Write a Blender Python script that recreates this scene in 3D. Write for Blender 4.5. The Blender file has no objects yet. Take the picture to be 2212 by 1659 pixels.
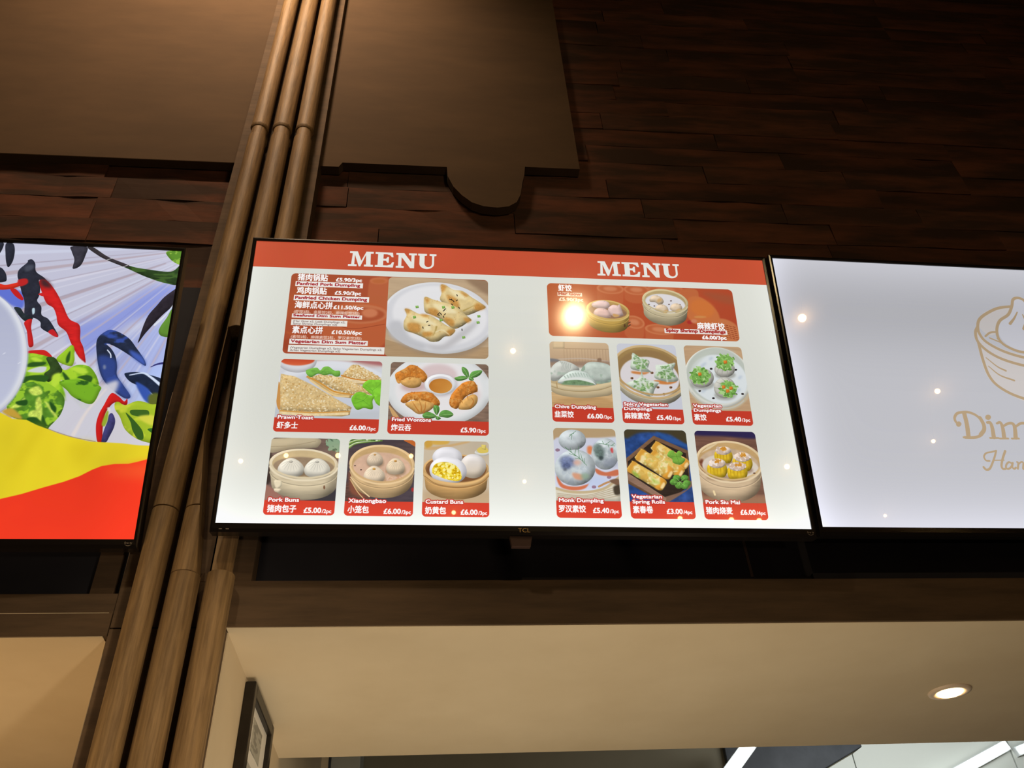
import bpy, bmesh, math, random
import numpy as np
from mathutils import Matrix, Vector

FONT = None
CAP = .682
sc = bpy.context.scene
COL = sc.collection

# ---------------------------------------------------------------- camera, world, lights, exposure
cam = bpy.data.objects.new('camera', bpy.data.cameras.new('camera'))
COL.objects.link(cam)
Rm = ((0.99523658, -0.01810495, -0.0957933506), (-0.0850472276, -0.641571894, -0.762333571), (-0.047656313, 0.766849213, -0.640055592))
M4 = Matrix(Rm).to_4x4(); M4.translation = (0, 0, 1.6)
cam.matrix_world = M4
cam.data.sensor_width = 36; cam.data.lens = 36 * 1840 / 2212
cam.data.clip_start = .02; cam.data.clip_end = 60
sc.camera = cam
wd = bpy.data.worlds.new('world'); sc.world = wd; wd.use_nodes = True
wd.node_tree.nodes['Background'].inputs[0].default_value = (1, .72, .45, 1)
wd.node_tree.nodes['Background'].inputs[1].default_value = .004
sc.view_settings.view_transform = 'Standard'; sc.view_settings.look = 'None'
sc.view_settings.exposure = 0; sc.view_settings.gamma = 1
sc.view_settings.use_curve_mapping = False
sc.cycles.max_bounces = 6; sc.cycles.sample_clamp_indirect = 4; sc.cycles.use_denoising = True

def lamp(name, kind, loc, aim, power, col, size=.2, size_y=None, spot=None, blend=.6):
    d = bpy.data.lights.new(name, kind); d.energy = power; d.color = col
    if kind == 'AREA':
        d.size = size
        if size_y: d.shape = 'RECTANGLE'; d.size_y = size_y
    else: d.shadow_soft_size = size
    if spot: d.spot_size = math.radians(spot); d.spot_blend = blend
    o = bpy.data.objects.new(name, d); COL.objects.link(o); o.location = loc
    o.rotation_euler = (Vector(aim) - Vector(loc)).to_track_quat('-Z', 'Y').to_euler()
    return o
WARM = (1, .66, .36)
# the strong warm lamp above the displays, just over the top of the photograph: washes the upper wall
lamp('wall_wash_light', 'SPOT', (-.62, .70, 5.45), (-.80, 1.6, 4.75), 205, (1, .70, .45), .16, spot=112, blend=1)
# warm lamps on the counter, shining up on the soffits
lamp('counter_light', 'AREA', (.15, 1.75, 1.1), (.35, 1.95, 2.3), 10, (1, .86, .64), 1.6, .5)
lamp('counter_light', 'AREA', (-1.55, 1.5, 1.2), (-1.3, 1.8, 2.3), 11, (1, .70, .38), .8, .4)
# warm spots of the hall behind the camera, aimed at the poles and the front of the counter
lamp('hall_light', 'SPOT', (-.80, 0, 4.0), (-.42, 1.5, 2.2), 46, (1, .80, .54), .05, spot=75, blend=1)
lamp('hall_light', 'SPOT', (1.5, -1.4, 1.2), (-.37, 1.66, 1.98), 260, (1, .80, .55), .1, spot=19, blend=1)
lamp('hall_light', 'SPOT', (1.4, -2.4, .9), (.9, 1.6, 3.1), 26, (1, .72, .50), .1, spot=60, blend=1)
# cool kitchen lamps
lamp('kitchen_light', 'AREA', (1.9, 2.75, 2.62), (2.0, 3.6, 2.2), 7, (.98, 1, .98), .9, .15)

# ---------------------------------------------------------------- materials
def mat(name, col, rough=.6, metal=0, spec=.4, coat=0, emit=None, estr=0):
    m = bpy.data.materials.new(name); m.use_nodes = True
    b = m.node_tree.nodes['Principled BSDF']
    b.inputs['Base Color'].default_value = (*col, 1); b.inputs['Roughness'].default_value = rough
    b.inputs['Metallic'].default_value = metal; b.inputs['Specular IOR Level'].default_value = spec
    b.inputs['Coat Weight'].default_value = coat
    if emit: b.inputs['Emission Color'].default_value = (*emit, 1); b.inputs['Emission Strength'].default_value = estr
    return m
def sr(*c):
    return tuple((v / 255 / 12.92 if v / 255 <= .04045 else ((v / 255 + .055) / 1.055) ** 2.4) for v in c)
def textured(name, dark, light, scale=(1, 1, 1), nscale=4, detail=6, rough=.7, bump=.2, rnd=0, lo=.35, hi=.7, dist=.002, spec=.3):
    """two tones mixed by stretched noise over world position, with fine relief"""
    m = mat(name, light, rough, spec=spec); nt = m.node_tree; N = nt.nodes; Lk = nt.links
    b = N['Principled BSDF']
    geo = N.new('ShaderNodeNewGeometry'); mp = N.new('ShaderNodeMapping'); mp.inputs['Scale'].default_value = scale
    Lk.new(geo.outputs['Position'], mp.inputs['Vector'])
    nz = N.new('ShaderNodeTexNoise'); nz.inputs['Scale'].default_value = nscale; nz.inputs['Detail'].default_value = detail
    nz.inputs['Roughness'].default_value = .62
    if rnd:
        oi = N.new('ShaderNodeObjectInfo'); cx = N.new('ShaderNodeCombineXYZ'); mu = N.new('ShaderNodeMath'); mu.operation = 'MULTIPLY'; mu.inputs[1].default_value = 37
        Lk.new(oi.outputs['Random'], mu.inputs[0]); Lk.new(mu.outputs[0], cx.inputs[0]); Lk.new(mu.outputs[0], cx.inputs[1])
        Lk.new(cx.outputs[0], mp.inputs['Location'])
    Lk.new(mp.outputs[0], nz.inputs['Vector'])
    rp = N.new('ShaderNodeValToRGB'); rp.color_ramp.elements[0].position = lo; rp.color_ramp.elements[1].position = hi
    rp.color_ramp.elements[0].color = (*dark, 1); rp.color_ramp.elements[1].color = (*light, 1)
    Lk.new(nz.outputs[0], rp.inputs[0]); out = rp.outputs[0]
    if rnd:
        hs = N.new('ShaderNodeHueSaturation'); mr = N.new('ShaderNodeMapRange'); mr.inputs[3].default_value = 1 - rnd; mr.inputs[4].default_value = 1 + rnd
        Lk.new(oi.outputs['Random'], mr.inputs[0]); Lk.new(mr.outputs[0], hs.inputs['Value']); Lk.new(out, hs.inputs['Color']); out = hs.outputs[0]
    Lk.new(out, b.inputs['Base Color'])
    if bump:
        n2 = N.new('ShaderNodeTexNoise'); n2.inputs['Scale'].default_value = nscale * 3; n2.inputs['Detail'].default_value = 5
        Lk.new(mp.outputs[0], n2.inputs['Vector'])
        bp = N.new('ShaderNodeBump'); bp.inputs['Strength'].default_value = bump; bp.inputs['Distance'].default_value = dist
        Lk.new(n2.outputs[0], bp.inputs['Height']); Lk.new(bp.outputs[0], b.inputs['Normal'])
    return m
POLE = textured('pole_wood', sr(112, 88, 58), sr(156, 126, 86), (14, 14, .9), 9, 6, .62, .25, .06)
PLANK = textured('weathered_red_planks', sr(62, 47, 39), sr(106, 66, 49), (1.0, 3, 5), 2.4, 7, .9, .5, .16, .42, .70, .003, .1)
DARKWOOD = textured('dark_stained_wood', sr(80, 64, 48), sr(100, 80, 60), (1.5, 4, 12), 3, 6, .8, .25, .05, spec=.2)
DARKAREA = textured('dark_upper_tone', sr(80, 64, 48), sr(88, 70, 52), (2, 2, 6), 2, 5, .9, .02, 0, spec=.15)  # base tone lightened toward the poles to carry the milky glare up top
GAP = textured('black_backing', sr(34, 34, 40), sr(44, 44, 50), (1, 1, 1), 3, 3, .8, 0, 0, spec=.1)
CREAM = textured('cream_paint', sr(206, 188, 158), sr(214, 197, 168), (1, 1, 1), 3, 4, .75, .08, 0, spec=.2)
GREYWALL = textured('olive_grey_paint', sr(122, 116, 98), sr(132, 126, 108), (1, 1, 1), 2, 4, .8, .05)
DOORPAINT = mat('pale_grey_paint', sr(176, 176, 166), .5)
GLOSSWHITE = mat('glossy_white_panel', sr(216, 222, 216), .15)
HOOD = textured('dark_steel', sr(54, 58, 64), sr(72, 76, 82), (2, 2, 2), 4, 4, .5, .05)
DARKRED = mat('dark_red_board', sr(110, 40, 44), .5)
BLACKPLASTIC = mat('gloss_black_plastic', sr(26, 22, 20), .18, spec=.5)
HOUSING = mat('matte_black_plastic', sr(22, 20, 20), .6)
GOLD = mat('gold_print', sr(230, 190, 120), .35, .6, emit=sr(200, 150, 90), estr=.0)
GREYPRINT = mat('grey_print', sr(150, 136, 120), .5)
SENSOR = mat('smoked_plastic', sr(74, 56, 50), .3)
BLACKFRAME = textured('black_frame_paint', sr(26, 22, 18), sr(38, 33, 28), (4, 4, 4), 6, 3, .35, .05)
MATBOARD = mat('white_mat', sr(226, 222, 214), .6)
PRINT = textured('grey_certificate_print', sr(140, 138, 130), sr(176, 174, 164), (40, 10, 60), 1.5, 3, .6, 0, 0, .45, .5)
METAL = mat('steel_bracket', sr(90, 90, 92), .4, .8)
FLOORM = textured('dark_floor_tile', sr(60, 54, 48), sr(84, 76, 68), (1, 1, 1), 2, 4, .5, .05)
CEILM = mat('black_ceiling_paint', sr(30, 26, 24), .9)
TUBE = mat('lit_tube', (1, 1, 1), .5, emit=(.94, 1, .97), estr=3.2)
WARMLENS = mat('lit_warm_lens', (1, 1, 1), .5, emit=(1, .72, .36), estr=11)
BULB = mat('lit_bulb', (1, 1, 1), .5, emit=(1, .55, .20), estr=110)
BULBBIG = mat('lit_large_bulb', (1, 1, 1), .5, emit=(1, .72, .36), estr=420)
RINGM = mat('cream_metal_ring', sr(226, 204, 180), .4)
WHITEPIPE = mat('white_plastic', sr(214, 220, 222), .4)
YELLOWM = mat('yellow_plastic', sr(190, 176, 60), .4)

# ---------------------------------------------------------------- mesh helpers
def link(name, me, m, parent=None, label=None, kind=None, smooth=False):
    o = bpy.data.objects.new(name, me); COL.objects.link(o)
    if m and not me.materials: me.materials.append(m)
    if parent: o.parent = parent
    if label: o['label'] = label
    if kind: o['kind'] = kind
    if smooth: me.shade_smooth()
    return o
def box_bm(x0, x1, y0, y1, z0, z1, bev=0):
    bm = bmesh.new(); bmesh.ops.create_cube(bm, size=1)
    bmesh.ops.scale(bm, vec=(x1 - x0, y1 - y0, z1 - z0), verts=bm.verts)
    bmesh.ops.translate(bm, vec=((x0 + x1) / 2, (y0 + y1) / 2, (z0 + z1) / 2), verts=bm.verts)
    if bev: bmesh.ops.bevel(bm, geom=bm.edges[:], offset=bev, segments=2, affect='EDGES', profile=.5)
    return bm
def mesh(bm, name='m'):
    me = bpy.data.meshes.new(name); bm.to_mesh(me); bm.free(); return me
def box(name, x0, x1, y0, y1, z0, z1, m, parent=None, bev=0, label=None, kind=None):
    return link(name, mesh(box_bm(x0, x1, y0, y1, z0, z1, bev), name), m, parent, label, kind)
def prism(name, pts, y0, y1, m, parent=None, label=None, kind=None, axis='y', bev=0):
    """polygon in x-z (or y-z for axis x) pushed out between two depths"""
    bm = bmesh.new(); n = len(pts)
    P_ = (lambda a, b, d: (a, d, b)) if axis == 'y' else (lambda a, b, d: (d, a, b))
    A = [bm.verts.new(P_(a, b, y0)) for a, b in pts]; B = [bm.verts.new(P_(a, b, y1)) for a, b in pts]
    bm.faces.new(A); bm.faces.new(B[::-1])
    for i in range(n): bm.faces.new((A[i], B[i], B[(i + 1) % n], A[(i + 1) % n]))
    bmesh.ops.recalc_face_normals(bm, faces=bm.faces)
    if bev: bmesh.ops.bevel(bm, geom=bm.edges[:], offset=bev, segments=2, affect='EDGES', profile=.5)
    return link(name, mesh(bm, name), m, parent, label, kind)
def rings(name, secs, m, parent=None, seg=32, label=None, smooth=True, clip=None):
    """a round bar from (x, y, z, radius) sections; clip(x, y, z) may move a point to cut a flat"""
    bm = bmesh.new(); R_ = []
    for (x, y, z, r) in secs:
        vs = []
        for i in range(seg):
            a = 2 * math.pi * i / seg; px, py = x + r * math.cos(a), y + r * math.sin(a)
            if clip: px, py = clip(px, py, z)
            vs.append(bm.verts.new((px, py, z)))
        R_.append(vs)
    for a, b in zip(R_, R_[1:]):
        for i in range(seg): bm.faces.new((a[i], a[(i + 1) % seg], b[(i + 1) % seg], b[i]))
    bm.faces.new(R_[0][::-1]); bm.faces.new(R_[-1])
    me = mesh(bm, name)
    o = link(name, me, m, parent, label)
    if smooth:
        me.shade_smooth(); me.set_sharp_from_angle(angle=math.radians(40))
    return o
def thing(name, label, cat, loc=(0, 0, 0), rot=(0, 0, 0), group=None):
    o = bpy.data.objects.new(name, None); COL.objects.link(o); o.location = loc; o.rotation_euler = rot
    o.empty_display_size = .1; o['label'] = label; o['category'] = cat
    if group: o['group'] = group
    return o
def word_mesh(txt, x, z, x2, cap, y, fat=0):
    t = glyphs(txt).copy(); mx, Mx = t[..., 0].min(), t[..., 0].max()
    t[..., 0] = x + (t[..., 0] - mx) * (x2 - x) / (Mx - mx); t[..., 1] = z + t[..., 1] * cap
    v = t.reshape(-1, 2); me = bpy.data.meshes.new('word')
    me.from_pydata([(a, y, b) for a, b in v.tolist()], [], [(3 * i, 3 * i + 1, 3 * i + 2) for i in range(len(t))])
    return me

# ---------------------------------------------------------------- what the displays show: a small flat painter
def catmull(p, closed=True, k=6):
    p = np.asarray(p, float); n = len(p)
    t = (np.arange(k) / k)[None, :, None]
    if closed:
        a, b, c, d = p[np.arange(n) - 1], p, p[(np.arange(n) + 1) % n], p[(np.arange(n) + 2) % n]
    else:
        q = np.vstack([2 * p[0] - p[1], p, 2 * p[-1] - p[-2]])
        a, b, c, d = q[:-3], q[1:-2], q[2:-1], q[3:]
    a, b, c, d = (v[:, None, :] for v in (a, b, c, d))
    r = .5 * (2 * b + (c - a) * t + (2 * a - 5 * b + 4 * c - d) * t * t + (3 * b - a - 3 * c + d) * t ** 3)
    r = r.reshape(-1, 2)
    return r if closed else np.vstack([r, p[-1]])

def raster(E, x0, y0, w, h, S=4):
    """coverage of a set of directed edges (N,4) in the window; signed, so same-way loops add up"""
    E = np.asarray(E, float); xa, ya, xb, yb = (E[:, i] for i in range(4))
    acc = np.zeros((h, w + 2))
    ys0 = np.ceil((np.minimum(ya, yb) - y0) * S - .5).astype(int).clip(0, h * S)
    ys1 = np.ceil((np.maximum(ya, yb) - y0) * S - .5).astype(int).clip(0, h * S)
    cnt = ys1 - ys0
    idx = np.repeat(np.arange(len(E)), cnt)
    if len(idx) == 0: return np.zeros((h, w))
    row = np.arange(len(idx)) - np.repeat(np.cumsum(cnt) - cnt, cnt) + ys0[idx]
    yy = y0 + (row + .5) / S
    x = xa[idx] + (yy - ya[idx]) * (xb - xa)[idx] / (yb - ya)[idx] - x0
    sg = np.where(yb > ya, 1., -1.)[idx] / S
    x = x.clip(0, w); xi = np.floor(x).astype(int); fr = x - xi
    flat = (row // S) * (w + 2) + xi
    acc = np.bincount(flat, sg * (1 - fr), h * (w + 2)) + np.bincount(flat + 1, sg * fr, h * (w + 2) + 1)[:h * (w + 2)]
    return np.abs(np.cumsum(acc.reshape(h, w + 2), 1))[:, :w].clip(0, 1)

def loop_edges(p): return np.hstack([p, np.roll(p, -1, 0)])

def mean1(a, r, ax):
    if r < 1: return a
    n = a.shape[ax]
    pad = [(0, 0)] * a.ndim; pad[ax] = (r + 1, r)
    c = np.cumsum(np.pad(a, pad, mode='edge'), ax)
    i1 = [slice(None)] * a.ndim; i0 = list(i1); i1[ax] = slice(2 * r + 1, 2 * r + 1 + n); i0[ax] = slice(0, n)
    return (c[tuple(i1)] - c[tuple(i0)]) / (2 * r + 1)

def blur(a, s):
    if s < .4: return a
    r = max(1, int(round(s)))
    for _ in range(2):
        a = mean1(mean1(a, r, 0), r, 1)
    return a

_nz = None
def noise(x0, y0, w, h, sc, sy=None):
    global _nz
    if _nz is None:
        rr = np.random.RandomState(5); _nz = rr.rand(256, 256)
    sy = sy or sc
    out = 0; amp = 1; tot = 0
    for o in range(3):
        X = (np.arange(x0, x0 + w) / sc * 2 ** o) % 256; Y = (np.arange(y0, y0 + h) / sy * 2 ** o + 37 * o) % 256
        xi = X.astype(int); yi = Y.astype(int); fx = X - xi; fy = Y - yi
        fx = fx * fx * (3 - 2 * fx); fy = fy * fy * (3 - 2 * fy)
        g = lambda a, b: _nz[(yi + b)[:, None] % 256, (xi + a)[None, :] % 256]
        v = (g(0, 0) * (1 - fx) + g(1, 0) * fx) * (1 - fy)[:, None] + (g(0, 1) * (1 - fx) + g(1, 1) * fx) * fy[:, None]
        out = out + v * amp; tot += amp; amp *= .55
    return (out / tot - .5) * 2

class Canvas:
    def __init__(s, W, H, col):
        s.W, s.H = W, H; s.a = np.empty((H, W, 3), np.float32); s.a[:] = np.array(col) / 255.; s.clip = None
    def win(s, p, m):
        lo = np.floor(p.min(0) - m).astype(int); hi = np.ceil(p.max(0) + m).astype(int)
        c = s.clip or (0, 0, s.W, s.H, 0)
        x0 = max(lo[0], 0, int(c[0]) - 1); y0 = max(lo[1], 0, int(c[1]) - 1)
        x1 = min(hi[0] + 1, s.W, int(c[2]) + 2); y1 = min(hi[1] + 1, s.H, int(c[3]) + 2)
        return x0, y0, x1 - x0, y1 - y0
    def clipmask(s, x0, y0, w, h):
        if not s.clip: return 1
        a, b, c, d, r = s.clip
        X = np.arange(x0, x0 + w) + .5; Y = np.arange(y0, y0 + h) + .5
        qx = np.abs(X - (a + c) / 2) - (c - a) / 2 + r; qy = np.abs(Y - (b + d) / 2) - (d - b) / 2 + r
        dist = np.hypot(qx.clip(0)[None, :], qy.clip(0)[:, None]) + np.minimum(np.maximum(qx[None, :], qy[:, None]), 0) - r
        return (.5 - dist).clip(0, 1)
    def put(s, m, x0, y0, w, h, col, a=1, v=None, n=None, c2=None, st=None):
        col = np.array(col, float) / 255.
        C = np.empty((h, w, 3)); C[:] = col
        if c2 is not None:
            c2, ang = c2; X, Y = np.meshgrid(np.arange(w), np.arange(h))
            t = X * math.cos(ang) + Y * math.sin(ang); on = m > .3
            lo, hi = (t[on].min(), t[on].max()) if on.any() else (0, 1)
            t = ((t - lo) / max(hi - lo, 1e-6)).clip(0, 1)[..., None]
            C = C * (1 - t) + np.array(c2) / 255. * t
        if v:
            sig, k, e = v; k *= .72; e *= .8
            b = blur(m, sig); gy, gx = np.gradient(b)
            lit = (gx * .55 + gy * .83) * sig * k
            C = C * (1 + lit - e * (1 - b).clip(0, 1) * 1.6)[..., None]
        if n:
            C = C * (1 + noise(x0, y0, w, h, n[0], n[2] if len(n) > 2 else None) * n[1])[..., None]
        if st:   # streaks or blotches of a second colour
            t = ((noise(x0 + 91, y0 + 53, w, h, st[1], st[2]) - st[3]) * 4).clip(0, 1)[..., None]
            C = C * (1 - t) + np.array(st[0]) / 255. * t
        mm = (m * a * s.clipmask(x0, y0, w, h))[..., None]
        R = s.a[y0:y0 + h, x0:x0 + w]
        R[:] = (R * (1 - mm) + C.clip(0, 1) * mm)
    def P(s, p, col, sm=0, f=0, **k):
        p = np.asarray(p, float)
        if sm: p = catmull(p)
        x0, y0, w, h = s.win(p, f * 2.2 + 1)
        if w <= 0 or h <= 0: return
        m = raster(loop_edges(p), x0, y0, w, h)
        if f: m = blur(m, f)
        s.put(m, x0, y0, w, h, col, **k)
    def K(s, p, wd, col, sm=1, f=0, **k):
        p = np.asarray(p, float)
        if sm and len(p) > 2: p = catmull(p, False)
        n = len(p); w0, w1 = wd if isinstance(wd, (tuple, list)) else (wd, wd)
        r = np.linspace(w0, w1, n) / 2
        E = []
        th = np.linspace(0, 2 * np.pi, 13)[:-1]
        for i in range(n):
            E.append(loop_edges(p[i] + r[i] * np.c_[np.cos(th), np.sin(th)]))
            if i < n - 1:
                d = p[i + 1] - p[i]; L = np.hypot(*d)
                if L < 1e-6: continue
                nn = np.array([d[1], -d[0]]) / L
                E.append(loop_edges(np.array([p[i] + nn * r[i], p[i + 1] + nn * r[i + 1], p[i + 1] - nn * r[i + 1], p[i] - nn * r[i]])))
        x0, y0, w, h = s.win(p, max(w0, w1) + f * 2.2 + 1)
        if w <= 0 or h <= 0: return
        m = raster(np.vstack(E), x0, y0, w, h)
        if f: m = blur(m, f)
        s.put(m, x0, y0, w, h, col, **k)
    def S(s, p, n, ax, cols, seed=0, sm=1, j=.35, **k):
        p = np.asarray(p, float)
        if sm: p = catmull(p)
        rr = np.random.RandomState(seed); lo, hi = p.min(0), p.max(0)
        x0, y0, w, h = s.win(p, 1)
        if w <= 0 or h <= 0: return
        m = raster(loop_edges(p), x0, y0, w, h)
        th = np.linspace(0, 2 * np.pi, 9)[:-1]; done = 0; groups = {}
        for _ in range(n * 6):
            q = lo + rr.rand(2) * (hi - lo); ix, iy = int(q[0] - x0), int(q[1] - y0)
            if not (0 <= ix < w and 0 <= iy < h) or m[iy, ix] < .5: continue
            a = rr.rand() * 6.28; sc = 1 + (rr.rand() - .5) * 2 * j
            e = np.c_[np.cos(th) * ax[0] * sc, np.sin(th) * ax[1] * sc] @ np.array([[math.cos(a), math.sin(a)], [-math.sin(a), math.cos(a)]]) + q
            groups.setdefault(rr.randint(len(cols)), []).append(loop_edges(e)); done += 1
            if done >= n: break
        for g in sorted(groups):
            mm = raster(np.vstack(groups[g]), x0, y0, w, h)
            s.put(mm, x0, y0, w, h, cols[g], **k)
    def C(s, *c): s.clip = c if c else None
    def R(s, x0, y0, x1, y1, r, col, **k):
        old = s.clip; s.clip = (x0, y0, x1, y1, r)
        s.P([(x0 - 2, y0 - 2), (x1 + 2, y0 - 2), (x1 + 2, y1 + 2), (x0 - 2, y1 + 2)], col, **k); s.clip = old
    def T(s, txt, x, y, x2, cap, col=(255, 255, 255), bold=1.2, out=None, ow=3, shear=0):
        tri = glyphs(txt)
        if tri is None: return
        tri = tri.copy(); mx = tri[..., 0].min(); Mx = tri[..., 0].max()
        tri[..., 0] = x + (tri[..., 0] - mx) * ((x2 - x) / max(Mx - mx, 1e-6)) + tri[..., 1] * cap * shear
        tri[..., 1] = y - tri[..., 1] * cap
        A = (tri[:, 1, 0] - tri[:, 0, 0]) * (tri[:, 2, 1] - tri[:, 0, 1]) - (tri[:, 1, 1] - tri[:, 0, 1]) * (tri[:, 2, 0] - tri[:, 0, 0])
        tri[A < 0] = tri[A < 0][:, ::-1]
        E = np.vstack([np.hstack([tri[:, i], tri[:, (i + 1) % 3]]) for i in range(3)])
        pts = tri.reshape(-1, 2); m_ = max(bold, 0) + (ow if out else 0) + 2
        x0, y0, w, h = s.win(pts, m_)
        if w <= 0 or h <= 0: return
        m = raster(E, x0, y0, w, h)
        def fat(m, r):
            o = m
            for a in np.linspace(0, 2 * np.pi, 9)[:-1]:
                dx, dy = r * math.cos(a), r * math.sin(a); ix, iy = math.floor(dx), math.floor(dy); fx, fy = dx - ix, dy - iy
                g = lambda i, j: np.roll(np.roll(m, i, 1), j, 0)
                o = np.maximum(o, (g(ix, iy) * (1 - fx) + g(ix + 1, iy) * fx) * (1 - fy) + (g(ix, iy + 1) * (1 - fx) + g(ix + 1, iy + 1) * fx) * fy)
            return o
        if bold > 0: m = fat(m, bold)
        if out: s.put(fat(m, ow), x0, y0, w, h, out)
        s.put(m, x0, y0, w, h, col)

_gl = {}
def glyphs(txt):
    """the outline of a word as triangles, cap height 1, from Blender's own built-in font"""
    if txt in _gl: return _gl[txt]
    cu = bpy.data.curves.new('word', 'FONT'); cu.body = txt; cu.size = 1; cu.resolution_u = 3
    if FONT: cu.font = FONT
    ob = bpy.data.objects.new('word', cu)
    me = ob.to_mesh(); me.calc_loop_triangles()
    co = np.empty(len(me.vertices) * 3); me.vertices.foreach_get('co', co); co = co.reshape(-1, 3)[:, :2]
    ti = np.empty(len(me.loop_triangles) * 3, int); me.loop_triangles.foreach_get('vertices', ti)
    r = co[ti.reshape(-1, 3)] / CAP if len(ti) else None
    ob.to_mesh_clear(); bpy.data.objects.remove(ob); bpy.data.curves.remove(cu)
    _gl[txt] = r
    return r

def paint_menu():
    m = Canvas(2560, 1440, (222, 223, 214))
    m.R(-9, -9, 2600, 151, 0, (196,82,54), n=(300,0.03))
    m.P(((451,128),(451,117),(466,116),(470,51),(456,50),(456,39),(494,39),(514,94),(536,39),(572,39),(572,50),(558,51),(560,116),(572,117),(572,128),(528,128),(528,117),(538,116),(535,59),(511,128),(503,128),(481,60),(481,116),(493,117),(493,128)), (232,232,226))
    m.P(((581,128),(581,117),(594,116),(594,51),(581,50),(581,39),(666,39),(670,67),(662,67),(653,55),(638,50),(621,50),(621,77),(634,77),(641,66),(648,66),(648,101),(641,101),(634,89),(621,89),(621,117),(641,117),(658,110),(665,96),(674,96),(669,128)), (232,232,226))
    m.P(((683,128),(683,117),(694,116),(694,51),(683,50),(683,39),(722,39),(758,92),(758,51),(745,50),(745,39),(785,39),(785,50),(773,51),(773,128),(753,128),(710,64),(710,116),(722,117),(722,128)), (232,232,226))
    m.P(((790.5,39),(834.4,39),(834.4,49.7),(823.3,51.5),(823.3,97.7),(824.7,105.6),(828.7,112.2),(834.6,116.7),(841.6,118.2),(848.7,116.7),(854.6,112.2),(858.6,105.6),(860,97.7),(860,51.5),(847.2,49.7),(847.2,39),(881.3,39),(881.3,49.7),(870.6,51.5),(870.6,98.6),(869.4,106.7),(865.8,114.2),(860,120.7),(852.5,125.6),(843.8,128.7),(834.4,129.8),(825,128.7),(816.3,125.6),(808.8,120.7),(803,114.2),(799.4,106.7),(798.2,98.6),(798.2,51.5),(790.5,49.7)), (232,232,226))
    m.P(((1689,130),(1689,120),(1704,118),(1708,55),(1694,53),(1694,43),(1731,43),(1751,97),(1773,43),(1809,43),(1809,53),(1794,55),(1796,118),(1809,120),(1809,130),(1765,130),(1765,120),(1775,118),(1772,62),(1748,130),(1740,130),(1718,64),(1718,118),(1730,120),(1730,130)), (232,232,226))
    m.P(((1817,130),(1817,120),(1830,118),(1830,55),(1817,53),(1817,43),(1902,43),(1906,71),(1897,71),(1889,59),(1874,53),(1857,53),(1857,80),(1870,80),(1876,69),(1884,69),(1884,104),(1876,104),(1870,92),(1857,92),(1857,120),(1876,120),(1893,113),(1900,99),(1910,99),(1905,130)), (232,232,226))
    m.P(((1918,130),(1918,120),(1929,118),(1929,55),(1918,53),(1918,43),(1956,43),(1992,95),(1992,55),(1979,53),(1979,43),(2019,43),(2019,53),(2008,55),(2008,130),(1988,130),(1945,67),(1945,118),(1956,120),(1956,130)), (232,232,226))
    m.P(((2024.5,43),(2067.9,43),(2067.9,53.4),(2057,55.2),(2057,100.4),(2058.3,108.1),(2062.3,114.6),(2068.1,118.9),(2075.1,120.4),(2082,118.9),(2087.9,114.6),(2091.8,108.1),(2093.2,100.4),(2093.2,55.2),(2080.5,53.4),(2080.5,43),(2114.2,43),(2114.2,53.4),(2103.7,55.2),(2103.7,101.3),(2102.5,109.2),(2098.9,116.5),(2093.2,122.8),(2085.8,127.7),(2077.2,130.7),(2067.9,131.7),(2058.6,130.7),(2050,127.7),(2042.6,122.8),(2036.9,116.5),(2033.3,109.2),(2032.1,101.3),(2032.1,55.2),(2024.5,53.4)), (232,232,226))
    m.R(187, 182, 1138, 627, 22, (168,82,52), c2=((176,76,48),1.2))
    m.C(187, 182, 655, 627, 22)
    m.P(((578,200),(651,190),(659,365),(570,356),(558,240)), (184,98,62), sm=1, f=3)
    m.P(((649,207),(645,216),(633,223),(616,227),(597,228),(579,225),(567,219),(562,211),(566,202),(577,194),(595,190),(614,189),(632,192),(644,198)), (196,112,72), sm=1, f=3)
    m.P(((638,211),(635,216),(626,220),(613,223),(599,224),(586,222),(577,218),(573,213),(576,208),(585,204),(598,201),(612,200),(625,202),(635,206)), (186,104,60), sm=1, f=3)
    m.P(((411,362),(537,332),(657,372),(657,429),(650,559),(553,599),(397,586),(357,477)), (188,96,58), sm=1, f=4)
    m.P(((658,397),(647,421),(612,441),(562,453),(506,455),(454,446),(418,429),(404,407),(414,383),(448,363),(499,351),(556,348),(608,357),(644,374)), (196,116,78), sm=1, f=3)
    m.P(((642,401),(632,418),(603,433),(560,442),(512,444),(468,438),(437,425),(425,409),(434,392),(464,377),(507,368),(555,366),(600,372),(631,384)), (172,84,52), sm=1, f=4)
    m.P(((520,402),(517,413),(509,422),(497,428),(483,428),(470,424),(460,415),(456,405),(459,394),(467,385),(479,379),(494,379),(507,383),(516,392)), (208,130,92), sm=1, f=5)
    m.P(((610,393),(607,404),(597,413),(582,418),(566,419),(551,415),(540,406),(535,395),(538,384),(548,375),(563,370),(579,369),(595,373),(606,382)), (204,124,86), sm=1, f=5)
    m.K(((386,451),(494,484),(645,454)), 4, (160,74,46))
    m.P(((170,334),(252,247),(302,328),(191,433)), (180,88,50), sm=1, f=12, a=0.6)
    m.P(((334,576),(327,592),(305,605),(273,613),(237,614),(203,608),(179,596),(170,581),(176,565),(198,552),(230,544),(267,542),(300,548),(324,560)), (156,66,40), sm=1, f=6, a=0.7)
    m.K(((196,513),(343,563),(498,552)), 8, (190,96,50), f=4, a=0.7)
    m.C()
    m.T('猪肉锅贴', 218, 219, 360, 29, bold=1.2)
    m.T('£5.90/3pc', 401, 220, 524, 19, bold=1.3)
    m.R(210, 227, 531, 256, 0, (240,236,230))
    m.T('Panfried Pork Dumpling', 217, 248, 517, 15.66, col=(168,38,44), bold=1)
    m.T('鸡肉锅贴', 221, 295, 361, 29, bold=1.2)
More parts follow.
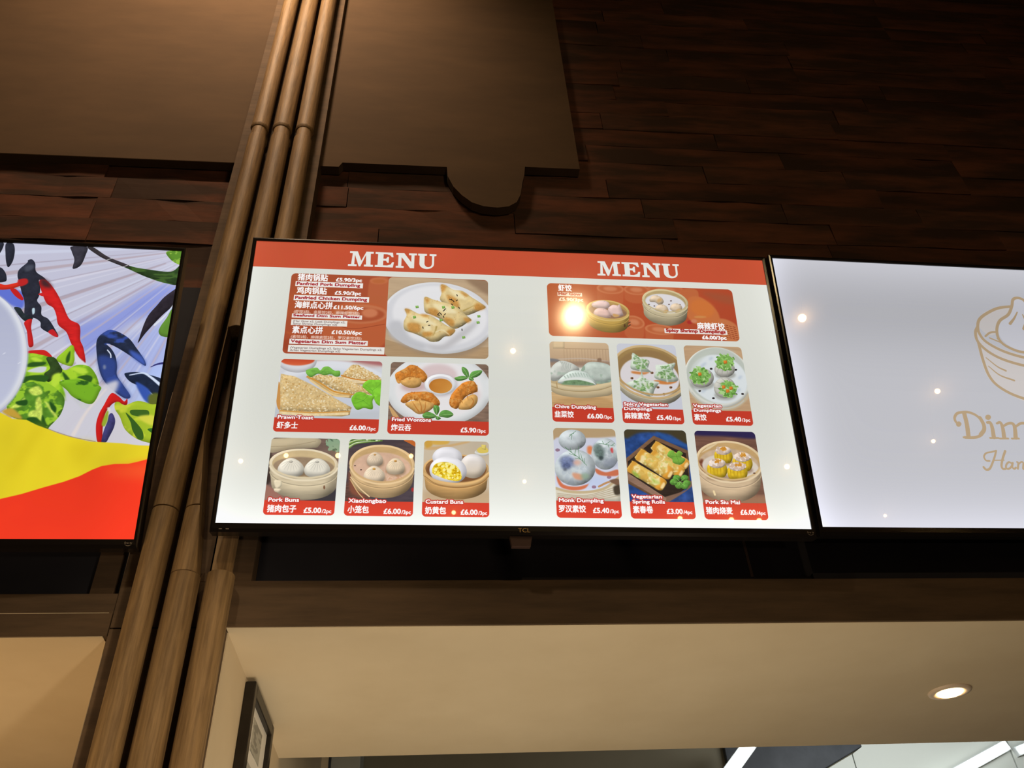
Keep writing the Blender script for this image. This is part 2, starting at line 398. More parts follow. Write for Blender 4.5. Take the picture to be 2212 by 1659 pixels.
    m.T('£5.90/3pc', 401, 296, 524, 19, bold=1.3)
    m.R(210, 306, 565, 336, 0, (240,236,230))
    m.T('Panfried Chicken Dumpling', 217, 328, 555, 16.2, col=(168,38,44), bold=1)
    m.T('海鲜点心拼', 219, 376, 395, 29, bold=1.2)
    m.T('£11.50/6pc', 401, 377, 540, 19, bold=1.3)
    m.T('(虾饺2粒、韭菜饺2粒、麻辣虾饺2粒)', 218, 406, 524, 13, bold=0.5, col=(240,214,200))
    m.R(211, 410, 538, 433, 0, (240,236,230))
    m.T('Seafood Dim Sum Platter', 218, 425, 530, 12.42, col=(168,38,44), bold=1)
    m.R(211, 442, 471, 474, 0, (238,234,226))
    m.T('(Har Gow x2, Leek Dumplings x2,', 220, 456, 461, 10, bold=0.2, col=(120,96,92))
    m.T('Spicy Shrimp Dumplings x2)', 220, 470, 424, 10, bold=0.2, col=(120,96,92))
    m.T('素点心拼', 221, 514, 360, 29, bold=1.2)
    m.T('£10.50/6pc', 403, 515, 541, 19, bold=1.3)
    m.T('(素饺2粒、麻辣素饺2粒、罗汉素饺2粒)', 218, 543, 542, 13, bold=0.5, col=(240,214,200))
    m.R(213, 548, 573, 575, 0, (240,236,230))
    m.T('Vegetarian Dim Sum Platter', 220, 567, 566, 14.58, col=(168,38,44), bold=1)
    m.R(211, 580, 652, 618, 0, (238,234,226))
    m.T('(Vegetarian Dumplings x2, Spicy Vegetarian Dumplings x2,', 221, 599, 641, 10, bold=0.2, col=(120,96,92))
    m.T('Arhat Vegetarian Dumplings x2)', 220, 613, 449, 10, bold=0.2, col=(120,96,92))
    m.C(653, 184, 1138, 627, 22)
    m.P(((608,146),(1191,140),(1185,663),(635,662)), (192,166,134), sm=0, n=(90,0.05,14))
    m.P(((1023,154),(1191,160),(1189,293),(1057,213)), (140,112,88), sm=1, f=10, a=0.8)
    m.P(((628,529),(814,584),(1187,559),(1185,663),(635,662)), (178,148,112), sm=0, n=(90,0.06,10))
    m.P(((1165,457),(1128,540),(1047,599),(938,623),(823,608),(722,557),(655,480),(635,389),(668,304),(747,241),(859,214),(980,229),(1084,283),(1150,365)), (160,136,110), sm=1, f=10)
    m.P(((1165,433),(1130,516),(1051,577),(944,605),(829,595),(727,549),(658,475),(636,388),(665,303),(742,238),(853,207),(973,217),(1078,266),(1146,344)), (232,232,234), sm=1, v=(20,0.25,0.2))
    m.P(((1152,428),(1119,506),(1044,563),(942,589),(832,580),(735,536),(670,467),(648,384),(676,304),(750,244),(855,215),(969,224),(1069,270),(1134,343)), (214,214,218), sm=1, f=3)
    m.P(((1132,417),(1103,486),(1036,537),(944,561),(845,552),(758,513),(699,451),(680,378),(705,307),(772,254),(865,228),(968,237),(1058,278),(1116,342)), (230,229,231), sm=1, f=6)
    m.P(((666,453),(719,433),(770,524),(845,558),(814,584),(686,527)), (196,196,200), sm=1, f=10)
    m.P(((845,558),(919,556),(1004,479),(1090,413),(1058,477),(952,573),(888,588)), (196,194,196), sm=1, f=10)
    m.P(((907,219),(935,224),(968,246),(1012,251),(1057,285),(1101,316),(1126,341),(1095,361),(1057,382),(1025,390),(970,366),(926,329),(904,304),(911,265)), (222,198,142), sm=1, v=(16,1,0.35), n=(18,0.07))
    m.P(((936,277),(986,301),(997,352),(959,334)), (196,136,62), sm=1, f=5, a=0.8, n=(10,0.12))
    m.P(((1001,255),(1040,273),(1024,286)), (196,136,62), sm=1, f=5, a=0.8, n=(10,0.12))
    m.P(((1084,317),(1126,341),(1095,361),(1068,350)), (196,136,62), sm=1, f=5, a=0.8, n=(10,0.12))
    m.P(((907,219),(935,228),(914,265)), (196,136,62), sm=1, f=5, a=0.8, n=(10,0.12))
    m.P(((941,237),(996,261),(1035,299),(985,288)), (240,226,182), sm=1, f=5, a=0.9)
    m.S(((907,219),(935,224),(968,246),(1012,251),(1057,285),(1101,316),(1126,341),(1095,361),(1057,382),(1025,390),(970,366),(926,329),(904,304),(911,265)), 40, (3,2), ((204,150,80),(232,204,140)), seed=1, a=0.5)
    m.P(((830,294),(871,306),(909,317),(948,328),(997,352),(1025,383),(1057,414),(1041,427),(1009,454),(971,467),(928,431),(873,395),(840,384),(829,359)), (222,198,142), sm=1, v=(16,1,0.35), n=(18,0.07))
    m.P(((850,358),(894,363),(895,401),(857,390)), (196,136,62), sm=1, f=5, a=0.8, n=(10,0.12))
    m.P(((927,406),(971,417),(971,455),(939,437)), (196,136,62), sm=1, f=5, a=0.8, n=(10,0.12))
    m.P(((1019,403),(1057,414),(1036,434)), (196,136,62), sm=1, f=5, a=0.8, n=(10,0.12))
    m.P(((830,298),(854,306),(844,332)), (196,136,62), sm=1, f=5, a=0.8, n=(10,0.12))
    m.P(((871,331),(942,342),(986,378),(916,375)), (240,226,182), sm=1, f=5, a=0.9)
    m.S(((830,294),(871,306),(909,317),(948,328),(997,352),(1025,383),(1057,414),(1041,427),(1009,454),(971,467),(928,431),(873,395),(840,384),(829,359)), 40, (3,2), ((204,150,80),(232,204,140)), seed=2, a=0.5)
    m.P(((737,365),(764,368),(808,391),(857,396),(906,426),(939,450),(980,473),(961,505),(929,513),(903,538),(866,542),(834,522),(785,499),(742,482),(735,438),(747,400)), (222,198,142), sm=1, v=(16,1,0.35), n=(18,0.07))
    m.P(((756,444),(810,448),(811,492),(763,487)), (196,136,62), sm=1, f=5, a=0.8, n=(10,0.12))
    m.P(((827,491),(870,490),(871,508),(833,516)), (196,136,62), sm=1, f=5, a=0.8, n=(10,0.12))
    m.P(((945,475),(980,473),(956,505),(940,500)), (196,136,62), sm=1, f=5, a=0.8, n=(10,0.12))
    m.P(((737,365),(762,368),(755,393)), (196,136,62), sm=1, f=5, a=0.8, n=(10,0.12))
    m.P(((814,391),(846,393),(852,406),(825,405)), (196,136,62), sm=1, f=5, a=0.8, n=(10,0.12))
    m.P(((771,399),(841,416),(896,451),(842,447),(782,424)), (240,226,182), sm=1, f=5, a=0.9)
    m.P(((832,460),(858,453),(864,478),(838,485)), (240,226,182), sm=1, f=5, a=0.9)
    m.S(((737,365),(764,368),(808,391),(857,396),(906,426),(939,450),(980,473),(961,505),(929,513),(903,538),(866,542),(834,522),(785,499),(742,482),(735,438),(747,400)), 40, (3,2), ((204,150,80),(232,204,140)), seed=3, a=0.5)
    m.K(((876,508),(886,483),(891,458)), (3,8), (176,150,84), f=1.5)
    m.K(((1019,364),(1041,351),(1073,330)), (8,2), (176,150,84), f=2)
    m.K(((886,489),(918,476),(950,499)), 4, (236,222,180), f=2)
    m.K(((985,273),(988,281)), 4, (34,28,26))
    m.K(((950,301),(957,304)), 4, (34,28,26))
    m.K(((960,300),(963,308)), 4, (34,28,26))
    m.K(((967,308),(972,315)), 4, (34,28,26))
    m.K(((983,310),(989,304)), 4, (34,28,26))
    m.K(((960,328),(966,335)), 4, (34,28,26))
    m.K(((995,344),(999,352)), 4, (34,28,26))
    m.K(((926,362),(933,357)), 4, (34,28,26))
    m.K(((921,370),(927,365)), 4, (34,28,26))
    m.K(((895,391),(900,385)), 4, (34,28,26))
    m.K(((902,380),(909,383)), 4, (34,28,26))
    m.K(((909,384),(913,392)), 4, (34,28,26))
    m.K(((898,394),(905,394)), 4, (34,28,26))
    m.K(((928,391),(932,384)), 4, (34,28,26))
    m.K(((922,398),(925,406)), 4, (34,28,26))
    m.K(((843,435),(850,430)), 4, (34,28,26))
    m.K(((853,453),(860,452)), 4, (34,28,26))
    m.K(((826,462),(828,470)), 4, (34,28,26))
    m.K(((1012,467),(1013,476)), 4, (34,28,26))
    m.P(((787,346),(801,344),(804,357),(790,360)), (126,178,76), sm=0, v=(4,0.6,0.2))
    m.P(((791,350),(799,348),(799,354)), (166,208,116), sm=0)
    m.P(((914,343),(928,341),(931,354),(917,357)), (126,178,76), sm=0, v=(4,0.6,0.2))
    m.P(((917,346),(926,345),(926,350)), (166,208,116), sm=0)
    m.P(((959,342),(973,340),(976,353),(962,356)), (126,178,76), sm=0, v=(4,0.6,0.2))
    m.P(((963,346),(971,344),(971,349)), (166,208,116), sm=0)
    m.P(((777,404),(791,402),(793,415),(780,418)), (126,178,76), sm=0, v=(4,0.6,0.2))
    m.P(((780,408),(789,406),(789,411)), (166,208,116), sm=0)
    m.P(((904,416),(918,415),(920,427),(906,430)), (126,178,76), sm=0, v=(4,0.6,0.2))
    m.P(((907,420),(916,418),(916,424)), (166,208,116), sm=0)
    m.P(((1085,387),(1099,386),(1101,398),(1087,401)), (126,178,76), sm=0, v=(4,0.6,0.2))
    m.P(((1088,391),(1097,389),(1097,395)), (166,208,116), sm=0)
    m.P(((1081,423),(1095,421),(1098,433),(1083,436)), (126,178,76), sm=0, v=(4,0.6,0.2))
    m.P(((1085,426),(1093,425),(1093,430)), (166,208,116), sm=0)
    m.P(((1013,508),(1027,506),(1029,518),(1015,521)), (126,178,76), sm=0, v=(4,0.6,0.2))
    m.P(((1016,511),(1025,510),(1025,515)), (166,208,116), sm=0)
    m.C()
    m.C(187, 656, 646, 1020, 18)
    m.P(((154,644),(679,633),(695,971),(181,983)), (214,216,222), sm=0)
    m.P(((292,651),(679,638),(681,679),(385,699)), (206,184,178), sm=1, f=8)
    m.P(((505,655),(680,656),(681,679),(581,670)), (176,110,110), sm=1, f=5)
    m.P(((717,834),(689,902),(613,952),(505,976),(386,969),(278,934),(202,876),(172,806),(196,738),(270,685),(380,659),(503,665),(615,702),(691,763)), (226,228,234), sm=1, f=4)
    m.P(((718,849),(692,902),(621,942),(521,960),(410,954),(310,925),(240,878),(213,823),(235,769),(304,728),(406,709),(520,714),(623,745),(693,793)), (204,208,218), sm=1, f=12)
    m.P(((347,660),(341,688),(319,710),(284,723),(246,724),(209,713),(183,693),(171,666),(177,638),(199,616),(234,602),(273,601),(310,612),(336,633)), (220,220,224), sm=1, v=(12,0.4,0.2))
    m.P(((337,655),(331,669),(310,680),(279,687),(244,688),(212,683),(190,673),(181,660),(187,646),(207,634),(238,627),(273,626),(305,631),(328,642)), (200,76,46), sm=1, f=2, c2=((222,104,64),1.57))
    m.P(((186,898),(357,936),(643,908),(646,956),(184,967)), (196,200,206), sm=1, f=8)
    m.P(((460,745),(471,725),(591,752),(577,778),(489,777),(466,764)), (222,186,124), sm=0, v=(8,0.6,0.2), n=(14,0.08))
    m.P(((475,719),(507,678),(531,675),(583,704),(644,742),(648,764),(587,772),(467,742)), (220,190,134), sm=0, f=1, n=(7,0.14), v=(14,0.7,0.2))
    m.S(((475,719),(507,678),(531,675),(583,704),(644,742),(648,764),(587,772),(467,742)), 260, (4.2,2.8), ((238,216,170),(214,176,112),(196,152,88),(246,230,194)), sm=0, seed=4, a=0.8)
    m.P(((472,744),(586,755),(572,769),(489,770)), (238,214,170), sm=1, f=2, n=(10,0.08))
    m.K(((464,733),(517,749),(586,758)), 6, (206,134,54))
    m.P(((304,746),(325,737),(438,812),(524,818),(514,848),(431,840),(374,794)), (222,186,124), sm=0, v=(8,0.6,0.2), n=(14,0.08))
    m.P(((326,746),(368,730),(467,744),(528,773),(633,809),(629,826),(522,832),(443,809),(372,772)), (220,190,134), sm=0, f=1, n=(7,0.14), v=(14,0.7,0.2))
    m.S(((326,746),(368,730),(467,744),(528,773),(633,809),(629,826),(522,832),(443,809),(372,772)), 260, (4.2,2.8), ((238,216,170),(214,176,112),(196,152,88),(246,230,194)), sm=0, seed=5, a=0.8)
    m.K(((311,743),(372,775),(439,817),(522,830)), 6, (214,148,60))
    m.K(((327,762),(394,810),(445,837),(503,840)), 9, (236,206,150), f=1)
    m.P(((204,911),(355,918),(519,895),(515,932),(481,940),(333,940),(205,936)), (222,186,124), sm=0, v=(8,0.6,0.2), n=(14,0.08))
    m.P(((193,733),(257,745),(334,784),(405,827),(466,863),(522,895),(513,916),(403,922),(207,916),(193,799)), (220,190,134), sm=0, f=1, n=(7,0.14), v=(14,0.7,0.2))
    m.S(((193,733),(257,745),(334,784),(405,827),(466,863),(522,895),(513,916),(403,922),(207,916),(193,799)), 260, (4.2,2.8), ((238,216,170),(214,176,112),(196,152,88),(246,230,194)), sm=0, seed=6, a=0.8)
    m.K(((208,918),(356,924),(513,914)), 5, (214,156,78))
    m.K(((211,929),(357,934),(504,926)), 12, (240,216,166), f=1, n=(8,0.1))
    m.P(((180,794),(193,783),(207,908),(190,887)), (206,148,80), sm=1)
    m.P(((303,713),(326,701),(351,697),(367,711),(380,693),(404,690),(430,709),(455,711),(457,736),(437,740),(417,729),(388,735),(358,728),(330,746),(310,735)), (124,186,78), sm=1, v=(6,0.7,0.15), n=(16,0.12))
    m.K(((381,718),(344,715),(303,713)), (2.5,1), (84,146,54), a=0.6)
    m.K(((381,718),(376,714),(367,711)), (2.5,1), (84,146,54), a=0.6)
    m.K(((381,718),(407,714),(430,709)), (2.5,1), (84,146,54), a=0.6)
    m.K(((381,718),(411,729),(437,740)), (2.5,1), (84,146,54), a=0.6)
    m.K(((381,718),(371,723),(358,728)), (2.5,1), (84,146,54), a=0.6)
    m.P(((567,772),(586,755),(615,753),(650,764),(656,875),(632,875),(615,843),(610,832),(579,805),(563,789)), (132,204,58), sm=1, v=(6,0.7,0.15), n=(16,0.12))
    m.K(((608,807),(589,789),(567,772)), (2.5,1), (88,160,44), a=0.6)
    m.K(((608,807),(631,786),(650,764)), (2.5,1), (88,160,44), a=0.6)
    m.K(((608,807),(613,825),(615,843)), (2.5,1), (88,160,44), a=0.6)
    m.K(((608,807),(587,798),(563,789)), (2.5,1), (88,160,44), a=0.6)
    m.P(((518,846),(541,817),(570,818),(590,830),(620,835),(612,860),(614,900),(575,896),(546,906),(525,878)), (122,190,54), sm=1, v=(6,0.7,0.15), n=(16,0.12))
    m.K(((571,859),(547,852),(518,846)), (2.5,1), (80,146,40), a=0.6)
    m.K(((571,859),(583,844),(590,830)), (2.5,1), (80,146,40), a=0.6)
    m.K(((571,859),(594,879),(614,900)), (2.5,1), (80,146,40), a=0.6)
    m.K(((571,859),(550,868),(525,878)), (2.5,1), (80,146,40), a=0.6)
    m.C(187, 656, 646, 1020, 18)
    m.P(((184,951),(649,951),(649,1023),(184,1023)), (200,62,44))
    m.C()
    m.T('Prawn Toast', 202, 957, 356, 17, out=(184,52,44), ow=4, bold=1)
    m.T('虾多士', 202, 1001, 292, 24, bold=1.2)
    m.T('£6.00', 520, 1005, 589, 22, bold=1.3)
    m.T('/3pc', 593, 1005, 633, 16, bold=0.8)
    m.C(685, 656, 1138, 1020, 18)
    m.P(((654,639),(1186,634),(1182,981),(672,993)), (132,108,92), sm=0, n=(60,0.2,6))
    m.P(((1149,790),(1125,870),(1059,935),(965,971),(861,973),(767,941),(699,881),(672,803),(692,722),(755,654),(851,615),(959,611),(1058,645),(1126,709)), (226,228,228), sm=1, v=(16,0.3,0.15))
    m.P(((1109,791),(1089,855),(1034,906),(956,936),(869,938),(790,912),(734,864),(711,802),(728,738),(781,684),(861,653),(951,650),(1033,677),(1089,727)), (236,232,232), sm=1, f=6)
    m.P(((993,721),(984,748),(960,770),(924,783),(884,784),(848,773),(822,753),(813,726),(821,699),(845,676),(881,663),(921,661),(958,672),(984,694)), (220,200,200), sm=1, f=8)
    m.P(((1099,819),(1092,841),(1075,859),(1049,869),(1020,870),(994,861),(976,844),(969,823),(975,801),(993,783),(1019,772),(1048,771),(1074,780),(1092,797)), (222,206,206), sm=1, f=10)
    m.P(((854,781),(849,793),(832,803),(809,809),(782,810),(759,805),(742,796),(735,784),(741,772),(757,762),(780,756),(807,755),(831,760),(848,769)), (208,178,176), sm=1, f=10)
    m.P(((686,885),(698,890),(737,943),(713,944)), (206,164,110), sm=1)
    m.P(((993,769),(985,794),(965,814),(935,826),(902,827),(872,817),(851,797),(843,773),(850,748),(870,727),(900,715),(933,714),(964,724),(985,744)), (196,186,190), sm=1, f=7)
    m.P(((989,766),(982,790),(962,810),(933,821),(901,822),(872,812),(852,794),(844,770),(850,746),(870,726),(899,715),(931,714),(961,723),(981,742)), (240,240,242), sm=1, v=(10,0.5,0.15))
    m.P(((972,764),(967,781),(951,796),(929,804),(904,805),(882,798),(866,784),(860,767),(865,749),(880,735),(903,726),(928,725),(950,732),(966,746)), (214,210,214), sm=1, f=2)
    m.P(((970,773),(965,790),(950,804),(929,812),(906,812),(885,805),(870,793),(864,776),(869,760),(883,746),(904,738),(928,737),(949,744),(964,757)), (190,118,44), sm=1, c2=((214,150,70),0.6))
    m.P(((938,762),(936,769),(927,774),(915,778),(902,778),(890,776),(882,770),(879,764),(881,757),(890,751),(901,747),(915,747),(927,750),(935,755)), (206,138,60), sm=1, f=8, a=0.7)
    m.P(((708,718),(732,700),(751,688),(773,670),(801,672),(821,686),(842,705),(855,733),(839,759),(818,748),(783,744),(749,756),(725,768),(711,746)), (206,128,52), sm=1, v=(9,1,0.25), n=(12,0.16), st=((222,160,84),18,18,0.15))
    m.P(((734,762),(763,736),(798,732),(828,748),(824,776),(800,788),(765,786)), (216,166,96), sm=1, v=(10,0.9,0.25), n=(14,0.1))
    m.K(((749,745),(747,716),(732,706)), (2,7), (184,116,52), f=1.2, a=0.9)
    m.K(((773,736),(777,710),(766,687)), (2,7), (184,116,52), f=1.2, a=0.9)
    m.K(((798,735),(807,709),(801,681)), (2,7), (184,116,52), f=1.2, a=0.9)
    m.S(((708,718),(732,700),(751,688),(773,670),(801,672),(821,686),(842,705),(855,733),(839,759),(818,748),(783,744),(749,756),(725,768),(711,746)), 60, (5,3), ((224,160,84),(178,98,34)), seed=7, a=0.5)
    m.P(((738,856),(757,823),(786,811),(820,807),(855,806),(885,819),(913,852),(913,874),(886,880),(856,859),(817,854),(787,849),(758,867)), (206,128,52), sm=1, v=(9,1,0.25), n=(12,0.16), st=((222,160,84),18,18,0.15))
    m.P(((759,872),(787,855),(822,851),(851,853),(891,872),(882,891),(853,913),(819,920),(789,899)), (216,166,96), sm=1, v=(10,0.9,0.25), n=(14,0.1))
    m.K(((792,860),(808,887),(823,909)), (2,7), (184,116,52), f=1.2, a=0.9)
    m.K(((822,854),(832,881),(833,908)), (2,7), (184,116,52), f=1.2, a=0.9)
    m.K(((851,859),(850,886),(843,911)), (2,7), (184,116,52), f=1.2, a=0.9)
    m.K(((787,855),(782,833)), (2,7), (184,116,52), f=1.2, a=0.9)
    m.K(((836,851),(835,821)), (2,7), (184,116,52), f=1.2, a=0.9)
    m.S(((738,856),(757,823),(786,811),(820,807),(855,806),(885,819),(913,852),(913,874),(886,880),(856,859),(817,854),(787,849),(758,867)), 60, (5,3), ((224,160,84),(178,98,34)), seed=8, a=0.5)
    m.P(((958,862),(964,828),(979,800),(1004,771),(1023,754),(1064,744),(1084,769),(1086,797),(1064,809),(1034,826),(1014,855),(995,888),(970,883)), (206,128,52), sm=1, v=(9,1,0.25), n=(12,0.16), st=((222,160,84),18,18,0.15))
    m.P(((1010,860),(1034,832),(1064,814),(1086,825),(1084,858),(1059,887),(1025,894),(1000,888)), (216,166,96), sm=1, v=(10,0.9,0.25), n=(14,0.1))
    m.K(((1019,860),(1009,833),(1014,793)), (2,7), (184,116,52), f=1.2, a=0.9)
    m.K(((1044,843),(1039,810),(1044,776)), (2,7), (184,116,52), f=1.2, a=0.9)
    m.K(((1059,831),(1069,853),(1054,881)), (2,7), (184,116,52), f=1.2, a=0.9)
    m.S(((958,862),(964,828),(979,800),(1004,771),(1023,754),(1064,744),(1084,769),(1086,797),(1064,809),(1034,826),(1014,855),(995,888),(970,883)), 60, (5,3), ((224,160,84),(178,98,34)), seed=9, a=0.5)
    m.P(((1043,728),(1018,703),(1014,674),(1033,679),(1046,702)), (96,150,72), sm=1, v=(6,0.9,0.2), n=(10,0.12))
    m.K(((1043,728),(1031,697),(1014,674)), 2, (150,196,116))
    m.P(((1043,728),(1018,720),(981,730),(993,746),(1023,742)), (96,150,72), sm=1, v=(6,0.9,0.2), n=(10,0.12))
    m.K(((1043,728),(1012,733),(981,730)), 2, (150,196,116))
    m.P(((1048,728),(1063,696),(1107,689),(1099,712),(1074,727)), (96,150,72), sm=1, v=(6,0.9,0.2), n=(10,0.12))
    m.K(((1048,728),(1078,710),(1107,689)), 2, (150,196,116))
    m.P(((1046,728),(1064,727),(1069,741),(1051,742)), (96,150,72), sm=1, v=(6,0.9,0.2), n=(10,0.12))
    m.K(((1046,728),(1057,734),(1069,741)), 2, (150,196,116))
    m.P(((902,923),(887,896),(891,874),(911,879),(914,901)), (96,150,72), sm=1, v=(6,0.9,0.2), n=(10,0.12))
    m.K(((902,923),(901,895),(891,874)), 2, (150,196,116))
    m.P(((902,928),(867,908),(839,922),(849,941),(883,940)), (96,150,72), sm=1, v=(6,0.9,0.2), n=(10,0.12))
    m.K(((902,928),(868,928),(839,922)), 2, (150,196,116))
    m.P(((912,926),(926,901),(956,899),(978,919),(956,935),(932,933)), (96,150,72), sm=1, v=(6,0.9,0.2), n=(10,0.12))
    m.K(((912,926),(943,919),(978,919)), 2, (150,196,116))
    m.P(((905,928),(922,939),(908,947),(898,939)), (96,150,72), sm=1, v=(6,0.9,0.2), n=(10,0.12))
    m.K(((905,928),(908,939),(908,947)), 2, (150,196,116))
    m.C(685, 656, 1138, 1020, 18)
    m.P(((682,951),(1141,951),(1141,1023),(682,1023)), (200,62,44))
    m.C()
    m.T('Fried Wontons', 704, 957, 877, 17, out=(184,52,44), ow=4, bold=1)
    m.T('炸云吞', 702, 1001, 789, 24, bold=1.2)
    m.T('£5.90', 1012, 1005, 1080, 22, bold=1.3)
    m.T('/3pc', 1084, 1005, 1123, 16, bold=0.8)
    m.C(187, 1049, 482, 1401, 18)
    m.P(((151,1046),(508,1039),(534,1408),(192,1412)), (112,92,84), sm=0, n=(70,0.15,8))
    m.P(((170,1133),(192,1122),(212,1218),(185,1268)), (60,48,44), sm=1, f=4)
    m.P(((185,1268),(253,1311),(284,1344),(193,1340)), (150,106,92), sm=1, f=4)
    m.P(((390,1318),(488,1283),(493,1346),(347,1348)), (58,54,58), sm=1, f=5)
    m.P(((181,1066),(208,1053),(386,1049),(389,1088),(357,1095),(278,1100),(187,1120)), (196,180,148), sm=1, v=(14,0.5,0.2))
    m.K(((184,1092),(276,1085),(377,1062)), 3, (166,150,120))
    m.S(((424,1056),(480,1050),(484,1101),(466,1109),(436,1087)), 60, (12,8), ((106,136,110),(76,104,82),(136,164,134)), seed=3)
    m.P(((188,1168),(191,1149),(205,1132),(227,1118),(257,1107),(292,1100),(330,1098),(369,1101),(405,1109),(437,1122),(461,1137),(477,1155),(482,1173),(481,1268),(480,1276),(477,1284),(473,1292),(466,1300),(458,1306),(448,1313),(437,1318),(424,1323),(410,1327),(395,1330),(380,1332),(364,1333),(348,1333),(331,1332),(315,1330),(299,1328),(284,1324),(270,1319),(256,1314),(244,1308),(234,1301),(225,1294),(218,1286),(212,1279),(209,1270),(207,1262)), (206,190,158), sm=0, v=(26,0.9,0.35), n=(60,0.05,8))
    m.K(((484,1212),(477,1226),(465,1239),(447,1250),(425,1259),(399,1265),(371,1269),(342,1270),(312,1267),(283,1262),(257,1255),(234,1245),(215,1233),(201,1220),(193,1206)), 2.5, (144,133,110), a=0.8)
    m.K(((483,1218),(476,1232),(464,1244),(446,1255),(425,1264),(399,1271),(371,1274),(342,1275),(313,1273),(285,1268),(258,1261),(236,1251),(217,1239),(203,1226),(195,1212)), 3, (226,209,173), a=0.6)
    m.P(((482,1173),(469,1204),(429,1228),(371,1240),(306,1239),(247,1224),(205,1199),(188,1168),(200,1137),(239,1112),(297,1100),(364,1101),(424,1116),(466,1142)), (222,208,178), sm=1, v=(6,0.5,0.1))
    m.P(((469,1175),(457,1202),(421,1224),(368,1235),(309,1234),(255,1220),(216,1197),(201,1169),(212,1142),(248,1120),(301,1108),(361,1109),(416,1123),(455,1146)), (206,182,138), sm=1, c2=((181,160,121),1.57), n=(40,0.05,12))
    m.P(((466,1185),(454,1204),(418,1219),(367,1226),(310,1225),(258,1215),(221,1199),(207,1180),(218,1161),(253,1146),(304,1139),(362,1140),(415,1149),(452,1166)), (150,128,104), sm=1, f=1.5, n=(30,0.08))
    m.P(((219,1247),(247,1249),(251,1271),(233,1286),(221,1267)), (226,212,180), sm=1, v=(4,0.6,0.2))
    m.P(((223,1284),(251,1286),(243,1301),(225,1297)), (222,206,176), sm=1, v=(4,0.6,0.2))
    m.P(((435,1276),(435,1280),(434,1283),(432,1285),(431,1285),(429,1283),(428,1280),(427,1276),(427,1272),(428,1269),(429,1267),(431,1267),(433,1269),(434,1272)), (120,84,60), sm=1)
    m.P(((346,1208),(341,1222),(326,1233),(303,1239),(277,1240),(253,1234),(235,1224),(228,1210),(233,1197),(248,1186),(271,1180),(297,1179),(321,1185),(339,1195)), (120,98,70), sm=1, f=5, a=0.6)
    m.P(((227,1200),(233,1175),(253,1153),(277,1143),(304,1151),(330,1173),(339,1198),(330,1222),(297,1231),(264,1231),(238,1221)), (226,220,204), sm=1, v=(14,0.9,0.3))
    m.K(((286,1160),(301,1161),(321,1173)), (3.5,1), (180,176,163), f=1, a=0.9)
    m.K(((288,1160),(305,1161),(324,1173)), (3,1), (244,237,220), f=1, a=0.8)
    m.K(((285,1162),(300,1167),(318,1186)), (3.5,1), (180,176,163), f=1, a=0.9)
    m.K(((288,1162),(303,1167),(321,1185)), (3,1), (244,237,220), f=1, a=0.8)
    m.K(((284,1163),(296,1173),(310,1196)), (3.5,1), (180,176,163), f=1, a=0.9)
    m.K(((286,1163),(299,1173),(313,1196)), (3,1), (244,237,220), f=1, a=0.8)
    m.K(((282,1164),(290,1176),(298,1203)), (3.5,1), (180,176,163), f=1, a=0.9)
    m.K(((284,1164),(293,1176),(301,1203)), (3,1), (244,237,220), f=1, a=0.8)
    m.K(((280,1165),(283,1177),(284,1205)), (3.5,1), (180,176,163), f=1, a=0.9)
    m.K(((282,1164),(286,1177),(286,1205)), (3,1), (244,237,220), f=1, a=0.8)
    m.K(((277,1164),(275,1176),(269,1203)), (3.5,1), (180,176,163), f=1, a=0.9)
    m.K(((279,1164),(278,1176),(271,1203)), (3,1), (244,237,220), f=1, a=0.8)
    m.K(((275,1163),(268,1173),(255,1197)), (3.5,1), (180,176,163), f=1, a=0.9)
    m.K(((277,1163),(272,1173),(258,1197)), (3,1), (244,237,220), f=1, a=0.8)
    m.K(((273,1162),(263,1168),(245,1187)), (3.5,1), (180,176,163), f=1, a=0.9)
    m.K(((276,1162),(267,1168),(248,1187)), (3,1), (244,237,220), f=1, a=0.8)
    m.K(((272,1160),(261,1162),(240,1175)), (3.5,1), (180,176,163), f=1, a=0.9)
    m.K(((275,1160),(264,1162),(243,1175)), (3,1), (244,237,220), f=1, a=0.8)
    m.P(((288,1160),(287,1162),(285,1165),(282,1166),(278,1166),(274,1165),(272,1163),(271,1160),(271,1158),(273,1156),(277,1154),(280,1154),(284,1155),(286,1157)), (194,189,175), sm=1, v=(3,0.6,0.2))
    m.P(((456,1208),(452,1222),(436,1232),(414,1239),(388,1239),(364,1234),(347,1223),(340,1210),(345,1197),(360,1186),(383,1179),(409,1179),(433,1184),(450,1195)), (120,98,70), sm=1, f=5, a=0.6)
    m.P(((339,1199),(345,1175),(365,1152),(390,1143),(416,1150),(441,1173),(450,1197),(441,1222),(408,1231),(375,1231),(349,1221)), (226,220,204), sm=1, v=(14,0.9,0.3))
    m.K(((398,1160),(413,1161),(432,1173)), (3.5,1), (180,176,163), f=1, a=0.9)
    m.K(((400,1160),(416,1161),(435,1173)), (3,1), (244,237,220), f=1, a=0.8)
    m.K(((397,1161),(412,1167),(430,1185)), (3.5,1), (180,176,163), f=1, a=0.9)
    m.K(((400,1161),(415,1167),(432,1185)), (3,1), (244,237,220), f=1, a=0.8)
    m.K(((396,1163),(408,1172),(422,1195)), (3.5,1), (180,176,163), f=1, a=0.9)
    m.K(((398,1163),(411,1172),(424,1195)), (3,1), (244,237,220), f=1, a=0.8)
    m.K(((394,1164),(402,1176),(410,1202)), (3.5,1), (180,176,163), f=1, a=0.9)
    m.K(((396,1164),(405,1175),(412,1202)), (3,1), (244,237,220), f=1, a=0.8)
    m.K(((392,1164),(395,1177),(395,1205)), (3.5,1), (180,176,163), f=1, a=0.9)
